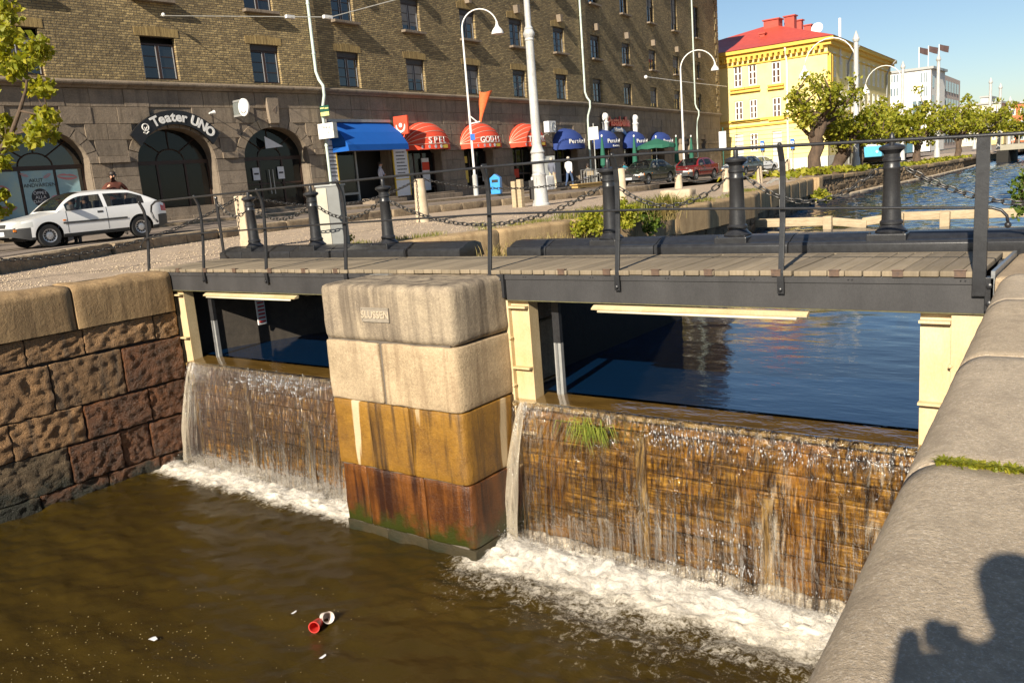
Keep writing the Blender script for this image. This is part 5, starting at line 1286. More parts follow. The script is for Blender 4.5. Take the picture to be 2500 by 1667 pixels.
dome(1, 6.85, 1.62, 1.05, 2.95, 1.12, M['awning_red'], 'red dome awning lettered SPEL beside the blue shop awning', 'SPEL', group='red dome awnings')
dome(1, 11.45, 1.62, 1.05, 2.95, 1.12, M['awning_red'], 'red dome awning lettered GODIS behind the arched lamp post', 'GODIS', group='red dome awnings')
dome(1, 16.1, 1.62, 1.05, 2.95, 1.12, M['awning_red'], 'red dome awning lettered TOBAK behind the big grey pole', 'TOBAK', group='red dome awnings')
dome(1, 20.85, 1.62, 1.05, 2.72, 1.08, M['awning_navy'], 'navy dome awning next to the air conditioner', 'Persian E', False, group='navy dome awnings')
dome(2, 2.7, 1.7, 1.05, 2.70, 1.05, M['awning_navy'], 'navy dome awning under the red restaurant sign, partly shaded', 'Persian E', False, 'Restaurang', group='navy dome awnings')
dome(2, 8.1, 1.75, 1.05, 2.68, 1.02, M['awning_navy'], 'navy dome awning between the restaurant sign and the last awning', 'Persian E', False, group='navy dome awnings')
dome(2, 13.9, 1.8, 1.05, 2.66, 1.0, M['awning_navy'], 'navy dome awning furthest along the facade, by the carved portal', 'Persian E', False, 'Restaurang', group='navy dome awnings')
# blue box awning
t = thing('shop_awning', 'bright blue sloping shop awning over the doorway with menu boards', 'awning', SEGM[1] @ Vector((2.5, 0, 3.5)))
a, b = .42, 4.35
mb = MB(); mb.quad((a, -.05, 4.02), (b, -.05, 4.02), (b, -.72, 3.55), (a, -.72, 3.55)); mb.quad((a, -.72, 3.55), (b, -.72, 3.55), (b, -1.15, 2.98), (a, -1.15, 2.98)); mb.add([(a, -.05, 4.02), (a, -.72, 3.55), (a, -1.15, 2.98), (a, -.05, 2.75)], [(0, 1, 2, 3)]); mb.add([(b, -.05, 4.02), (b, -.72, 3.55), (b, -1.15, 2.98), (b, -.05, 2.75)], [(0, 1, 2, 3)]); mb.build('canopy', M['awning_blue'], t, SEGM[1], True, fix=False)
mb = MB(); mb.quad((a, -1.155, 2.98), (b, -1.155, 2.98), (b, -1.17, 2.72), (a, -1.17, 2.72)); mb.quad((a, -1.15, 2.97), (a, -.05, 2.97), (a, -.05, 2.72), (a, -1.17, 2.72)); mb.build('valance', M['awning_blue'], t, SEGM[1], True, fix=False)
mb = MB(); mb.box(a-.05, b+.05, -.16, 0, 4.03, 4.15); mb.build('roller_case', M['tin_galv'], t, SEGM[1], True)
# shop window, door, wall boards
O1 = OPEN[1][0]
mb = MB(); mb.box(.42, 2.4, .5, .54, .95, 2.75); bp(mb, 'shop_window', M['shop_glass'], 1)
mb = MB(); mb.box(2.4, 2.5, .45, .55, .55, 2.78); mb.box(.4, 2.4, .45, .55, .85, .95); bp(mb, 'shop_frame', M['tin_galv'], 1)
for (u0, u1, z0, z1, nm, lb) in ((.05+.0, .62, .85, 3.25, 'menu_board', 'tall grey menu board beside the rain pipe'), (4.28, 5.35, .60, 3.05, 'menu_board', 'tall white menu board with yellow edges by the shop door')):
    t = thing(nm, lb, 'sign board', SEGM[1] @ Vector(((u0+u1)/2, -.15, z0))); y = -.20
    mb = MB(); mb.box(u0, u1, y, y+.04, z0, z1); mb.build('panel', M['paper'], t, SEGM[1], True)
    mb = MB(); mb.box(u1-.05, u1+.01, y-.01, y+.05, z0, z1); (mb.box(u0-.01, u0+.05, y-.01, y+.05, z0, z1), mb.box(u0+.05, u1-.05, y-.01, y+.05, z0+.75, z0+.80)) if u0 > 1 else None; mb.build('edging', M['yellow_paint'], t, SEGM[1], True)
    rr = random.Random(5)
    mb = MB()
    for i in range(9):
        x_ = (u0+u1)/2-(u1-u0)*.30
        for k in range(6):
            w_ = (u1-u0)*.09*rr.uniform(.6, 1.2); mb.box(x_, x_+w_, y-.006, y-.001, z1-.27-.16*i, z1-.22-.16*i); x_ += w_+.02
    mb.build('print_lines', M['ink'], t, SEGM[1], True)
mb = MB(); i_, su, sz = fac(905*D, 297*D)
t = thing('shop_sign', 'red shop sign with a white mark at the corner of the blue awning', 'sign', SEGM[1] @ Vector((4.75, -.6, 3.9)))
mb = MB(); mb.box(-.06, .06, -.42, .42, -.42, .42); sM = SEGM[1] @ Matrix.Translation((4.62, -.62, 3.86)); mb.build('panel', M['awning_red'], t, sM, True, bevel=.01)
mb = MB(); mb.tube([(-.068, .26*math.cos(tt), -.02+.3*math.sin(tt)) for tt in np.linspace(R(170), R(370), 12)], [.02+.05*math.sin(math.pi*k/11) for k in range(12)], 6); mb.lathe([(.001, -.005), (.10, -.005), (.10, .005), (.001, .005)], 14); mb.v = [(x if k < 12*6 else -.068+z, y_ if k < 72 else y_, z if k < 72 else x) for k, (x, y_, z) in enumerate(mb.v)]; mb.build('white_mark', M['white_paint'], t, sM, True)
# white box sign and the black and yellow one on the rain pipe
i_, su, sz = fac(737*D, 300*D)
t = thing('box_sign', 'white lit box sign with two lines of letters on the rain pipe', 'sign', SEGM[1] @ Vector((-.1, -.5, sz)))
bM_ = SEGM[1] @ Matrix.Translation((-.15, -.62, sz-.08)); mb = MB(); mb.box(-.11, .11, -.46, .46, -.32, .32); mb.build('case', M['grey_paint'], t, bM_, True)
mb = MB(); mb.box(-.125, -.112, -.45, .45, -.31, .31); mb.build('face', M['white_paint'], t, bM_, True)
mb = MB(); rr = random.Random(2)
for k in range(2):
    for j in range(6): yy = -.28+.095*j; hh_ = rr.uniform(.05, .10); mb.box(-.130, -.1255, yy, yy+rr.uniform(.015, .05), .10-.22*k, .10-.22*k+hh_)
mb.build('print_lines', pm('grey_ink', (.3, .3, .3), None, 5), t, bM_, True)
i_, su, sz = fac(724*D, 258*D)
t = thing('street_sign', 'small black and yellow sign on the pale green rain pipe', 'sign', SEGM[1] @ Vector((-.05, -.3, sz))); bM_ = SEGM[1] @ Matrix.Translation((-.02, -.45, sz))
mb = MB(); mb.box(-.015, .015, -.26, .26, -.22, .22); mb.build('plate', M['green_paint'], t, bM_, True); mb = MB(); mb.box(-.022, -.016, -.25, .25, -.2, -.04); mb.box(-.022, -.016, -.24, -.02, .08, .13); mb.box(-.022, -.016, .02, .24, .10, .15); mb.build('yellow_band', pm('pale_yellow', (.78, .70, .28), (.7, .6, .2), 5, .5), t, bM_, True)
# air conditioner
i_, su, sz = fac(1268*D, 293*D); t = thing('air_conditioner', 'white air conditioner box on a wall bracket between red and navy awnings', 'air conditioner', SEGM[1] @ Vector((18.8, -.3, 3.85)))
aM = SEGM[1] @ Matrix.Translation((18.55, -.35, 3.85)); mb = MB(); mb.box(-.42, .42, -.18, .18, -.33, .33); mb.build('case', M['paper'], t, aM, True, bevel=.02)
mb = MB(); mb.tube([(.1+.24*math.cos(w_), -.19, .24*math.sin(w_)) for w_ in np.linspace(0, 6.28, 21)[:-1]], .02, 5, closed=True); mb.lathe([(.001, 0), (.07, 0), (.07, .01), (.001, .01)], 10, (.1, -.2, 0)); mb.build('fan_guard', M['grey_paint'], t, aM, True)
mb = MB(); mb.tube([(-.3, .35, -.45), (-.3, -.2, -.36)], .02, 5); mb.tube([(.3, .35, -.45), (.3, -.2, -.36)], .02, 5); mb.build('bracket', M['tin_galv'], t, aM, True)
# restaurant sign: red letters between two pale columns, blue ribbon below
t = thing('restaurant_sign', 'red lettered restaurant sign between two white figures with a blue ribbon', 'sign', SEGM[2] @ Vector((5.6, -.2, 4.2)))
mb = MB(); mb.box(3.1, 7.9, -.10, -.02, 3.98, 4.32); mb.build('letter_panel', pm('dark_red', (.25, .02, .02), (.2, .015, .015), 6, .5), t, SEGM[2], True)
part('lettering', text_mesh('Pastabella', .92, .04, M['red_paint'], .03), t, SEGM[2] @ Matrix.Translation((5.5, -.16, 4.28)) @ Matrix.Scale(1.12, 4, (1, 0, 0)) @ TXM, True)
for u in (2.75, 8.35):
    mb = MB(); mb.lathe([(.16, 0), (.20, .35), (.22, .62), (.27, .66), (.27, .72), (.18, .75), (.20, .95), (.26, 1.05), (.22, 1.22), (.10, 1.32)], 12, (u, -.30, 3.5)); mb.tube([(u, -.3, 4.45), (u+(-.35 if u < 5 else .35), -.32, 4.38)], [.15, .07], 8); mb.build('figure', M['white_paint'], t, SEGM[2], True, smooth=50)
pts = [(5.4-1.6*math.cos(tt), 3.32+.62*math.sin(tt)) for tt in np.linspace(R(20), R(160), 12)]+[(5.4-1.6*math.cos(tt), 3.02+.62*math.sin(tt)) for tt in np.linspace(R(160), R(20), 12)]
mb = MB(); mb.prism(pts, 'y', -.16, -.08); mb.build('ribbon', pm('ribbon_blue', (.03, .20, .50), (.02, .14, .38), 6, .5), t, SEGM[2], True)
part('lettering', text_mesh('Advent In', .42, .012, M['white_paint']), t, SEGM[2] @ Matrix.Translation((5.4, -.19, 3.72)) @ TXM, True)
# carved figures beside the portal, door and shop fittings behind the awnings
for u in (19.0, 21.6):
    mb = MB(); mb.lathe([(.30, 0), (.30, .25), (.22, .3), (.24, .9), (.30, 1.25), (.26, 1.6), (.14, 1.75), (.19, 1.95), (.15, 2.15), (.05, 2.2)], 12, (u, -.2, .9)); bp(mb, 'carved_figure', M['facade_granite'], 2, smooth=50)
mb = MB(); mb.box(20.0, 20.75, -.25, .05, 3.2, 4.55); bp(mb, 'carved_console', M['facade_granite'], 2, bevel=.05)
for si in (1, 2):
    for k, (c, hw, z0, zsp, rise) in enumerate(OPEN[si]):
        if (si, k) in ((1, 0), (2, 4)): continue
        mb = MB(); mb.box(c-hw+.02, c+hw-.02, .50, .53, z0+.5, zsp+.1); bp(mb, 'shop_window', M['shop_glass'], si)
        mb = MB()
        for u in (c-hw+.04, c-.3, c+.35, c+hw-.04): mb.box(u-.035, u+.035, .45, .5, z0, zsp+.1)
        mb.box(c-hw, c+hw, .45, .5, z0+.42, z0+.5); bp(mb, 'shop_frame', M['window_wood'], si)
mb = MB()
for k in range(7): mb.tube([(5.75+.1*k, .40, .6), (5.75+.1*k, .40, 2.5)], .012, 4)
bp(mb, 'door_grille', M['tin_galv'], 1)
mb = MB(); mb.box(7.05, 7.6, .38, .42, .75, 2.35); o = bp(mb, 'window_poster', M['paper'], 1); mb = MB(); mb.box(7.05, 7.6, .37, .379, 1.75, 2.15); mb.build('poster_red', M['awning_red'], o, Matrix.Identity(4))
for (u0, u1, z0, z1, mt) in ((10.4, 10.9, .95, 1.65, 'yellow_paint'), (10.45, 10.9, 2.0, 2.35, 'yellow_paint'), (12.2, 12.7, .95, 1.9, 'grey_paint'), (15.2, 15.9, 1.0, 1.5, 'awning_red')):
    mb = MB(); mb.box(u0, u1, .40, .42, z0, z1); bp(mb, 'window_poster', M[mt], 1)
mb = MB(); mb.box(19.2, 19.9, -.12, .0, .5, 1.9); bp(mb, 'wall_cabinet', M['grey_paint'], 1)
# steps at the doors
for (si, c, w_) in ((1, 2.9, .9), (1, 6.85, 1.3), (0, 18.7, 1.5)):
    mb = MB(); mb.box(c-w_, c+w_, -.7, -.1, -.2, .62); bp(mb, 'door_step', M['facade_granite'], si, bevel=.015)
    mb = MB(); mb.box(c-w_-.2, c+w_+.2, -1.05, -.701, -.2, .52); bp(mb, 'door_step', M['facade_granite'], si, bevel=.015)
# ------------------------------------------------------------------ canal quay on the street side
def along(P, step):
    """points every step metres along a polyline, with headings"""
    out = []; carry = 0
    for a, b in zip(P, P[1:]):
        a, b = Vector((*a, 0)), Vector((*b, 0)); L = (b-a).length; t = (b-a)/L; s = carry
        while s < L: out.append((a+t*s, t)); s += step
        carry = s-L
    return out
sd = 200
pts = along(QUAY[:9], 2.35)
for i, (p, t) in enumerate(pts):
    if p.y < 9.6 or p.y > 43: continue
    L_ = 2.33; m = Matrix((t, Vector((0, 0, 1)).cross(t), Vector((0, 0, 1)))).transposed().to_4x4(); q = p+t*1.17
    hgt = .78
    mb = coping(L_, .62, hgt, .10, 6, .010, 200+i); m.translation = (q.x, q.y, zq(q.y))
    mb.build('coping_stone', M['quay_smooth'], qw, m, True, smooth=60)
rough = [stone(.78, .5, .36, .05, 4, .05, 4, 300+k).mesh('stone', M['quay_rough'], True, fix=False) for k in range(8)]
rnd = random.Random(5)
for ci in range(3):
    pts = along(QUAY[:9], .80)
    for i, (p, t) in enumerate(pts):
        if p.y < 13.5 or p.y > 44: continue
        m = Matrix((t, Vector((0, 0, 1)).cross(t), Vector((0, 0, 1)))).transposed().to_4x4(); m.translation = (p.x+t.x*(.4*(ci % 2)), p.y+t.y*(.4*(ci % 2)), zq(p.y)-.95-.35*ci)
        part('stone', rnd.choice(rough), qw, m @ Matrix.Translation((0, .33+.04*rnd.random(), 0)), True)
mb = MB()
for y0, y1 in zip(YS, YS[1:]):
    if y1 < 45: mb.quad((qx(y0)-.30, y0, -3), (qx(y1)-.30, y1, -3), (qx(y1)-.30, y1, -.3), (qx(y0)-.30, y0, -.3))
mb.build('backing', M['joint_dark'], qw, world=True, fix=False)
# beyond the ladder: rubble wall with a ledge at the water
qw2 = thing('quay_wall', 'dark rubble quay wall with weeds and a pale ledge at the waterline', 'wall', (-10.3, 60, Z_UP))
rub = [stone(.85, .45, .34, .07, 4, .07, 4, 320+k).mesh('stone', M['quay_rough'], True, fix=False) for k in range(8)]
for ci in range(4):
    for i, (p, t) in enumerate(along(QUAY[8:13], .87)):
        if ci < 4:
            m = Matrix((t, Vector((0, 0, 1)).cross(t), Vector((0, 0, 1)))).transposed().to_4x4(); m.translation = (p.x, p.y+.4*(ci % 2), zq(p.y)-.36-.33*ci)
            part('stone', rnd.choice(rub), qw2, m @ Matrix.Translation((0, .45+.06*rnd.random(), 0)), True)
for i, (p, t) in enumerate(along(QUAY[8:14], 2.4)):
    m = Matrix((t, Vector((0, 0, 1)).cross(t), Vector((0, 0, 1)))).transposed().to_4x4(); m.translation = (p.x+t.x*1.2, p.y+1.2, zq(p.y)-.11)
    mb = stone(2.38, .6, .22, .04, 4, .02, 3, 400+i); mb.build('coping_stone', M['quay_rough'] if i % 3 else M['quay_smooth'], qw2, m @ Matrix.Translation((0, .5, 0)), True, smooth=True, fix=False)
    m2 = m.copy(); m2.translation = (p.x+t.x*1.2, p.y+1.2, Z_UP+.03); mb = stone(2.36, .34, .16, .03, 3, .01, 3, 430+i); mb.build('ledge_stone', M['pale_stone'], qw2, m2 @ Matrix.Translation((0, .06, 0)), True, smooth=True, fix=False)
mb = MB()
for y0, y1 in zip(YS, YS[1:]):
    if y0 > 44: mb.quad((qx(y0)-.55, y0, -3), (qx(y1)-.55, y1, -3), (qx(y1)-.55, y1, zq(y1)-.05), (qx(y0)-.55, y0, zq(y0)-.05))
mb.build('backing', M['quay_rough'], qw2, world=True, fix=False)
mb = stone(.9, .7, 1.0, .05, 4, .02, 3, 450); mb.build('end_block', M['quay_smooth'], qw2, Matrix.Translation((-14.1, 45.3, -.7)), True, smooth=True)
# ladder
lp = onz(1983*D, 497*D, Z_UP); t = thing('quay_ladder', 'pale iron ladder down the quay wall to the water', 'ladder', (qx(35)+.1, 35.2, Z_UP))
for dy in (-.2, .2):
    mb = MB(); mb.tube([(qx(35.2)-.45, 35.2+dy, -.05), (qx(35.2)-.15, 35.2+dy, .12), (qx(35.2)+.10, 35.2+dy, .05), (qx(35.2)+.10, 35.2+dy, Z_UP-.3)], .03, 6); mb.build('stile', M['tin_galv'], t, world=True)
for k in range(5): mb = MB(); mb.tube([(qx(35.2)+.10, 35.0, -.3-.3*k), (qx(35.2)+.10, 35.4, -.3-.3*k)], .02, 5); mb.build('rung', M['tin_galv'], t, world=True)
# low timber fender in the water
t = thing('timber_fender', 'weathered timber fender on posts crossing the canal, one beam broken', 'fender', (-8, 30.5, Z_UP))
def fl(px): p = onz(px, 535, Z_UP+.05); return p
FY = 30.6
xs = [ony(p*D, 505*D, FY).x for p in (1645, 1905, 1985, 2075, 2260, 2420)]
mb = stone(xs[1]-xs[0]-.02, .22, .30, .02, 3, .01); mb.build('beam', M['wood_weather'], t, Matrix.Translation(((xs[0]+xs[1])/2, FY, Z_UP+.25)), True, smooth=True)
mb = stone(xs[2]-xs[1], .22, .28, .02, 3, .02); mb.build('broken_beam', M['wood_weather'], t, Matrix.Translation(((xs[1]+xs[2])/2+.1, FY, Z_UP+.17)) @ Matrix.Rotation(R(6), 4, 'Y'), True, smooth=True)
mb = stone(xs[3]-xs[2]+.1, .22, .28, .02, 3, .02); mb.build('broken_beam', M['wood_weather'], t, Matrix.Translation(((xs[2]+xs[3])/2, FY+.05, Z_UP+.26)) @ Matrix.Rotation(R(-7), 4, 'Y'), True, smooth=True)
mb = stone(xs[5]-xs[3], .22, .28, .02, 3, .01); mb.build('beam', M['wood_weather'], t, Matrix.Translation(((xs[3]+xs[5])/2, FY, Z_UP+.33)), True, smooth=True)
for k, x in enumerate((xs[0]+.4, xs[1], xs[3]-.1, xs[4], xs[5]-.1, (xs[3]+xs[4])/2+.1)):
    mb = stone(.30, .26, 1.1, .03, 3, .02, 3, k); mb.build('post', M['wood_weather'], t, Matrix.Translation((x, FY-.18, Z_UP-.1)), True, smooth=True)

# ------------------------------------------------------------------ kerb stones along the street
kt = thing('street_kerb', 'high rough kerb of split granite stones along the tram street', 'kerb', (-19, 12, .2))
for i, (p, t) in enumerate(along([KERB[0]]+KERB[1:9], 1.25)):
    if p.y > 40: continue
    m = Matrix((t, Vector((0, 0, 1)).cross(t), Vector((0, 0, 1)))).transposed().to_4x4(); zz_ = zr(p.y); hh = .36
    m.translation = (p.x+t.x*.62, p.y+t.y*.62, zz_-hh/2+.004)
    mb = stone(1.235, .34, hh, .025, 5 if p.y < 20 else 3, .03, 5, 500+i); mb.build('kerb_stone', M['kerb_stone'], kt, m @ Matrix.Translation((0, .17, 0)), True, smooth=True, fix=False)

# ------------------------------------------------------------------ street furniture
def zgq(x, y):   # height of the gravel between quay and kerb
    a, b = kx(y), qx(y)-.55; t = min(1, max(0, (x-a)/(b-a))); return (zr(y)-.24)*(1-t)+(zq(y)-.012)*t
SB = [(575, 575, 445, .17, 'square pale stone post behind the bollard nearest the street'), (972, 510, 408, .21, 'round tapered stone bollard on the gravel, chain ring on top'), (1430, 470, 385, .18, 'round stone bollard beside the leafy bush'), (1560, 455, 400, .17, 'pale stone bollard in front of the dark parked car'), (1668, 440, 386, .17, 'pale stone bollard in front of the red parked car'), (1745, 420, 381, .17, 'pale stone bollard in front of the white parked car'), (1810, 400, 366, .2, 'pale stone bollard before the white plinth of the yellow house')]
SBP = []
for i, (px, yb, yt, rad, lab) in enumerate(SB):
    p = onz(px*D, yb*D, .04); z0 = zgq(p.x, p.y); p = onz(px*D, yb*D, z0); top = ony(px*D-6, yt*D, p.y).z; h = max(.7, top-z0)
    t = thing('stone_bollard', lab, 'bollard', (p.x, p.y, z0-.03), group='stone bollards along the quay')
    if i == 0:
        mb = MB(); mb.box(-.15, .15, -.13, .13, 0, h); mb.build('shaft', M['pale_stone'], t, bevel=.02)
    else:
        mb = MB(); mb.lathe([(rad, 0), (rad*.96, .1), (rad*.72, h-.06), (rad*.66, h-.01), (rad*.5, h)], 20); mb.build('shaft', M['pale_stone'], t, smooth=40)
    mb = MB(); mb.tube([(.06*math.cos(w_), 0, h+.05+.06*math.sin(w_)) for w_ in np.linspace(0, 6.28, 13)[:-1]], .014, 5, closed=True); mb.build('ring', M['chain_iron'], t)
    SBP.append(Vector((p.x, p.y, z0+h-.02)))
nm = ['thin chain behind the cabinet joining the square post and the stone bollard', 'thin chain from the stone bollard past the big pole to the bush', 'thin chain in front of the dark parked car', 'thin chain in front of the red parked car', 'thin chain leading towards the white parked car', 'thin chain leading to the yellow house']
for a, b, n_ in zip(SBP, SBP[1:], nm): chain(a, b, min(.45, (b-a).length*.085), n_, .13, .06, .011, 'thin chains between the stone bollards')
pf = Vector((-15.1, 3.5, 1.05)); chain(pf, SBP[0], .75, 'thin chain hanging in front of the white car', .13, .06, .011, 'thin chains between the stone bollards')
# grey cabinet
p = onz(775*D, 572*D, .02); t = thing('street_cabinet', 'cream and grey electrical cabinet on the gravel quay', 'cabinet', (p.x, p.y, zgq(p.x, p.y)), R(30))
mb = MB(); mb.box(-.21, .21, -.18, .18, -.02, 1.22); mb.build('body', pm('cabinet_grey', (.20, .205, .20), (.15, .155, .15), 3, .5), t, bevel=.012); mb = MB(); mb.box(-.212, -.02, -.192, -.181, .02, 1.19); mb.build('door', pm('cabinet_cream', (.48, .45, .36), (.38, .35, .28), 3, .5), t); mb = MB(); mb.box(-.23, .23, -.20, .20, 1.221, 1.25); mb.build('lid', M['grey_paint'], t)
# wooden twin post
p = onz(1192*D, 472*D, .04); t = thing('wooden_post', 'pair of pale wooden posts beside the big grey pole', 'post', (p.x, p.y, zgq(p.x, p.y)))
for dx, h in ((-.14, .95), (.12, 1.0)): mb = MB(); mb.box(dx-.09, dx+.09, -.1, .1, -.05, h); mb.build('post', M['wood_weather'], t, bevel=.01)
# big grey pole
p = onz(1243*D, 472*D, .04); p = onz(1243*D, 472*D, zgq(p.x, p.y))
t = thing('tram_pole', 'tall ornate pale grey iron pole on the quay', 'pole', p)
mb = MB(); mb.lathe([(.34, -.05), (.34, .06), (.29, .10), (.27, .5), (.25, 1.05), (.27, 1.12), (.235, 1.18), (.225, 1.55), (.27, 1.62), (.24, 1.72), (.25, 1.80), (.23, 1.88), (.27, 1.94), (.24, 2.0), (.20, 2.1), (.175, 2.2)], 24); mb.build('base', M['pole_grey'], t, smooth=40)
mb = MB(); mb.lathe([(.172, 2.18), (.16, 4.0), (.145, 5.85)], 20); mb.build('shaft', M['pole_grey'], t, smooth=40)
mb = MB(); mb.lathe([(.145, 5.85), (.17, 5.88), (.15, 5.95), (.20, 6.05), (.21, 6.12), (.17, 6.2), (.155, 6.24), (.17, 6.28), (.12, 6.34), (.115, 6.36)], 20); mb.build('collar', M['pole_grey'], t, smooth=40)
mb = MB(); mb.lathe([(.112, 6.35), (.10, 9.0), (.08, 9.2)], 16); mb.build('upper_shaft', M['pole_grey'], t, smooth=40)
mb = MB(); mb.box(-.06, .06, -.275, -.245, .45, 1.0); mb.build('access_plate', M['pole_grey'], t); mb = MB(); mb.box(-.28, -.1, -.30, -.26, .25, .95); mb.build('dark_plate', M['beam_grey'], t)
# arched street lamps
def lamp_post(base, hgt, reach, az, label, extra=False, rad=.055):
    t = thing('street_lamp', label, 'street lamp', base, az, group='arched street lamps')
    mb = MB(); mb.lathe([(.13, 0), (.13, 1.0), (.085, 1.05), (.08, 1.1)], 12); mb.build('base', M['pole_grey'], t, smooth=40)
    R_ = reach/2
    pts = [(0, 0, 1.08), (0, 0, hgt*.55), (0, 0, hgt-R_)]+[(R_-R_*math.cos(a), 0, hgt-R_+R_*math.sin(a)) for a in np.linspace(.15, R(165), 14)]
    mb = MB(); mb.tube(pts, [rad*1.2, rad, rad*.8]+[rad*.62]*14, 10); mb.build('arched_pole', M['white_paint'], t, smooth=40)
    ex_, ez = pts[-1][0], pts[-1][2]
    mb = MB(); mb.lathe([(.05, .02), (.06, -.1), (.10, -.22), (.24, -.38), (.30, -.52), (.30, -.58), (.26, -.58)], 18, (ex_, 0, ez)); mb.build('lamp_shade', M['white_paint'], t, smooth=40)
    return t
lb_ = Vector((-27.35, 33.65, zr(33.6)+.14))
ltop = onpl(1095*D, 22*D, lb_, Vector((FW.x, FW.y, 0)).normalized()).z
lz = math.atan2(RT.y, RT.x)
t1 = lamp_post(lb_, ltop-lb_.z, 1.75, lz, 'arched white street lamp with an orange windsock in front of the red awnings')
fo = MB(); fo.tube([(.0, 0, 3.55), (.5, 0, 3.62)], .035, 6); fo.tube([(0, 0, 3.95), (.35, 0, 3.62)], .03, 6); fo.build('flag_holder', M['white_paint'], t1)
so = MB(); vs = []; fs = []
for j in range(9):
    tt = j/8; w0 = (.06+.26*tt**1.3)
    for i in range(12): a = 2*math.pi*i/12; vs.append((.52+.36*tt+w0*math.cos(a)*(1+.15*math.sin(3*a+j)), .5*w0*math.sin(a), 3.62+1.42*tt+.05*math.sin(a*2+j)))
fs = [(j*12+i, j*12+(i+1) % 12, (j+1)*12+(i+1) % 12, (j+1)*12+i) for j in range(8) for i in range(12)]; so.add(vs, fs)
o = thing('windsock', 'crumpled orange cloth windsock on the lamp post holder', 'windsock', lb_, lz); so.build('cloth', M['orange_cloth'], o, smooth=True, fix=False)
mb = MB(); mb.box(-.05, .18, -.09, .09, 2.75, 3.05); mb.build('blue_tag', M['blue_paint'], t1)
Y2 = 60.0; b2 = ony(1572*D, 395*D, Y2); b2 = Vector((b2.x, Y2, zr(Y2)+.1)); top2 = ony(1598*D, 113*D, Y2).z
lamp_post(b2, top2-b2.z, 2.6, lz, 'arched white street lamp in front of the brick building end', rad=.07)
# litter bin by the lamp
t = thing('litter_bin', 'bright blue litter bin standing beside the lamp post', 'bin', lb_+Vector((.75, .75, 0)), .4); mb = MB(); mb.prism([(-.24, 0), (.24, 0), (.27, .80), (0, 1.0), (-.27, .80)], 'y', -.22, .22); mb.build('body', M['blue_bin'], t, bevel=.02); mb = MB(); mb.box(-.16, .16, -.235, -.221, .58, .72); mb.build('slot', M['black_paint'], t)
# road sign in front of the restaurant
sp_ = ony(1365*D, 330*D, 46.0); t = thing('traffic_sign', 'blank white back of a traffic sign on a grey post', 'sign', (sp_.x, 46, zr(46)+.1)); mb = MB(); mb.tube([(sp_.x, 46, zr(46)), (sp_.x, 46, 3.9)], .035, 8); mb.build('post', M['tin_galv'], t, world=True)
a_ = ony(1353*D, 293*D, 46); b_ = ony(1376*D, 320*D, 46); mb = MB(); mb.box(a_.x, b_.x, 45.93, 45.96, b_.z, a_.z); mb.build('panel', M['white_paint'], t, world=True, bevel=.01)
sp_ = ony(1661*D, 335*D, 66.0); t = thing('traffic_sign', 'grey sign plate on a post at the brick building corner', 'sign', (sp_.x, 66, zr(66))); mb = MB(); mb.tube([(sp_.x, 66, zr(66)), (sp_.x, 66, 3.6)], .05, 8); mb.build('post', M['green_paint'], t, world=True); mb = MB(); mb.box(sp_.x-.3, sp_.x+.3, 65.9, 65.94, 2.0, 3.3); mb.build('panel', M['paper'], t, world=True)

# overhead wires
def wire(name, label, P, r=.016):
    mb = MB(); mb.tube(P, r, 5); o = mb.build(name, M['white_paint'], smooth=True); tag(o, label, 'cable', 'overhead wires'); return o
i_, u_, z_ = fac(365*D, 38*D); A_ = SEGM[i_] @ Vector((u_, -.1, z_))
B_ = atd(760*D, 40*D, 24); C_ = atd(930*D, -6, 22)
t = thing('span_wire', 'white span wire with clamps fixed to the brick wall', 'cable', A_)
for P in ([A_, B_], [B_, C_]): mb = MB(); mb.tube(P, .012, 5); mb.build('wire', M['tin_galv'], t, world=True)
mb = MB(); mb.sphere(A_+Vector((.2, 0, 0)), .07, 8, 6); mb.build('insulator', M['white_paint'], t, world=True)
for f_ in (.80, .985): q_ = A_+(B_-A_)*f_; mb = MB(); mb.cbox(q_, .10, .30, .09); mb.build('clamp', M['white_paint'], t, world=True)
i_, u_, z_ = fac(1568, 190); A2 = SEGM[i_] @ Vector((u_, -.1, z_)); i_, u_, z_ = fac(1750, 215); A3 = SEGM[i_] @ Vector((u_, -1.0, z_)); t = thing('span_wire', 'thin span wire stretched along the far end of the brick wall', 'cable', A2)
mb = MB(); mb.tube([A2+Vector((.3, 0, 0)), (A2+A3)/2+Vector((.5, 0, -.12)), A3], .022, 5); mb.build('wire', M['white_paint'], t, world=True); mb = MB(); mb.sphere(A2+Vector((.2, 0, 0)), .14, 8, 6); mb.build('insulator', M['white_paint'], t, world=True)

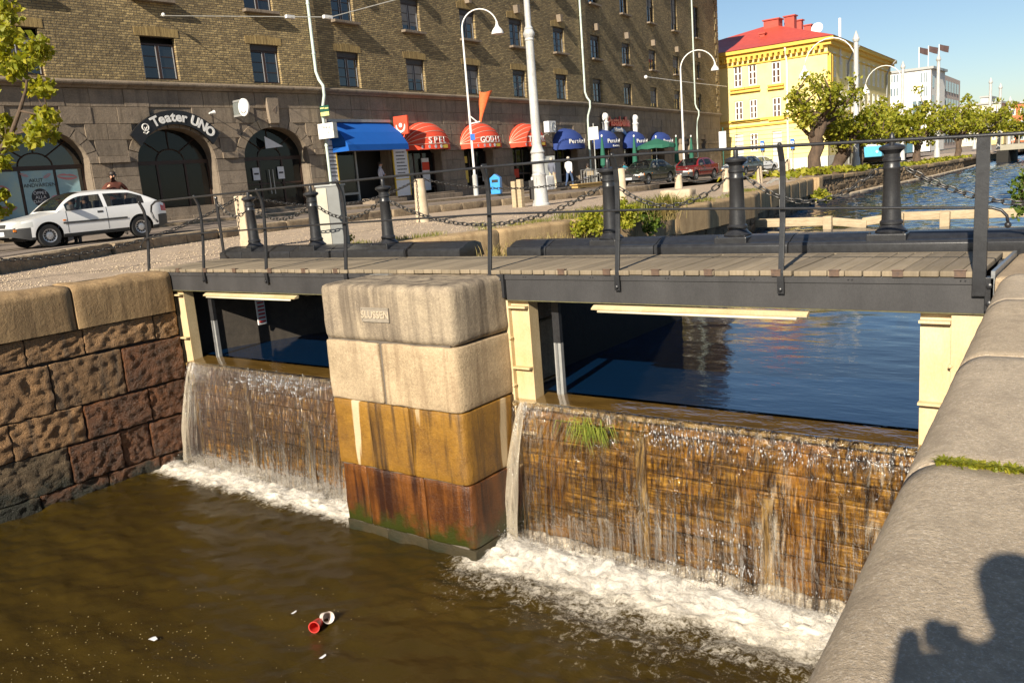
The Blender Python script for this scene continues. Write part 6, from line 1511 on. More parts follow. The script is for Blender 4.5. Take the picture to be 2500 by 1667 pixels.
# ------------------------------------------------------------------ yellow house
yb = thing('yellow_house', 'yellow plastered house with red tin roof, chimneys and white windows', 'building', (-26, 86, 0))
YC = onz(0, 0, 0)
cy = 84.0; cpos = ony(2021, 300, cy); cx = cpos.x
zE = ony(2021, 96, cy).z; zG = -.45
yel = pm('yellow_plaster', (.85, .71, .32), (.78, .63, .25), 1.2, .85, .1, 10, fine=(30, .05)); yel2 = pm('yellow_trim', (.74, .50, .09), (.64, .42, .07), 3, .8)
plin = pm('pale_plinth', (.72, .68, .58), (.6, .56, .47), 2, .85)
LX = cx-24; DY = 34
tilt = .03
HS = []
def yw(px0, px1, py0, py1): a = ony(px0, py0, cy); b = ony(px1, py1, cy); return (a.x, b.x, b.z, a.z)
def z4f(x, y): return (1700+x/2.94, y/2.94)
wins = []
for (x0, x1, y0, y1) in ((265, 328, 482, 625), (370, 433, 468, 610), (538, 605, 448, 595), (275, 335, 730, 862), (380, 438, 716, 852), (545, 608, 702, 842), (385, 443, 958, 1085), (150, 166, 500, 630), (158, 174, 745, 870)):
    a = z4f(x0, y0); b = z4f(x1, y1); wins.append(yw(a[0], b[0], a[1], b[1]))
doors = []
for (x0, x1, y0, y1) in ((275, 340, 968, 1100), (545, 615, 945, 1090)):
    a = z4f(x0, y0); b = z4f(x1, y1); q_ = yw(a[0], b[0], a[1], b[1]); doors.append((q_[0], q_[1], zG+.1, q_[3]))
mb = MB(); holes = [(w_[0], w_[1], w_[2], w_[3]) for w_ in wins+doors]
us = sorted({LX, cx}|{h[0] for h in holes}|{h[1] for h in holes}); zs = sorted({zG+1.1, zE}|{z for h in holes for z in h[2:] if z > zG+1.1})
mbp = MB()
for a, b in zip(us, us[1:]):
    for c, d in zip(zs, zs[1:]):
        um, zm = (a+b)/2, (c+d)/2
        if any(h[0] < um < h[1] and h[2] < zm < h[3] for h in holes): continue
        mb.quad((a, cy, c), (b, cy, c), (b, cy, d), (a, cy, d))
    if not any(h[0] < (a+b)/2 < h[1] and h[2] < zG+.6 < h[3] for h in holes): mbp.quad((a, cy-.05, zG-1), (b, cy-.05, zG-1), (b, cy-.05, zG+1.1), (a, cy-.05, zG+1.1))
mb.build('wall', yel, yb, world=True, fix=False); mbp.build('plinth', plin, yb, world=True, fix=False)
mb = MB(); mb.quad((cx, cy, zG+1.1), (cx-2.2, cy+DY, zG+1.1), (cx-2.2, cy+DY, zE), (cx, cy, zE)); mb.build('wall', yel, yb, world=True, fix=False)
mb = MB(); mb.quad((cx+.05, cy-.05, zG-1), (cx-2.15, cy+DY, zG-1), (cx-2.15, cy+DY, zG+1.1), (cx+.05, cy-.05, zG+1.1)); mb.build('plinth', plin, yb, world=True, fix=False)
mb = MB(); mb.quad((LX, cy+.4, zG), (cx, cy+.4, zG), (cx, cy+.4, zE), (LX, cy+.4, zE)); mb.build('room_dark', M['dark_interior'], yb, world=True, fix=False)
def ywin(x0, x1, z0, z1, y, parent, M_=None):
    w_, h_ = x1-x0, z1-z0; f = MB(); t_ = .12
    f.box(0, t_, .08, .2, 0, h_); f.box(w_-t_, w_, .08, .2, 0, h_); f.box(t_, w_-t_, .08, .2, 0, t_); f.box(t_, w_-t_, .08, .2, h_-t_, h_); f.box(w_/2-.09, w_/2+.09, .07, .19, t_, h_-t_); f.box(t_, w_-t_, .075, .195, h_*.64-.06, h_*.64+.06); f.box(t_, w_-t_, .09, .18, h_*.33-.03, h_*.33+.03)
    o = f.build('window', M['window_white'], parent, (M_ or Matrix.Translation((x0, y, z0))), True)
    for i in range(2):
        for (za, zb) in ((t_, h_*.33), (h_*.33, h_*.64), (h_*.64, h_-t_)):
            g_ = MB(); xa = t_ if i == 0 else w_/2+.09; xb = w_/2-.09 if i == 0 else w_-t_; g_.quad((xa, .16, za), (xb, .16, za), (xb, .16, zb), (xa, .16, zb)); g_.build('pane', M['pane_brown'], o, fix=False)
    return o
M['pane_brown'] = glass_mat('pane_brown', .6, .05, 0, 0, (.09, .05, .035))
for w_ in wins: ywin(w_[0], w_[1], w_[2], w_[3], cy, yb)
for d_ in doors: f = MB(); f.box(d_[0], d_[1], cy+.1, cy+.2, d_[2], d_[3]); f.build('door', pm('door_grey', (.62, .62, .60), (.55, .55, .53), 4, .5) if d_ is doors[0] else bpy.data.materials['door_grey'], yb, world=True)
sl = [(x[0], x[1], x[2]-.15) for x in wins[:6]]
for (a, b, z) in sl: mb = MB(); mb.box(a-.35, b+.35, cy-.22, cy-.01, z-.10, z+.06); mb.build('sill', yel2, yb, world=True)
for (a, b, z) in ((wins[3][0], wins[4][1], wins[3][3]+.75), (wins[5][0], wins[5][1], wins[5][3]+.75)): mb = MB(); mb.box(a-.4, b+.4, cy-.30, cy-.01, z, z+.15); mb.build('hood_mould', yel2, yb, world=True)
zb_ = ony(*z4f(600, 850), cy).z
sM_ = Matrix.Translation((cx, cy, 0)) @ Matrix.Rotation(math.atan2(DY, -2.2), 4, 'Z')
for z, pr, hh in ((zb_-.55, .16, .18), (zb_, .22, .22), (zE-1.25, .12, .14), (zE-.15, .75, .35), (zE-.50, .45, .34)):
    mb = MB(); mb.box(LX, cx+pr, cy-pr, cy-.005, z, z+hh); mb.build('cornice', yel2, yb, world=True); mb = MB(); mb.box(0, math.hypot(DY, 2.2), -pr, -.005, z, z+hh); mb.build('cornice', yel2, yb, sM_, True)
n_ = 30
for i in range(n_): x = LX+8+(cx-LX-8)*i/n_; mb = MB(); mb.box(x, x+.28, cy-.62, cy-.005, zE-.86, zE-.52); mb.build('bracket', yel2, yb, world=True)
for k in range(1, 8):
    z = zG+1.1+k*.42
    if z < zb_-.7: mb = MB(); mb.box(LX, cx, cy-.02, cy-.001, z, z+.03); mb.build('rustic_joint', pm('joint_yellow', (.5, .34, .08), (.45, .3, .07), 4) if k == 1 else bpy.data.materials['joint_yellow'], yb, world=True)
Ls = math.hypot(DY, 2.2)
for r_ in range(2):
    for i in range(11):
        s_ = 2.2+i*2.85; z0_ = (wins[0][2], wins[3][2])[r_]; h_ = 2.3
        ywin(0, 1.15, 0, h_, 0, yb, sM_ @ Matrix.Translation((s_, -.12, z0_)))
for s_ in (0.25, 1.0): mb = MB(); mb.box(s_, s_+.45, -.25, 0, zb_+.2, zE-1.25); mb.build('pilaster', yel2, yb, sM_, True)
# roof: hipped, red tin
red = pm('roof_tin', (.56, .085, .05), (.45, .065, .04), 2, .45, .1, 8)
ov = .85; y1_ = cy+DY; zR = zE+.2
e_ = [(LX, cy-ov, zR), (cx+ov, cy-ov, zR), (cx-2.2+ov, y1_, zR), (LX, y1_, zR)]
rp = ony(*z4f(655, 170), cy+7.5); ry0, ry1 = cy+9, y1_-9; zr_ = zR+3.3
mb = MB(); r1 = (cx-8.5, ry0, zr_); r2 = (cx-10.5, ry1, zr_); r3 = (LX, ry0, zr_*0.0+zR+2.6)
mb.add([e_[0], e_[1], r1, (cx-14.5, cy+7.0, zR+2.2), (LX, cy+7, zR+2.0)], [(0, 1, 2, 3, 4)]); mb.add([e_[1], e_[2], r2, r1], [(0, 1, 2, 3)]); mb.add([r1, r2, (LX, y1_-9, zR+2), (LX, cy+7, zR+2.0), (cx-14.5, cy+7.0, zR+2.2)], [(0, 1, 2, 3, 4)])
rf_ = mb.build('roof', red, yb, world=True, fix=False)
for (px0, px1, py0, py1, dy_) in ((482, 590, 147, 235, 7.5), (630, 702, 118, 180, 9.5), (705, 755, 148, 190, 13), (770, 822, 182, 210, 18), (455, 490, 240, 300, 4.5)):
    a = ony(*z4f(px0, py0), cy+dy_); b = ony(*z4f(px1, py1), cy+dy_); mb = MB(); mb.box(a.x, b.x, cy+dy_, cy+dy_+(b.x-a.x)*.8, b.z-2.0, a.z-.12); mb.box(a.x-.12, b.x+.12, cy+dy_-.12, cy+dy_+(b.x-a.x)*.8+.12, a.z-.12, a.z); o = mb.build('chimney', pm('chimney_red', (.45, .07, .045), (.36, .055, .035), 3, .6) if px0 == 482 else bpy.data.materials['chimney_red'], rf_, MW[rf_.name].inverted() @ Matrix.Identity(4))
pa = ony(*z4f(870, 210), cy+9); mb = MB(); mb.lathe([(.02, 0), (.35, .06), (.6, .2), (.58, .2)], 16); mb.build('satellite_dish', M['paper'], rf_, Matrix.Translation(pa) @ Matrix.Rotation(R(70), 4, 'X'))
pa = ony(*z4f(1030, 240), cy+5); mb = MB(); mb.tube([pa-Vector((0, 0, 3)), pa+Vector((0, 0, 1.4))], .13, 8); mb.build('vent_stack', M['paper'], rf_)
# rain pipes and small blue notices
for (px, s_) in ((650, 0), ): a = ony(*z4f(650, 320), cy); mb = MB(); mb.tube([(a.x, cy-.6, zE-.2), (a.x, cy-.12, zE-1.6), (a.x, cy-.12, zG)], .09, 8); mb.build('rain_pipe', M['white_paint'], yb, world=True)
for s_ in (8.5, 30.5): mb = MB(); mb.tube([(s_+1, -1.0, zE), (s_+.4, -.5, zE-.6), (s_, -.15, zE-1.6), (s_, -.15, zG)], .09, 8); mb.build('rain_pipe', M['tin_galv'], yb, sM_, True)
for (x0, x1, y0, y1) in ((467, 496, 1012, 1080), (682, 712, 998, 1060)):
    a = ony(*z4f(x0, y0), cy); b = ony(*z4f(x1, y1), cy); t = thing('parking_sign', 'blue parking sign %s the yellow house' % ('beside the white window of' if x0 < 500 else 'by the rain pipe of'), 'sign', ((a.x+b.x)/2, cy-.3, zG)); mb = MB(); mb.box(a.x, b.x, cy-.34, cy-.30, a.z-.95, a.z); mb.build('panel', M['blue_paint'], t, world=True); mb = MB(); mb.tube([((a.x+b.x)/2, cy-.27, zG), ((a.x+b.x)/2, cy-.27, a.z)], .04, 6); mb.build('post', M['tin_galv'], t, world=True)
    part('lettering', text_mesh('P', .7, .004, M['white_paint'], .01), t, Matrix.Translation(((a.x+b.x)/2, cy-.35, a.z-.5)) @ TXM, True)

# ------------------------------------------------------------------ white block beyond, and the far town
def zf(x, y): return (2150+x/5.226, 150+y/5.226)
wy = 185.0; wb = thing('white_block', 'white office block with window bands and bay windows beyond the trees', 'building', (-44, wy, 0))
wpl = pm('white_plaster', (.82, .80, .74), (.76, .73, .66), 1, .8); wsd = pm('pink_plaster', (.62, .50, .42), (.52, .42, .35), 1, .85)
a = ony(*zf(-40, 130), wy); b = ony(*zf(645, 95), wy); zt = b.z; zg = -.5
mb = MB(); mb.box(a.x-14, b.x, wy, wy+14, zg, zt); mb.build('wall', wpl, wb, world=True)
c_ = ony(*zf(645, 95), wy); d_ = ony(*zf(930, 245), wy); 
dl = 46; mb = MB(); mb.quad((b.x+.05, wy-.05, zg), (b.x-2.3, wy+dl, zg), (b.x-2.3, wy+dl, zt-.2), (b.x+.05, wy-.05, zt-.2)); mb.build('wall', wsd, wb, world=True, fix=False)
mb = MB(); mb.box(a.x-14.4, b.x+.5, wy-.4, wy+14, zt, zt+.45); mb.build('roof_edge', M['tin_galv'], wb, world=True)
wM = Matrix.Translation((b.x+.05, wy, 0)) @ Matrix.Rotation(math.atan2(dl, -2.3), 4, 'Z')
grg = glass_mat('office_glass', .8, .05, 0, 0, (.12, .17, .20))
def fwin(x0, y0, x1, y1):
    p = ony(*zf(x0, y0), wy); q = ony(*zf(x1, y1), wy); f = MB(); f.box(p.x, q.x, wy-.10, wy-.001, q.z, p.z); o = f.build('window', M['window_white'], wb, world=True)
    n = 3
    for i in range(n):
        w_ = (q.x-p.x)/n; g_ = MB(); g_.box(p.x+w_*i+.12, p.x+w_*(i+1)-.12, wy-.13, wy-.101, q.z+.15, p.z-.15); g_.build('pane', grg, o, MW[o.name].inverted())
for q in ((130, 175, 230, 275), (122, 345, 230, 450), (510, 140, 605, 275), (510, 315, 605, 452), (400, 505, 610, 690)): fwin(*q)
for r_ in range(5):
    for i in range(9):
        f = MB(); f.box(1.5+i*4.7, 1.5+i*4.7+2.9, -.12, -.01, zt-3.5-r_*3.6, zt-1.3-r_*3.6); f.build('window', grg, wb, wM, True)
for fx_ in (.2, .55, .95):
    p = ony(*zf(420+fx_*340, 95), wy+3); t = thing('flag_pole', 'white flag pole', 'flag', (p.x, wy+3, zt)); t['label'] = 'white flag pole with small dark flag ' + {.2: 'set back on the office block roof', .55: 'in the middle of the office block roof', .95: 'above the corner of the office block roof'}[fx_]; t['group'] = 'roof flags on the office block'
    mb = MB(); mb.tube([(p.x, wy+3, zt), (p.x, wy+3, zt+4.6)], .09, 6); mb.build('pole', M['white_paint'], t, world=True); mb = MB(); mb.add([(p.x, wy+3, zt+4.6), (p.x+.8, wy+3.5, zt+4.3), (p.x+1.7, wy+3.2, zt+4.0), (p.x+1.6, wy+3.2, zt+2.8), (p.x+.8, wy+3.5, zt+3.1), (p.x, wy+3, zt+3.5)], [(0, 1, 4, 5), (1, 2, 3, 4)]); mb.build('flag', pm('flag_cloth', (.09, .05, .045), (.05, .03, .03), 3), t, world=True, fix=False)
def far_block(name, label, px0, px1, py0, dist, mat, rows, cols, hroof=None, wins_=True):
    a = ony(px0, py0, dist); b = ony(px1, py0, dist); t = thing(name, label, 'building', ((a.x+b.x)/2, dist, -.5)); zt_ = a.z
    mb = MB(); mb.box(a.x, b.x, dist, dist+14, -.6, zt_); mb.build('wall', mat, t, world=True); mb = MB(); mb.box(a.x-.4, b.x+.4, dist-.4, dist+14.4, zt_, zt_+.5); mb.build('roof', M['tin_galv'], t, world=True)
    W_ = b.x-a.x
    for r_ in range(rows):
        for c_ in range(cols):
            x0 = a.x+W_*(c_+.25)/cols; x1 = a.x+W_*(c_+.75)/cols; z1_ = zt_-1.2-r_*3.2; f = MB(); f.box(x0, x1, dist-.12, dist-.01, z1_-1.7, z1_); f.build('window', M['window_white'], t, world=True); f = MB(); f.box(x0+.2, x1-.2, dist-.16, dist-.121, z1_-1.5, z1_-.2); f.build('pane', grg, t, world=True)
    return t
far_block('far_block', 'cream terrace of offices further along behind the street trees', 2340, 2440, 262, 250, pm('cream_plaster', (.68, .62, .46), (.6, .54, .4), 1, .8), 4, 7)
far_block('far_block', 'pale yellow flats between the cream terrace and the orange block', 2405, 2452, 280, 235, pm('ochre_plaster', (.62, .50, .24), (.55, .43, .2), 1, .8), 4, 3)
far_block('far_block', 'orange brick block of flats by the far bridge', 2438, 2560, 258, 260, pm('orange_brick', (.50, .16, .07), (.42, .13, .055), 1, .85), 5, 5)
far_block('far_block', 'white roof house rising above the cream terrace', 2395, 2413, 240, 300, M['white_paint'], 1, 1)
# far bridge
fb = thing('road_bridge', 'low concrete road bridge with pale railing at the far end of the canal', 'bridge', (-12, 106, -.5))
mb = MB(); a = ony(2448, 365, 106); mb.box(a.x, 14, 104, 112, -.30, .25); mb.build('deck', pm('bridge_concrete', (.36, .33, .26), (.28, .26, .2), 1.5, .9), fb, world=True)
mb = MB(); mb.box(a.x-.3, a.x+.8, 103.8, 112, -3, -.31); mb.build('abutment', M['concrete_shaded'], fb, world=True)
for i in range(40): mb = MB(); mb.box(a.x+i*.55, a.x+i*.55+.10, 104.0, 104.1, .25, 1.25); mb.build('baluster', bpy.data.materials['bridge_concrete'], fb, world=True)
mb = MB(); mb.box(a.x, 14, 103.95, 104.12, 1.251, 1.36); mb.build('handrail', bpy.data.materials['bridge_concrete'], fb, world=True)
mb = MB(); mb.box(a.x+2.3, a.x+2.8, 105, 111, -3, -.31); mb.build('pier', M['concrete_shaded'], fb, world=True)

# tram behind the trees
tr_ = thing('tram', 'blue and white tram half hidden behind the street trees', 'tram', (-22, 92, -.3), R(94))
TY = 90.0; a = ony(2088, 370, TY); b = ony(2165, 370, TY)
trb = Matrix.Translation((a.x, TY, -.35))
tr_.matrix_basis = trb; MW[tr_.name] = trb; W_ = b.x-a.x
mb = MB(); mb.box(0, 2.5, 0, 14, .5, 1.55); mb.build('lower_body', pm('tram_blue', (.10, .42, .62), (.08, .36, .55), 3, .35), tr_, bevel=.08); mb = MB(); mb.box(0, 2.5, 0, 14, 1.551, 3.2); mb.build('upper_body', M['white_paint'], tr_, bevel=.08)
for i in range(7): mb = MB(); mb.box(2.5, 2.52, .6+i*1.9, 2.1+i*1.9, 1.75, 2.75); mb.build('window', M['window_glass'], tr_)
mb = MB(); mb.box(.25, 2.25, -.02, 0, 1.75, 2.85); mb.build('windscreen', M['window_glass'], tr_)
for x_ in (.3, 1.95): mb = MB(); mb.lathe([(.12, 0), (.12, .04), (.06, .05)], 12); mb.build('headlight', M['paper'], tr_, Matrix.Translation((x_+.12, 0, 1.0)) @ Matrix.Rotation(R(90), 4, 'X'))
for i in range(4): mb = MB(); mb.M = Matrix.Translation((1.25, 1.5+i*3.4, .3)) @ Matrix.Rotation(R(90), 4, 'Y'); mb.lathe([(.32, -1), (.32, 1)], 14); mb.build('wheel', M['rubber'], tr_)
# lamp and mast row along the canal
def mast(px, py_top, Y, label, twin=False, side=-1):
    b = ony(px, 395, Y); tz = ony(px, py_top, Y).z; t = thing('lamp_mast', label, 'street lamp', (b.x, Y, -.4), group='grey masts along the canal street')
    mb = MB(); mb.lathe([(.30, 0), (.26, .8), (.2, 1.0), (.15, tz+.4)], 12); mb.build('mast', M['pole_grey'], t, smooth=40); mb = MB(); mb.lathe([(.2, 0), (.24, .15), (.12, .45), (.02, .7)], 10, (0, 0, tz+.4)); mb.build('finial', M['pole_grey'], t)
    if twin:
        pts = [(0, 0, tz-1.9)]+[(side*(1.75-1.75*math.cos(a_)), 0, tz-1.0+1.9*math.sin(a_)) for a_ in np.linspace(.2, R(170), 12)]
        mb = MB(); mb.tube(pts, .04, 8); mb.build('arm', M['white_paint'], t, smooth=True); mb = MB(); mb.lathe([(.05, 0), (.10, -.2), (.36, -.6), (.43, -.9), (.41, -.9)], 16, pts[-1]); mb.build('lamp_shade', M['white_paint'], t, smooth=40)
mast(2090, 102, 62, 'tall grey mast with an arched lamp in front of the yellow house', True)
mast(2202, 168, 92, 'grey mast with an arched lamp in front of the white office block', True)
mast(2378, 285, 150, 'thin grey mast with an arched lamp by the cream terrace', True)
mast(2287, 150, 95, 'white mast rising between the street trees'); mast(2413, 205, 118, 'dark mast near the far bridge'); mast(2437, 218, 122, 'pale mast near the far bridge beside the dark one'); mast(2461, 250, 126, 'pale mast in front of the orange block')
# ------------------------------------------------------------------ plants
def leaf_arrays(C, size, rnd, droop=0.0, n_v=4):
    C = np.asarray(C, float); n = len(C)
    a = rnd.normal(size=(n, 3)); a[:, 2] -= droop; a /= np.linalg.norm(a, axis=1)[:, None]
    b = rnd.normal(size=(n, 3)); b -= (b*a).sum(1)[:, None]*a; b /= np.linalg.norm(b, axis=1)[:, None]
    s = size*(.6+.8*rnd.rand(n))[:, None]
    nn = np.cross(a, b)
    V = np.stack([C-a*s, C+b*s*.62+nn*s*.12, C+a*s, C-b*s*.62+nn*s*.12], 1).reshape(-1, 3)
    return V
def leaves(name, C, size, mat, parent, seed, droop=0.0, world=True):
    rnd = np.random.RandomState(seed); V = leaf_arrays(C, size, rnd, droop); n = len(V)//4
    me = bpy.data.meshes.new(name); me.from_pydata(V.tolist(), [], [(4*i, 4*i+1, 4*i+2, 4*i+3) for i in range(n)]); me.materials.append(mat); me.update()
    return part(name, me, parent, None, world)
def clump(c, r, n, rnd): 
    d = rnd.normal(size=(n, 3)); d /= np.linalg.norm(d, axis=1)[:, None]; return np.array(c)+d*(r*rnd.rand(n)**.45)[:, None]*np.array([1, 1, .8])
def tree(base, h, cr, label, seed, nl, leaf, trunk_r=.22, lean=(0, 0), mat='leaf_lime', low=.45, group=None, limbs=9, up=.75, spread=1.0, name='pollard_tree'):
    rnd = np.random.RandomState(seed); base = Vector(base); t = thing(name, label, 'tree', base, group=group)
    th = h*low; P = [base+Vector((0, 0, -.1))]; k = 6
    for i in range(1, k+1): f = i/k; P.append(base+Vector((lean[0]*f+.12*trunk_r*rnd.normal()*2, lean[1]*f+.12*trunk_r*rnd.normal()*2, th*f)))
    mb = MB(); mb.tube(P, [trunk_r*(1.35, 1.05, .98, .92, 1.0, .95, .75)[i]*(1+.10*rnd.normal()) for i in range(k+1)], 12)
    tops = []; top = P[-1]
    for i in range(limbs):
        az = 2*math.pi*(i+.4*rnd.rand())/limbs; st = P[-1-(i % 3)] if i else P[-1]; el = rnd.uniform(.15, 1.1)*up
        ln = cr*spread*rnd.uniform(.65, 1.05); d = Vector((math.cos(az)*math.cos(el), math.sin(az)*math.cos(el), math.sin(el)+.25))
        q = [st]; 
        for s in range(1, 5): q.append(st+d*ln*s/4+Vector(rnd.normal(size=3).tolist())*.07*ln+Vector((0, 0, .10*ln*(s/4)**2)))
        mb.tube(q, [trunk_r*.45, trunk_r*.32, trunk_r*.24, trunk_r*.18, trunk_r*.10], 7); tops.append((q[-1], .30*cr)); tops.append((q[-2], .20*cr)); tops.append((q[2], .13*cr))
        for b_ in range(3):
            e = q[2+b_ % 3]; f = e+Vector(rnd.normal(size=3).tolist())*.22*cr+Vector((0, 0, .18*cr)); mb.tube([e, (e+f)/2+Vector((0, 0, .03)), f], [trunk_r*.16, trunk_r*.12, trunk_r*.05], 5); tops.append((f, .21*cr))
    tr = mb.build('trunk', M['trunk_bark'], t, world=True, smooth=True)
    W = np.array([r for _, r in tops]); W = W**2/np.sum(W**2); C = []
    for (c, r), w_ in zip(tops, W): C.append(clump(c, r, max(6, int(nl*w_)), rnd))
    leaves('crown', np.concatenate(C), leaf, M[mat], t, seed+1)
    return t
G = 'lime trees along the canal'
tp = [(1862, 54.5, 8.6, 2.7, 'gnarled pollard tree with a bare crooked trunk in front of the yellow house'), (1915, 58, 7.4, 2.7, 'leaning pollard tree next to the gnarled one'), (1975, 65, 7.4, 3.0, 'bushy street tree in front of the tram'), (2040, 72, 7.8, 3.2, 'bushy street tree behind the bollard by the blue water'), (2105, 82, 8.2, 3.4, 'street tree in front of the white office block'), (2200, 96, 8.6, 3.6, 'dense street tree beside the white mast'), (2262, 104, 8.2, 3.6, 'dense street tree at the end of the canal street'), (2335, 118, 7, 3.2, 'low tree by the far bridge abutment')]
for i, (px, Y, h, cr, lab) in enumerate(tp):
    p = ony(px*D, 380*D, Y); z = zq(Y)-.05
    tree((p.x, Y, z), h*(.80 if i == 0 else .66), cr*(.86 if i == 0 else .74), lab, 70+i, 2300 if i < 5 else 1900, .125 if i < 3 else .16, .42 if i < 2 else .30, (.9, 0) if i == 0 else ((.9, 0) if i == 1 else (0, 0)), group=G, low=.52 if i == 0 else .42, limbs=11)
# the tree whose branches reach in from the street side
pb = onx(-75, 560, -21.5); tb = Vector((-21.2, pb.y*21.2/21.5-.3, .3))
t = thing('street_tree', 'fresh green tree branches reaching in front of the arcade windows', 'tree', tb)
rnd = np.random.RandomState(3); mb = MB()
q0 = tb; dp = 23.0
def bq(px, py, d=None): return atd(px*D, py*D, d or dp)
limb = [bq(-70, 480), bq(-25, 380), bq(25, 310), bq(45, 255), bq(60, 205), bq(62, 170)]
trunk = [tb, tb+Vector((0, 0, 1.2)), bq(-80, 430), bq(-75, 300), bq(-60, 150), bq(-50, 0), bq(-45, -120)]
mb.tube(trunk, [.24, .2, .18, .16, .13, .1, .06], 10); mb.tube(limb, [.10, .085, .07, .055, .04, .02], 7)
tw = [([bq(25, 310), bq(70, 300), bq(105, 290)], [(95, 290, .34), (105, 310, .30), (110, 275, .28), (80, 300, .28), (75, 325, .22)]), ([bq(45, 255), bq(80, 262), bq(112, 268)], [(108, 262, .28), (95, 200, .30), (75, 205, .26), (100, 210, .26)]), ([bq(62, 170), bq(60, 130), bq(85, 105)], [(75, 105, .36), (95, 115, .30), (65, 140, .34), (45, 150, .36), (25, 165, .28)]), ([bq(-60, 150), bq(-10, 90), bq(20, 30)], [(10, 15, .36), (25, 45, .34), (5, 70, .36), (30, 85, .26), (0, 120, .34)]), ([bq(-25, 380), bq(10, 350), bq(15, 330)], [(5, 330, .34), (12, 290, .28), (28, 325, .2), (0, 370, .30), (10, 275, .2)]), ([bq(-70, 480), bq(-20, 480)], [(-5, 480, .32), (2, 450, .2)]), ([bq(-45, -120), bq(-30, -60)], [(-40, -60, .5), (-50, 60, .5), (-60, 200, .5), (-60, 300, .5)])]
C = []
for pts, cl in tw:
    mb.tube(pts, [.035, .025, .012][:len(pts)], 5)
    for (x, y, r) in cl:
        q_c = bq(x, y, dp+rnd.uniform(-1.3, 1.3)); C.append(clump(q_c, r*1.15, int(72*r/.3), rnd)); mb.tube([pts[-1], q_c], [.016, .006], 4)
mb.build('trunk', M['trunk_bark'], t, world=True, smooth=True); leaves('crown', np.concatenate(C), .105, M['leaf_lime'], t, 5)
# street trees out of frame to the south dapple the arcade
for i, (x, y, h, c) in enumerate(((-24.0, -7.5, 9.5, 3.6), (-24.4, -17, 10, 3.8))): tree((x, y, .3), h, c, ('tall street tree on the tram street nearest the dental clinic', 'tall street tree on the tram street beyond the first one')[i], 110+i, 1500, .22, .3, group='tram street trees', name='street_tree')
# bush growing out of the quay wall, grasses, weeds
def bush(label, spots, leaf, n, mat, seed, name='wall_bush', cat='bush'):
    rnd = np.random.RandomState(seed); c0 = spots[0][0]; t = thing(name, label, cat, c0); C = np.concatenate([clump(c, r, int(n*r/.4), rnd) for c, r in spots]); mb = MB()
    for c, r in spots: mb.tube([Vector(spots[0][0])+Vector((0, 0, -.25)), (Vector(c)+Vector(spots[0][0]))/2, Vector(c)+Vector((0, 0, r*.5))], [.014, .010, .004], 4)
    mb.build('stem', M['trunk_bark'], t, world=True); leaves('foliage', C, leaf, M[mat], t, seed+1); return t
def q_(px, py, Y): return ony(1250+px/3.7333, 280+py/3.7333, Y)
bush('leafy bush growing out of the quay wall behind the bollard', [(q_(700, 1010, 17.2), .30), (q_(620, 1010, 17.0), .26), (q_(780, 960, 17.4), .3), (q_(720, 930, 17.4), .24), (q_(800, 1040, 17.2), .25), (q_(600, 1070, 17), .16)], .05, 210, 'leaf_lime', 31)
bush('second leafy bush beside the chain on the quay edge', [(q_(1000, 890, 18.0), .30), (q_(1060, 930, 18.2), .34), (q_(1000, 820, 18.2), .22), (q_(1110, 880, 18.4), .2), (q_(990, 960, 18.0), .22), (q_(1050, 1000, 18), .2)], .05, 210, 'leaf_lime', 33)
bush('low weeds hanging from the quay wall above the water', [(q_(1270, 940, 19.5), .3), (q_(1320, 980, 19.6), .25), (q_(1250, 1040, 19.4), .22), (q_(1200, 880, 19.6), .2)], .055, 170, 'leaf_green', 35)
bush('yellow green weeds by the quay ladder', [(ony(1875+480/3.7333, 280+730/3.7333, 37), .35), (ony(1875+520/3.7333, 280+760/3.7333, 37.5), .3)], .10, 120, 'leaf_lime', 37)
bush('leafy twig reaching over the water from the east bank', [(ony(2493, 455, 12), .16), (ony(2485, 478, 12), .10), (ony(2492, 500, 12), .13), (ony(2496, 520, 12), .12), (ony(2503, 440, 12), .2)], .035, 150, 'leaf_green', 39)
bush('small green tuft beside the iron kerb', [(ony(625+840/3.7333, 280+1125/3.7333, 11.3), .12), (ony(625+870/3.7333, 280+1120/3.7333, 11.3), .08)], .03, 150, 'leaf_lime', 41)
def blades(name, label, cat, spots, n, hgt, mat, seed, wid=.006, droop=.3, parent=None):
    rnd = random.Random(seed); vs = []; fs = []
    for _ in range(n):
        c, r = rnd.choice(spots); c = Vector(c); p = c+Vector((rnd.gauss(0, r), rnd.gauss(0, r), 0)); h = hgt*rnd.uniform(.45, 1.2); az = rnd.uniform(0, 6.28); d = Vector((math.cos(az), math.sin(az), 0)); w = Vector((-d.y, d.x, 0))*wid
        a, b, e = p, p+d*h*droop*.35+Vector((0, 0, h*.6)), p+d*h*droop+Vector((0, 0, h*(1-.3*droop)))
        k = len(vs); vs += [a-w, a+w, b+w*.8, b-w*.8, e]; fs += [(k, k+1, k+2, k+3), (k+3, k+2, k+4)]
    mb = MB(); mb.add(vs, fs); o = mb.build(name, M[mat], fix=False); tag(o, label, cat, kind='stuff'); return o
gs = []
rnd = random.Random(8)
for i in range(46):
    y = rnd.uniform(11.5, 34); x = qx(y)-.55-abs(rnd.gauss(0, .35)); gs.append(((x, y, zgq(x, y)-.01), .16))
blades('grass', 'thin grass along the coping of the quay', 'grass', gs, 2600, .13, 'grass', 21, .006, .5)
gs = [((qx(y)-.5-rnd.random()*.8, y, zgq(qx(y)-.6, y)-.02), .22) for y in (18.5, 19, 19.6, 20.3, 21, 21.8, 22.5, 23, 17.6, 24.4)]
blades('grass', 'taller weeds and grass around the foot of the big grey pole', 'grass', gs, 1500, .30, 'grass', 22, .009, .5)
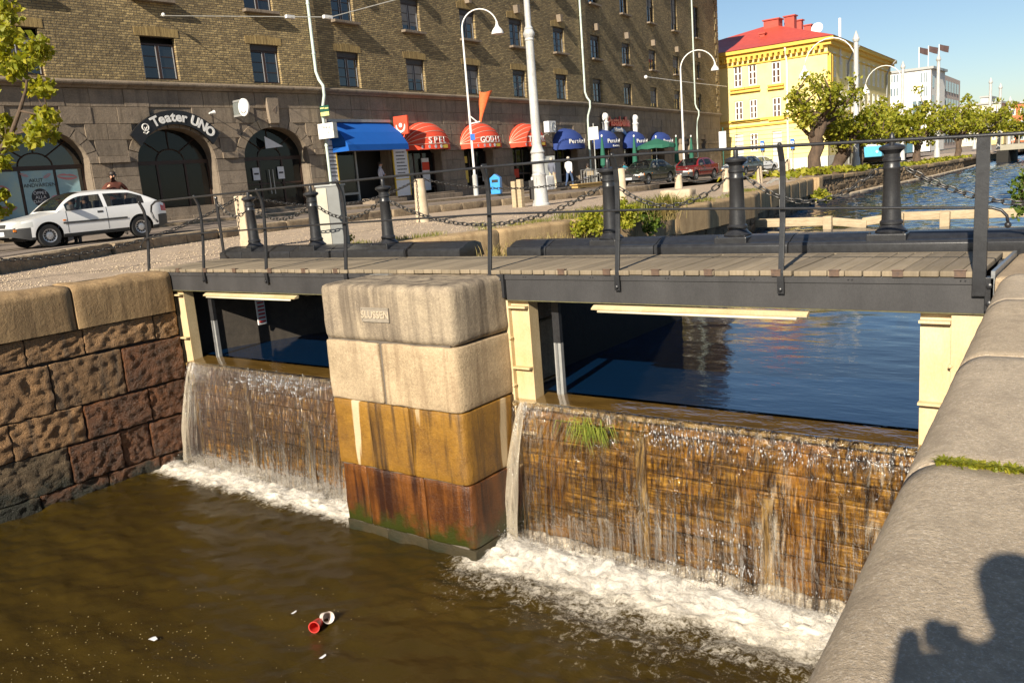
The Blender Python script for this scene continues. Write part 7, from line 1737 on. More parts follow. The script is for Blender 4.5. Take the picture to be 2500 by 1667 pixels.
blades('grass', 'dry straw tuft hanging on the quay wall by the bush', 'grass', [(q_(1380, 960, 19.8), .16), (q_(1420, 900, 19.9), .16)], 500, .5, 'straw', 23, .008, .9)
blades('grass', 'bright grass tuft on the quay edge beside the straw', 'grass', [(q_(1420, 850, 19.9), .16), (q_(1360, 860, 19.8), .14), (q_(1220, 880, 19.5), .14)], 420, .42, 'grass', 24, .009, .4)
blades('grass', 'grass growing in the gap between the two iron kerbs', 'grass', [((-7.7, 9.9, -.12), .14), ((-7.6, 10.6, -.12), .3), ((-7.9, 11.5, -.12), .3)], 420, .28, 'straw', 25, .006, .5)
blades('moss', 'bright moss and grass in the joint of the grey coping', 'moss', [((x, 3.10, -.004), .012+.012*max(0, x+.45)) for x in np.linspace(-.52, .15, 14)], 1900, .030, 'leaf_lime', 26, .0045, .9)
# grass clump growing out of the gate behind the fall
t = thing('weed_tuft', 'green grass tuft growing from the gate planks inside the waterfall', 'plant', (-5.0, 8.0, -2.0))
wp = ony(1350*D, 990*D, 7.93); vs = []; fs = []; rnd = random.Random(4)
for i in range(110):
    a = wp+Vector((rnd.gauss(0, .10), rnd.uniform(-.02, .02), rnd.gauss(.03, .06))); az = rnd.uniform(-1.4, 1.4); L_ = rnd.uniform(.12, .34); b = a+Vector((math.sin(az)*L_*.5, -.05, .03)); e = b+Vector((math.sin(az)*L_*.35, -.02, -L_*.75)); w_ = Vector((.006, 0, .003)); k = len(vs); vs += [a-w_, a+w_, b+w_, b-w_, e]; fs += [(k, k+1, k+2, k+3), (k+3, k+2, k+4)]
mb = MB(); mb.add(vs, fs); mb.build('blades', M['weed_wet'], t, world=True, fix=False)
# ground cover under the far trees
rnd = np.random.RandomState(12); C = []
for i in range(1500):
    y = rnd.uniform(44, 100); x = lerp_poly(QUAY, y)-.6-abs(rnd.normal(0, 1.6)); C.append((x, y, zq(y)+.15+.35*rnd.rand()*math.exp(-((y-52)/14)**2)))
o = leaves('ground_cover', C, .17, M['leaf_lime'], None, 44); tag(o, 'green ground cover along the canal bank under the trees', 'ground cover', kind='stuff')

# ------------------------------------------------------------------ cars
def paint(name, c, rough=.22):
    m, nt, b = nodes_of(name); b.inputs['Base Color'].default_value = (*c, 1); b.inputs['Roughness'].default_value = rough; b.inputs['Coat Weight'].default_value = .6; b.inputs['Coat Roughness'].default_value = .06
    f = noise(nt, coord(nt), 1.5, 3); nt.links.new(mix(nt, f, c, tuple(x*.9 for x in c)), b.inputs['Base Color']); return m
M['bumper_grey'] = pm('bumper_grey', (.055, .056, .056), (.04, .04, .041), 6, .5)
M['headlight'] = glass_mat('headlight', .9, .08, 0, 0, (.55, .56, .55)); M['amber'] = glass_mat('amber', .6, .15, 0, 0, (.80, .22, .02)); M['tail_red'] = glass_mat('tail_red', .6, .15, 0, 0, (.40, .015, .012)); M['alloy'] = pm('alloy', (.50, .50, .51), (.42, .42, .43), 9, .35, metal=.6)
def ip(P, x):
    if x <= P[0][0]: return P[0][1]
    for a, b in zip(P, P[1:]):
        if x <= b[0]:
            t = (x-a[0])/(b[0]-a[0]); return a[1]+(b[1]-a[1])*t
    return P[-1][1]
def car(name, label, loc, rz, col, S, plate='WHITE', trim=True, wagon=None):
    t = thing(name, label, 'car', loc, rz); L, HW = S['L'], S['W']/2; bodym = paint(name+'_'+label[:6].strip().replace(' ', '_'), col)
    wb_, r = S['wheels'], S['r']; ar = r+.055
    def zlow(x):
        z = .22+.10*max(0, 1-x/.35)+.10*max(0, 1-(L-x)/.35)
        for c in wb_:
            if abs(x-c) < ar: z = max(z, r+math.sqrt(max(0, ar*ar-(x-c)**2)))
        return z
    ztop = lambda x: ip(S['belt'], x)
    def hw(x, z):
        w = HW*(1-.20*max(0, 1-x/.55)**2.2-.14*max(0, 1-(L-x)/.45)**2.2); q = (z-.58)/.40
        return w*(1-.055*q*q if q > 0 else 1-.045*q*q)
    X = sorted(set(np.round(np.linspace(0, L, 66), 4))|{round(c+s*ar*math.sin(a), 4) for c in wb_ for s in (-1, 1) for a in np.linspace(0, math.pi/2, 9)}); X = [x for x in X if 0 <= x <= L]
    K = 8; vid = {}; vs = []; groups = {'body': [], 'bumper': [], 'headlight': [], 'indicator': [], 'tail_light': [], 'sill': []}
    def V(k, p):
        if k not in vid: vid[k] = len(vs); vs.append(p)
        return vid[k]
    def cls(c):
        fx_, y, z = c
        if fx_ < .16 and abs(y) > HW*.45 and S['hl'][0] < z < S['hl'][1]: return 'headlight'
        if fx_ < .42 and abs(y) > HW*.80 and S['hl'][0] < z < S['hl'][1]: return 'headlight' if fx_ < .33 or S.get('noind') else 'indicator'
        if fx_ > L-.20 and abs(y) > HW*.62 and .66 < z < .84: return 'tail_light'
        if fx_ < .40 and z < S['hl'][0]: return 'bumper'
        if fx_ > L-.34 and z < .62: return 'bumper'
        if z < .29: return 'sill'
        return 'body'
    P3 = {}
    def pos(i, k, s):
        x = X[i]; z = zlow(x)+(max(ztop(x), zlow(x)+.02)-zlow(x))*k/K; return (x, s*hw(x, z), z)
    for s in (-1, 1):
        for i in range(len(X)-1):
            for k in range(K):
                q = [(i, k), (i+1, k), (i+1, k+1), (i, k+1)]; ids = [V((a, b, s), pos(a, b, s)) for a, b in q]; cen = np.mean([pos(a, b, s) for a, b in q], 0); groups[cls(cen)].append(tuple(ids if s < 0 else ids[::-1]))
    NC = 8
    def topv(i, j):
        if j == 0: return V((i, K, -1), pos(i, K, -1))
        if j == NC: return V((i, K, 1), pos(i, K, 1))
        a = pos(i, K, -1); y = a[1]*(1-2*j/NC); return V(('t', i, j), (a[0], y, a[2]+.045*(1-(2*j/NC-1)**2)))
    g0, g1 = S['glass'][0], S['glass'][3]
    for i in range(len(X)-1):
        if X[i+1] <= g0+.03 or X[i] >= g1-.03:
            for j in range(NC): groups['body'].append((topv(i, j), topv(i+1, j), topv(i+1, j+1), topv(i, j+1)))
    for i, sgn in ((0, 1), (len(X)-1, -1)):
        def capv(k, j):
            if j == 0: return V((i, k, -1), pos(i, k, -1))
            if j == NC: return V((i, k, 1), pos(i, k, 1))
            if k == K: return topv(i, j)
            a = pos(i, k, -1); bul = (.05 if sgn > 0 else -.05)*(1-(2*j/NC-1)**2); return V(('c', i, k, j), (a[0]-bul, a[1]*(1-2*j/NC), a[2]))
        for k in range(K):
            for j in range(NC):
                ids = [capv(k, j), capv(k, j+1), capv(k+1, j+1), capv(k+1, j)]; groups[cls(np.mean([vs[x] for x in ids], 0))].append(tuple(ids))
    base = {}
    def emit(nm, faces, mat, smooth=50):
        if not faces: return
        used = sorted({i for f in faces for i in f}); mp = {i: k for k, i in enumerate(used)}; mb = MB(); mb.add([(L/2-vs[i][0], vs[i][1], vs[i][2]) for i in used], [tuple(mp[i] for i in f) for f in faces]); return mb.build(nm, mat, t, smooth=smooth)
    emit('body', groups['body'], bodym); 
    def split_side(nm, mat):
        for s in (-1, 1): emit(nm, [f for f in groups[nm] if s*np.mean([vs[i][1] for i in f]) > 0], mat)
    split_side('headlight', M['headlight']); split_side('indicator', M['amber']); split_side('tail_light', M['tail_red'])
    emit('bumper', [f for f in groups['bumper'] if np.mean([vs[i][0] for i in f]) < L/2], M['bumper_grey']); emit('bumper', [f for f in groups['bumper'] if np.mean([vs[i][0] for i in f]) > L/2], M['bumper_grey']); emit('sill', groups['sill'], M['rubber'])
    # greenhouse
    a0, a1, a2, a3 = S['glass']; HR = S['H']
    def zroof(x):
        if x < a1: return ztop(a0)+(HR-ztop(a0))*math.sin((x-a0)/(a1-a0)*math.pi/2)**.92
        if x > a2: return ztop(a3)+(HR-ztop(a3))*(1-((x-a2)/(a3-a2))**1.12)
        return HR+.02*math.sin((x-a1)/(a2-a1)*math.pi)
    XS = sorted(set(np.round(np.linspace(a0, a3, 60), 4))); vs = []; vid = {}; gl = {'windscreen': [], 'side_window': [], 'rear_window': [], 'roof': []}
    SK, TK = 6, 8
    def gp(i, k, s):
        x = XS[i]; zb, zt_ = ztop(x)-.005, max(zroof(x), ztop(x)+.004); wb2 = hw(x, zb)*.985; hf = (zt_-zb)/max(.1, HR-zb); wt = wb2-(wb2-HW*.70)*hf
        if k <= SK: f = k/SK; return (x, s*(wb2+(wt-wb2)*f+.012*math.sin(f*math.pi)), zb+(zt_-.05*hf-zb)*f)
        j = (k-SK)/TK; return (x, s*wt*(1-j), zt_-.05*hf+.05*hf*math.sin(j*math.pi/2))
    wins_ = S['win']
    for s in (-1, 1):
        for i in range(len(XS)-1):
            for k in range(SK+TK):
                q = [(i, k), (i+1, k), (i+1, k+1), (i, k+1)]; ids = [V((a, b, s if b < SK+TK else 0), gp(a, b, s)) for a, b in q]; xm = (XS[i]+XS[i+1])/2; f = tuple(ids if s < 0 else ids[::-1])
                if k < SK:
                    ok = any(u <= xm <= v for u, v in wins_) and 0 <= k < SK-1 and zroof(xm)-ztop(xm) > .10
                    gl['side_window' if ok else 'roof'].append(f)
                else:
                    edge = k == SK
                    if a0+.03 < xm < a1-.02 and not edge: gl['windscreen'].append(f)
                    elif a2+.06 < xm < a3-.05 and not edge: gl['rear_window'].append(f)
                    else: gl['roof'].append(f)
    emit('roof', gl['roof'], bodym); emit('windscreen', gl['windscreen'], M['car_glass'], True); emit('rear_window', gl['rear_window'], M['car_glass'], True)
    for s in (-1, 1):
        for (u, v) in wins_: emit('side_window', [f for f in gl['side_window'] if s*np.mean([vs[i][1] for i in f]) > 0 and u <= np.mean([vs[i][0] for i in f]) <= v], M['car_glass'], True)
    # interior tub, seats
    mb = MB(); mb.box(L/2-a3+.05, L/2-a0-.1, -HW+.12, HW-.12, .28, .40); mb.build('floor_pan', M['dark_interior'], t)
    seatm = pm('seat_cloth', (.04, .045, .055), (.03, .033, .04), 8, .9) if 'seat_cloth' not in bpy.data.materials else bpy.data.materials['seat_cloth']
    for y in (-.36, .36):
        for x in (a1+.25, a1+1.15): mb = MB(); mb.box(-.22+L/2-x, .22+L/2-x, y-.24, y+.24, .41, .58); mb.box(L/2-x-.32, L/2-x-.2, y-.23, y+.23, .58, 1.08); mb.build('seat', seatm, t, bevel=.04)
    mb = MB(); mb.box(L/2-a0-.45, L/2-a0-.15, -HW+.15, HW-.15, .60, ztop(a0)-.03); mb.build('dashboard', M['dark_interior'], t, bevel=.03)
    mb = MB(); 
    for c in wb_: mb.box(L/2-c-ar+.02, L/2-c+ar-.02, -HW+.24, HW-.24, .2, r+ar-.02)
    mb.build('wheel_well', M['rubber'], t)
    mb = MB(); mb.box(-L/2+.25, L/2-.25, -HW+.2, HW-.2, .20, .275); mb.build('underbody', M['rubber'], t)
    # wheels
    for c in wb_:
        for s in (-1, 1):
            o = MB(); o.lathe([(r*.60, -.085), (r*.92, -.09), (r, -.06), (r, .06), (r*.92, .09), (r*.60, .085), (r*.58, .06), (r*.58, -.06)], 26, cap=False); wm = Matrix.Translation((L/2-c, s*(HW-.105), r)) @ Matrix.Rotation(R(-90*s), 4, 'X'); wh = o.build('wheel', M['rubber'], t, wm, smooth=40)
            o = MB(); o.lathe([(.001, .070), (r*.18, .078), (r*.30, .066), (r*.52, .070), (r*.60, .080), (r*.60, -.05)], 26, cap=False); o.build('rim', M['alloy'], wh, smooth=40)
            sl_ = MB()
            for k in range(13): a = 2*math.pi*k/13; sl_.M = Matrix.Rotation(a, 4, 'Z'); sl_.box(r*.33, r*.50, -.022, .022, .066, .0735)
            sl_.build('rim_slots', M['rubber'], wh)
    # small fittings
    for s in (-1, 1):
        if trim:
            u0, u1 = wb_[0]+ar+.02, wb_[1]-ar-.02; mb = MB(); n = 14
            for k in range(n): xa, xb = u0+(u1-u0)*k/n, u0+(u1-u0)*(k+1)/n; za = .545; mb.add([(L/2-xa, s*(hw(xa, za)+.012), za), (L/2-xb, s*(hw(xb, za)+.012), za), (L/2-xb, s*(hw(xb, za+.05)+.012), za+.05), (L/2-xa, s*(hw(xa, za+.05)+.012), za+.05)], [(0, 1, 2, 3)])
            mb.build('side_trim', M['bumper_grey'], t, fix=False)
        for xd in S['gaps']:
            mb = MB(); pr = [(z, hw(xd, z)+.003) for z in np.linspace(.32, ztop(xd), 8)]; mb.add([(L/2-xd+d, s*y, z) for z, y in pr for d in (-.006, .006)], [(2*k, 2*k+1, 2*k+3, 2*k+2) for k in range(7)]); mb.build('door_gap', M['rubber'], t, fix=False)
        for xh in S['handles']: mb = MB(); mb.box(L/2-xh-.075, L/2-xh+.075, s*(hw(xh, .78)-.01)-.018, s*(hw(xh, .78)-.01)+.018, .755, .81); mb.build('door_handle', M['bumper_grey'], t, bevel=.008)
        mb = MB(); xm = a0+.34; mb.box(L/2-xm-.05, L/2-xm+.07, min(s*(HW-.04), s*(HW+.14)), max(s*(HW-.04), s*(HW+.14)), ztop(xm)+.02, ztop(xm)+.15); mb.build('mirror', M['bumper_grey'], t, bevel=.03)
        mb = MB(); xk = wb_[0]+ar+.06; mb.box(L/2-xk-.035, L/2-xk+.035, s*hw(xk, .64)-.008, s*hw(xk, .64)+.008, .625, .66); mb.build('side_repeater', M['amber'], t)
        mb = MB(); mb.box(L/2-.10, L/2-.04 , min(s*HW*.48, s*HW*.86), max(s*HW*.48, s*HW*.86), .455, .51); mb.build('indicator', M['amber'], t, Matrix.Translation((.03, 0, 0)))
    mb = MB(); mb.box(L/2+.045, L/2+.055, -.26, .26, .36, .47); pl_ = mb.build('number_plate', M['paper'], t)
    mb = MB(); mb.box(L/2+.02, L/2+.05, -HW*.42, HW*.42, S['hl'][0]+.02, S['hl'][1]-.02); mb.build('grille', M['bumper_grey'], t)
    return t
HB = dict(L=4.06, W=1.66, H=1.345, r=.292, wheels=(.80, 3.23), hl=(.53, .665), belt=[(0, .60), (.12, .675), (.45, .735), (.95, .82), (1.10, .855), (2.2, .89), (3.55, .925), (3.85, .93), (4.06, .86)], glass=(1.05, 1.86, 3.08, 3.96), win=((1.28, 2.27), (2.36, 3.42)), gaps=(1.28, 2.33), handles=(2.16,), noind=True)
SD = dict(L=4.35, W=1.69, H=1.39, r=.30, wheels=(.85, 3.40), hl=(.55, .69), belt=[(0, .62), (.12, .70), (.5, .77), (1.0, .86), (1.2, .89), (2.2, .91), (3.4, .93), (4.2, .94), (4.35, .88)], glass=(1.12, 1.95, 3.0, 3.72), win=((1.35, 2.15), (2.23, 3.1)), gaps=(1.36, 2.2, 3.05), handles=(2.06, 2.92))
WC = (-20.85, 10.32, zr(10)+.012)
_wc = car('hatchback_car', 'white three door hatchback with dark bumpers driving along the tram street', WC, R(-91.5), (.80, .80, .79), HB); _wc.matrix_basis = _wc.matrix_basis @ Matrix.Scale(.91, 4)
car('parked_car', 'dark green saloon parked beside the cafe tables', (-23.4, 44.7, zr(44.7)+.01), R(-92), (.020, .026, .020), SD)
car('parked_car', 'dark red saloon parked behind the dark green car', (-23.5, 51.3, zr(51)+.01), R(-92), (.19, .014, .018), SD)
pw = ony(1738*D, 385*D, 69); car('parked_car', 'white estate car parked before the yellow house', (pw.x, 69, zr(69)+.01), R(80), (.78, .79, .80), SD)
pw = ony(1700*D, 385*D, 61); car('parked_car', 'dark blue car mostly hidden behind an iron bollard', (pw.x, 61.5, zr(61)+.01), R(-92), (.05, .075, .12), SD)

# ------------------------------------------------------------------ people
def mat_c(name, c): return bpy.data.materials.get(name) or pm(name, c, tuple(x*.8 for x in c), 14, .85, .2, 40)
STAND = dict(pelvis=(0, 0, .93), chest=(0, .0, 1.28), neck=(0, .01, 1.47), head=(0, .02, 1.60), crown=(0, .015, 1.72), shl=(.17, 0, 1.40), ell=(.22, -.02, 1.13), wrl=(.21, .05, .90), hal=(.20, .07, .82), shr=(-.17, 0, 1.40), elr=(-.22, -.02, 1.13), wrr=(-.21, .05, .90), har=(-.20, .07, .82), hil=(.09, 0, .90), knl=(.10, .03, .50), anl=(.10, 0, .09), tol=(.11, .15, .03), hir=(-.09, 0, .90), knr=(-.10, .03, .50), anr=(-.10, 0, .09), tor=(-.11, .15, .03))
SIT = dict(STAND); SIT.update(pelvis=(0, 0, .52), chest=(0, .03, .86), neck=(0, .05, 1.05), head=(0, .07, 1.18), crown=(0, .06, 1.30), shl=(.17, .03, .98), ell=(.22, .10, .74), wrl=(.16, .32, .74), hal=(.13, .40, .75), shr=(-.17, .03, .98), elr=(-.22, .10, .74), wrr=(-.16, .32, .74), har=(-.13, .40, .75), hil=(.09, .02, .50), knl=(.12, .42, .50), anl=(.12, .42, .09), tol=(.12, .57, .03), hir=(-.09, .02, .50), knr=(-.12, .42, .50), anr=(-.12, .42, .09), tor=(-.12, .57, .03))
WALK = dict(STAND); WALK.update(knl=(.10, .20, .52), anl=(.10, .22, .10), tol=(.10, .37, .05), knr=(-.10, -.06, .50), anr=(-.10, -.26, .16), tor=(-.10, -.16, .04), ell=(.23, -.10, 1.14), wrl=(.22, -.06, .90), hal=(.21, -.02, .82), elr=(-.23, .06, 1.14), wrr=(-.21, .20, .95), har=(-.20, .26, .89))
BONES = [('pelvis', 'chest', 'top'), ('chest', 'neck', 'top'), ('neck', 'head', 'skin'), ('head', 'crown', 'skin')]
for s in 'lr': BONES += [('chest', 'sh'+s, 'top'), ('sh'+s, 'el'+s, 'top'), ('el'+s, 'wr'+s, 'sleeve'), ('wr'+s, 'ha'+s, 'skin'), ('pelvis', 'hi'+s, 'leg'), ('hi'+s, 'kn'+s, 'leg'), ('kn'+s, 'an'+s, 'leg'), ('an'+s, 'to'+s, 'shoe')]
RAD = dict(pelvis=(.155, .115), chest=(.165, .115), neck=(.058, .058), head=(.080, .098), crown=(.070, .085), sh=(.075, .07), el=(.050, .05), wr=(.036, .033), ha=(.042, .022), hi=(.088, .09), kn=(.062, .065), an=(.045, .05), to=(.045, .03))
def person(label, loc, rz, pose, top, leg, hair='hair_dark', skin='skin', sc_=1.0, sleeve=None, shoe=(.03, .025, .02), wide=1.0, cat='person', name='person', longhair=False):
    t = thing(name, label, cat, loc, rz, M=Matrix.Translation(Vector(loc)) @ Matrix.Rotation(rz, 4, 'Z') @ Matrix.Scale(sc_, 4))
    names_ = list(pose); me = bpy.data.meshes.new('body'); idx = {n: i for i, n in enumerate(names_)}
    me.from_pydata([pose[n] for n in names_], [(idx[a], idx[b]) for a, b, _ in BONES], []); o = bpy.data.objects.new('body_tmp', me); col.objects.link(o)
    md = o.modifiers.new('skin', 'SKIN'); md.use_smooth_shade = True; md.branch_smoothing = .5
    for i, n in enumerate(names_):
        k = n if n in RAD else n[:2]; rx, ry = RAD[k]; 
        if k in ('pelvis', 'chest'): rx *= wide; ry *= wide
        me.skin_vertices[0].data[i].radius = (rx, ry); me.skin_vertices[0].data[i].use_root = (n == 'pelvis')
    sb = o.modifiers.new('sub', 'SUBSURF'); sb.levels = 2; sb.render_levels = 2
    dg = bpy.context.evaluated_depsgraph_get(); bm = bpy.data.meshes.new_from_object(o.evaluated_get(dg)); bpy.data.objects.remove(o); bpy.data.meshes.remove(me)
    bm.name = 'body'; bm.materials.clear(); kinds = ['top', 'leg', 'skin', 'shoe', 'sleeve']
    for m_ in (mat_c('cloth_%.2f_%.2f_%.2f' % top, top), mat_c('cloth_%.2f_%.2f_%.2f' % leg, leg), M[skin], mat_c('shoe_%.2f' % shoe[0], shoe), M[skin] if sleeve == 'bare' else mat_c('cloth_%.2f_%.2f_%.2f' % top, top)): bm.materials.append(m_)
    seg = [(np.array(pose[a]), np.array(pose[b]), kinds.index(k)) for a, b, k in BONES]; mi = []
    for p in bm.polygons:
        c = np.array(p.center); best = 9; bk = 0
        for a, b, k in seg:
            d = b-a; tt = min(1, max(0, np.dot(c-a, d)/np.dot(d, d))); ds = np.linalg.norm(c-a-d*tt)/(1 if k in (0,) else .72)
            if ds < best: best, bk = ds, k
        mi.append(bk)
    bm.polygons.foreach_set('material_index', mi); bm.polygons.foreach_set('use_smooth', [True]*len(bm.polygons))
    part('body', bm, t)
    h = Vector(pose['head']); mb = MB(); mb.sphere((h.x, h.y-.018, h.z+.062), .100, 14, 9, (.92, 1.05, .88)); mb.sphere((h.x, h.y-.05, h.z+.0), .085, 12, 8, (.95, .75, 1.0))
    if longhair: mb.sphere((h.x, h.y-.055, h.z-.10), .085, 12, 8, (1.1, .7, 1.7))
    mb.build('hair', M[hair], t, smooth=True)
    mb = MB(); mb.sphere((h.x, h.y+.105, h.z-.005), .017, 8, 6, (.8, 1, 1.5)); mb.build('nose', M[skin], t, smooth=True)
    mb = MB(); mb.sphere((h.x+.034, h.y+.085, h.z+.022), .011, 6, 5); mb.sphere((h.x-.034, h.y+.085, h.z+.022), .011, 6, 5); mb.build('eyes', M['ink'], t)
    return t
CAMAZ = math.atan2(FW.y, FW.x)
fpos = onx(262*D, 430*D, -22.6); 
pose = dict(STAND); pose.update(ell=(.32, .0, 1.22), wrl=(.20, .14, 1.32), hal=(.14, .17, 1.38), elr=(-.34, -.04, 1.22), wrr=(-.24, .06, 1.05))
pm_ = person('man in a brown jacket and sunglasses standing behind the white car', (-22.6, fpos.y, zr(12)+.03), R(-100), pose, (.12, .035, .02), (.04, .04, .05), 'hair_dark', wide=1.1)
mb = MB(); mb.box(-.075, .075, .105, .125, 1.605, 1.645); mb.build('sunglasses', M['black_paint'], pm_)
CM = Matrix.Translation(Vector(WC)) @ Matrix.Rotation(R(-91.5), 4, 'Z')
dpos = dict(SIT)
for nm_, (sx, sy), lab, top in (('driver', (.02, .36), 'driver in dark clothes at the wheel of the white car', (.02, .022, .035)), ('passenger', (.02, -.36), 'passenger beside the driver of the white car', (.03, .03, .05))):
    q = CM @ Vector((sx-.05, sy, 0)); person(lab, (q.x, q.y, WC[2]-.05), R(-91.5)-R(90), dpos, top, (.03, .03, .04), sc_=.88)
cp_ = fac(915*D*0+917, 430); cu = SEGM[1] @ Vector((3.35, -.15, 0)); pose = dict(STAND); pose.update(elr=(-.20, .10, 1.14), wrr=(-.06, .20, 1.12), har=(.0, .22, 1.15))
person('waiter in a white shirt and dark trousers standing in the shop doorway', (cu.x, cu.y, zr(28)+.30), R(-60), pose, (.62, .60, .66), (.025, .022, .03))
def street(px, Xp): p = onx(px*D, 400*D, Xp); return Vector((Xp, p.y, zr(p.y)+.14))
p = street(1268, -26.7); person('grey haired man in a slate jacket and pale trousers walking past the cafe', p, R(10), WALK, (.13, .14, .18), (.62, .52, .36), 'hair_light', wide=1.15)
p = street(1307, -26.3); person('man in a white jumper and blue jeans walking towards the cafe', p, R(5), WALK, (.80, .79, .76), (.06, .10, .20), 'hair_light', wide=1.2)
cafe = [(1352, (.20, .18, .15), 'hair_dark', 'seated guest in a checked grey jacket at the cafe'), (1387, (.55, .05, .06), 'hair_light', 'seated guest in a red top behind the black bollard'), (1436, (.03, .25, .33), 'hair_dark', 'seated guest in a teal top at the cafe'), (1462, (.05, .03, .03), 'hair_dark', 'dark haired seated woman at the cafe table'), (1482, (.45, .42, .36), 'hair_light', 'seated guest in a beige cardigan by the parasol'), (1500, (.82, .81, .79), 'hair_dark', 'guest in a white shirt under the green parasol'), (1590, (.5, .4, .36), 'hair_dark', 'seated guest beyond the red parked car')]
CH_ = None
def cafe_chair(loc, rz, lab):
    t = thing('cafe_chair', lab, 'chair', loc, rz, group='cafe chairs')
    mb = MB(); mb.box(-.20, .20, -.20, .20, .43, .46); mb.build('seat', M['wood_weather'], t); mb = MB(); mb.box(-.20, .20, -.215, -.19, .62, .86); mb.build('backrest', M['wood_weather'], t)
    for x in (-.19, .19):
        for y, h in ((-.2, .86), (.19, .43)): mb = MB(); mb.tube([(x, y, 0), (x, y, h)], .013, 6); mb.build('leg', M['tin_galv'], t)
def cafe_table(loc, lab):
    t = thing('cafe_table', lab, 'table', loc, group='cafe tables'); mb = MB(); mb.lathe([(.001, .70), (.36, .70), (.36, .73), (.001, .73)], 18); mb.build('table_top', M['paper'], t); mb = MB(); mb.lathe([(.22, 0), (.20, .03), (.03, .06), (.03, .70)], 12); mb.build('pedestal', M['tin_galv'], t)
for i, (px, top, hr, lab) in enumerate(cafe):
    Xp = -26.0-.5*(i % 2); p = street(px, Xp); rz = R(-40 if i % 2 else 60); person(lab, p+Vector((0, 0, -.02)), rz, SIT, top, (.10, .11, .15), hr, longhair=(i == 3))
    cafe_chair(p+Vector((0, 0, 0)), rz, 'cafe chair under the %s' % lab.replace(' at the cafe table', '').replace(' at the cafe', ''))
    if i % 2 == 0 and i < 6: cafe_table(p+Vector((.55, .55, 0)), 'round cafe table beside the %s' % lab.replace(' at the cafe table', '').replace(' at the cafe', ''))
# cafe fence, planter boards, parasols
t = thing('cafe_fence', 'low metal fence with upright bars in front of the cafe guests', 'fence', street(1380, -25.0))
a, b = street(1335, -25.0), street(1490, -25.0); n = int((b-a).length/.28)
for k in range(n+1): q = a+(b-a)*k/n; mb = MB(); mb.tube([q, q+Vector((0, 0, .92))], .016, 5); mb.build('bar', M['tin_galv'], t, world=True)
for z in (.12, .92): mb = MB(); mb.tube([a+Vector((0, 0, z)), b+Vector((0, 0, z))], .022, 6); mb.build('rail', M['tin_galv'], t, world=True)
t = thing('wooden_planter', 'long low yellow wooden planter edge in front of the cafe', 'planter', street(1340, -24.8)); a, b = street(1318, -24.6), street(1400, -24.6); mb = MB(); mb.M = Matrix.Translation((a+b)/2) @ Matrix.Rotation(math.atan2((b-a).y, (b-a).x), 4, 'Z'); L_ = (b-a).length
mb.box(-L_/2, L_/2, -.2, .2, .0, .16); mb.build('trough', pm('yellow_wood', (.50, .33, .12), (.38, .24, .08), 6, .8), t, world=True, bevel=.02); mb = MB(); mb.M = Matrix.Translation((a+b)/2) @ Matrix.Rotation(math.atan2((b-a).y, (b-a).x), 4, 'Z'); mb.box(-L_/2-.1, L_/2+.1, -.24, .24, .161, .22); mb.build('top_board', bpy.data.materials['yellow_wood'], t, world=True)
p = street(1510, -26.0); t = thing('parasol', 'open dark green parasol over the cafe tables', 'parasol', p, group='green parasols'); vs = [(0, 0, 2.72)]
for k in range(16): a_ = 2*math.pi*k/16; vs.append((1.25*math.cos(a_), 1.25*math.sin(a_), 2.28))
for k in range(16): a_ = 2*math.pi*k/16; vs.append((1.27*math.cos(a_), 1.27*math.sin(a_), 2.04+.05*(k % 2)))
mb = MB(); mb.add(vs, [(0, 1+k, 1+(k+1) % 16) for k in range(16)]+[(1+k, 17+k, 17+(k+1) % 16, 1+(k+1) % 16) for k in range(16)]); mb.build('canopy', M['parasol_green'], t, fix=False); mb = MB(); mb.lathe([(.25, 0), (.24, .06), (.03, .08), (.025, 2.75), (.05, 2.78), (.05, 2.86), (.01, 2.9)], 12); mb.build('pole', M['white_paint'], t)
for i, px in enumerate((1387, 1460, 1556, 1590)):
    p = street(px, -25.6); t = thing('folded_parasol', 'closed dark green parasol ' + ('behind the black bollard', 'next to the open parasol', 'between the open parasol and the red car', 'beside the carved portal')[i], 'parasol', p, group='green parasols'); mb = MB(); mb.lathe([(.03, 1.0), (.16, 1.15), (.14, 1.7), (.07, 2.5), (.03, 2.75)], 12); mb.build('canopy', M['parasol_green'], t, smooth=40); mb = MB(); mb.lathe([(.25, 0), (.24, .06), (.03, .08), (.025, 2.75), (.05, 2.78), (.055, 2.86), (.01, 2.9)], 12); mb.build('pole', M['white_paint'], t)
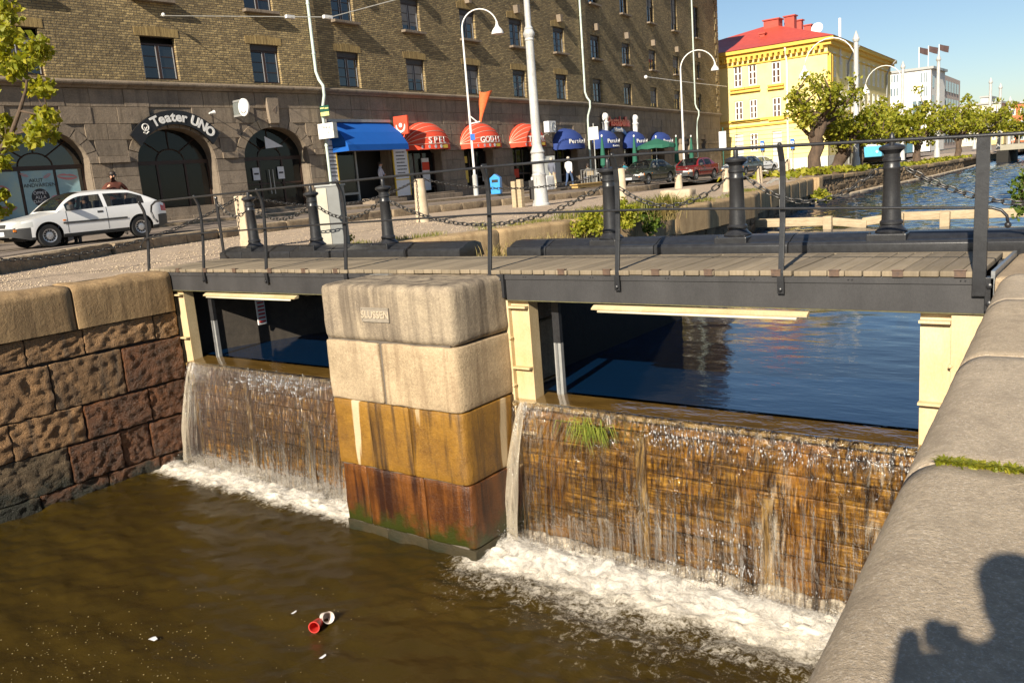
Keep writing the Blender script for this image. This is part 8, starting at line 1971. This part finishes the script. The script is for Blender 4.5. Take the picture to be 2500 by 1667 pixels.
p = street(1262, -26.9); t = thing('advert_board', 'grey advertising board standing by the walkers', 'sign board', p+Vector((-.6, .6, 0)), R(60)); mb = MB(); mb.box(-.55, .55, -.05, .05, .05, 1.85); mb.build('panel', M['grey_paint'], t); mb = MB(); mb.box(-.45, -.38, -.15, .15, 0, .05); mb.box(.38, .45, -.15, .15, 0, .05); mb.build('foot', M['tin_galv'], t)
p = street(1245, -25.5); t = thing('stone_block', 'pale cut stone block on the pavement beside the big pole', 'block', p); mb = stone(1.0, .7, .75, .05, 4, .02); mb.build('block', M['white_paint'], t, Matrix.Translation((0, 0, .37)), smooth=True)
p = onz(1340+165, 620+0, .0); 
q = onz(1590, 443*D*.98, zgq(-14, 26)); t = thing('stone_block', 'low pale stone lying on the gravel beside a stone bollard', 'block', (-12.6, 26.2, zgq(-12.6, 26.2))); mb = stone(1.1, .6, .42, .08, 4, .04, 3, 4); mb.build('block', M['pale_stone'], t, Matrix.Translation((0, 0, .18)), smooth=True)

# ------------------------------------------------------------------ the photographer, crouching on the coping, whose shadow falls into view
hd = Vector((.40, -.02, 1.22)); pose = {}
def W(x, y, z): return (x, y, z)
pose = dict(pelvis=W(.30, -.72, .80), chest=W(.22, -.38, 1.10), neck=W(.245, -.31, 1.27), head=W(.25, -.27, 1.37), crown=W(.245, -.25, 1.49), shl=W(.06, -.34, 1.19), ell=W(.02, -.40, .97), wrl=W(-.005, -.19, 1.09), hal=W(-.02, -.12, 1.15), shr=W(.40, -.30, 1.20), elr=W(.30, -.26, 1.02), wrr=W(.16, -.20, 1.13), har=W(.08, -.15, 1.16), hil=W(.21, -.74, .78), knl=W(.20, -.5, .45), anl=W(.20, -.68, .09), tol=W(.17, -.54, .03), hir=W(.39, -.70, .78), knr=W(.40, -.48, .45), anr=W(.42, -.66, .09), tor=W(.40, -.51, .03))
person('photographer bending over a camera on the coping, seen by the shadow', (0, 0, 0), 0, pose, (.08, .09, .12), (.05, .06, .09), name='person', wide=1.2)
t = thing('compact_camera', 'small black camera in the photographer hand', 'camera', CAM-FW*.09)
cmx = camo.matrix_world.copy(); mb = MB(); mb.box(-.045, .035, -.025, .03, .055, .085); mb.build('body', M['black_paint'], t, cmx, True, bevel=.012); mb = MB(); mb.lathe([(.026, .02), (.026, .054)], 16); mb.build('lens_barrel', M['black_paint'], t, cmx, True)
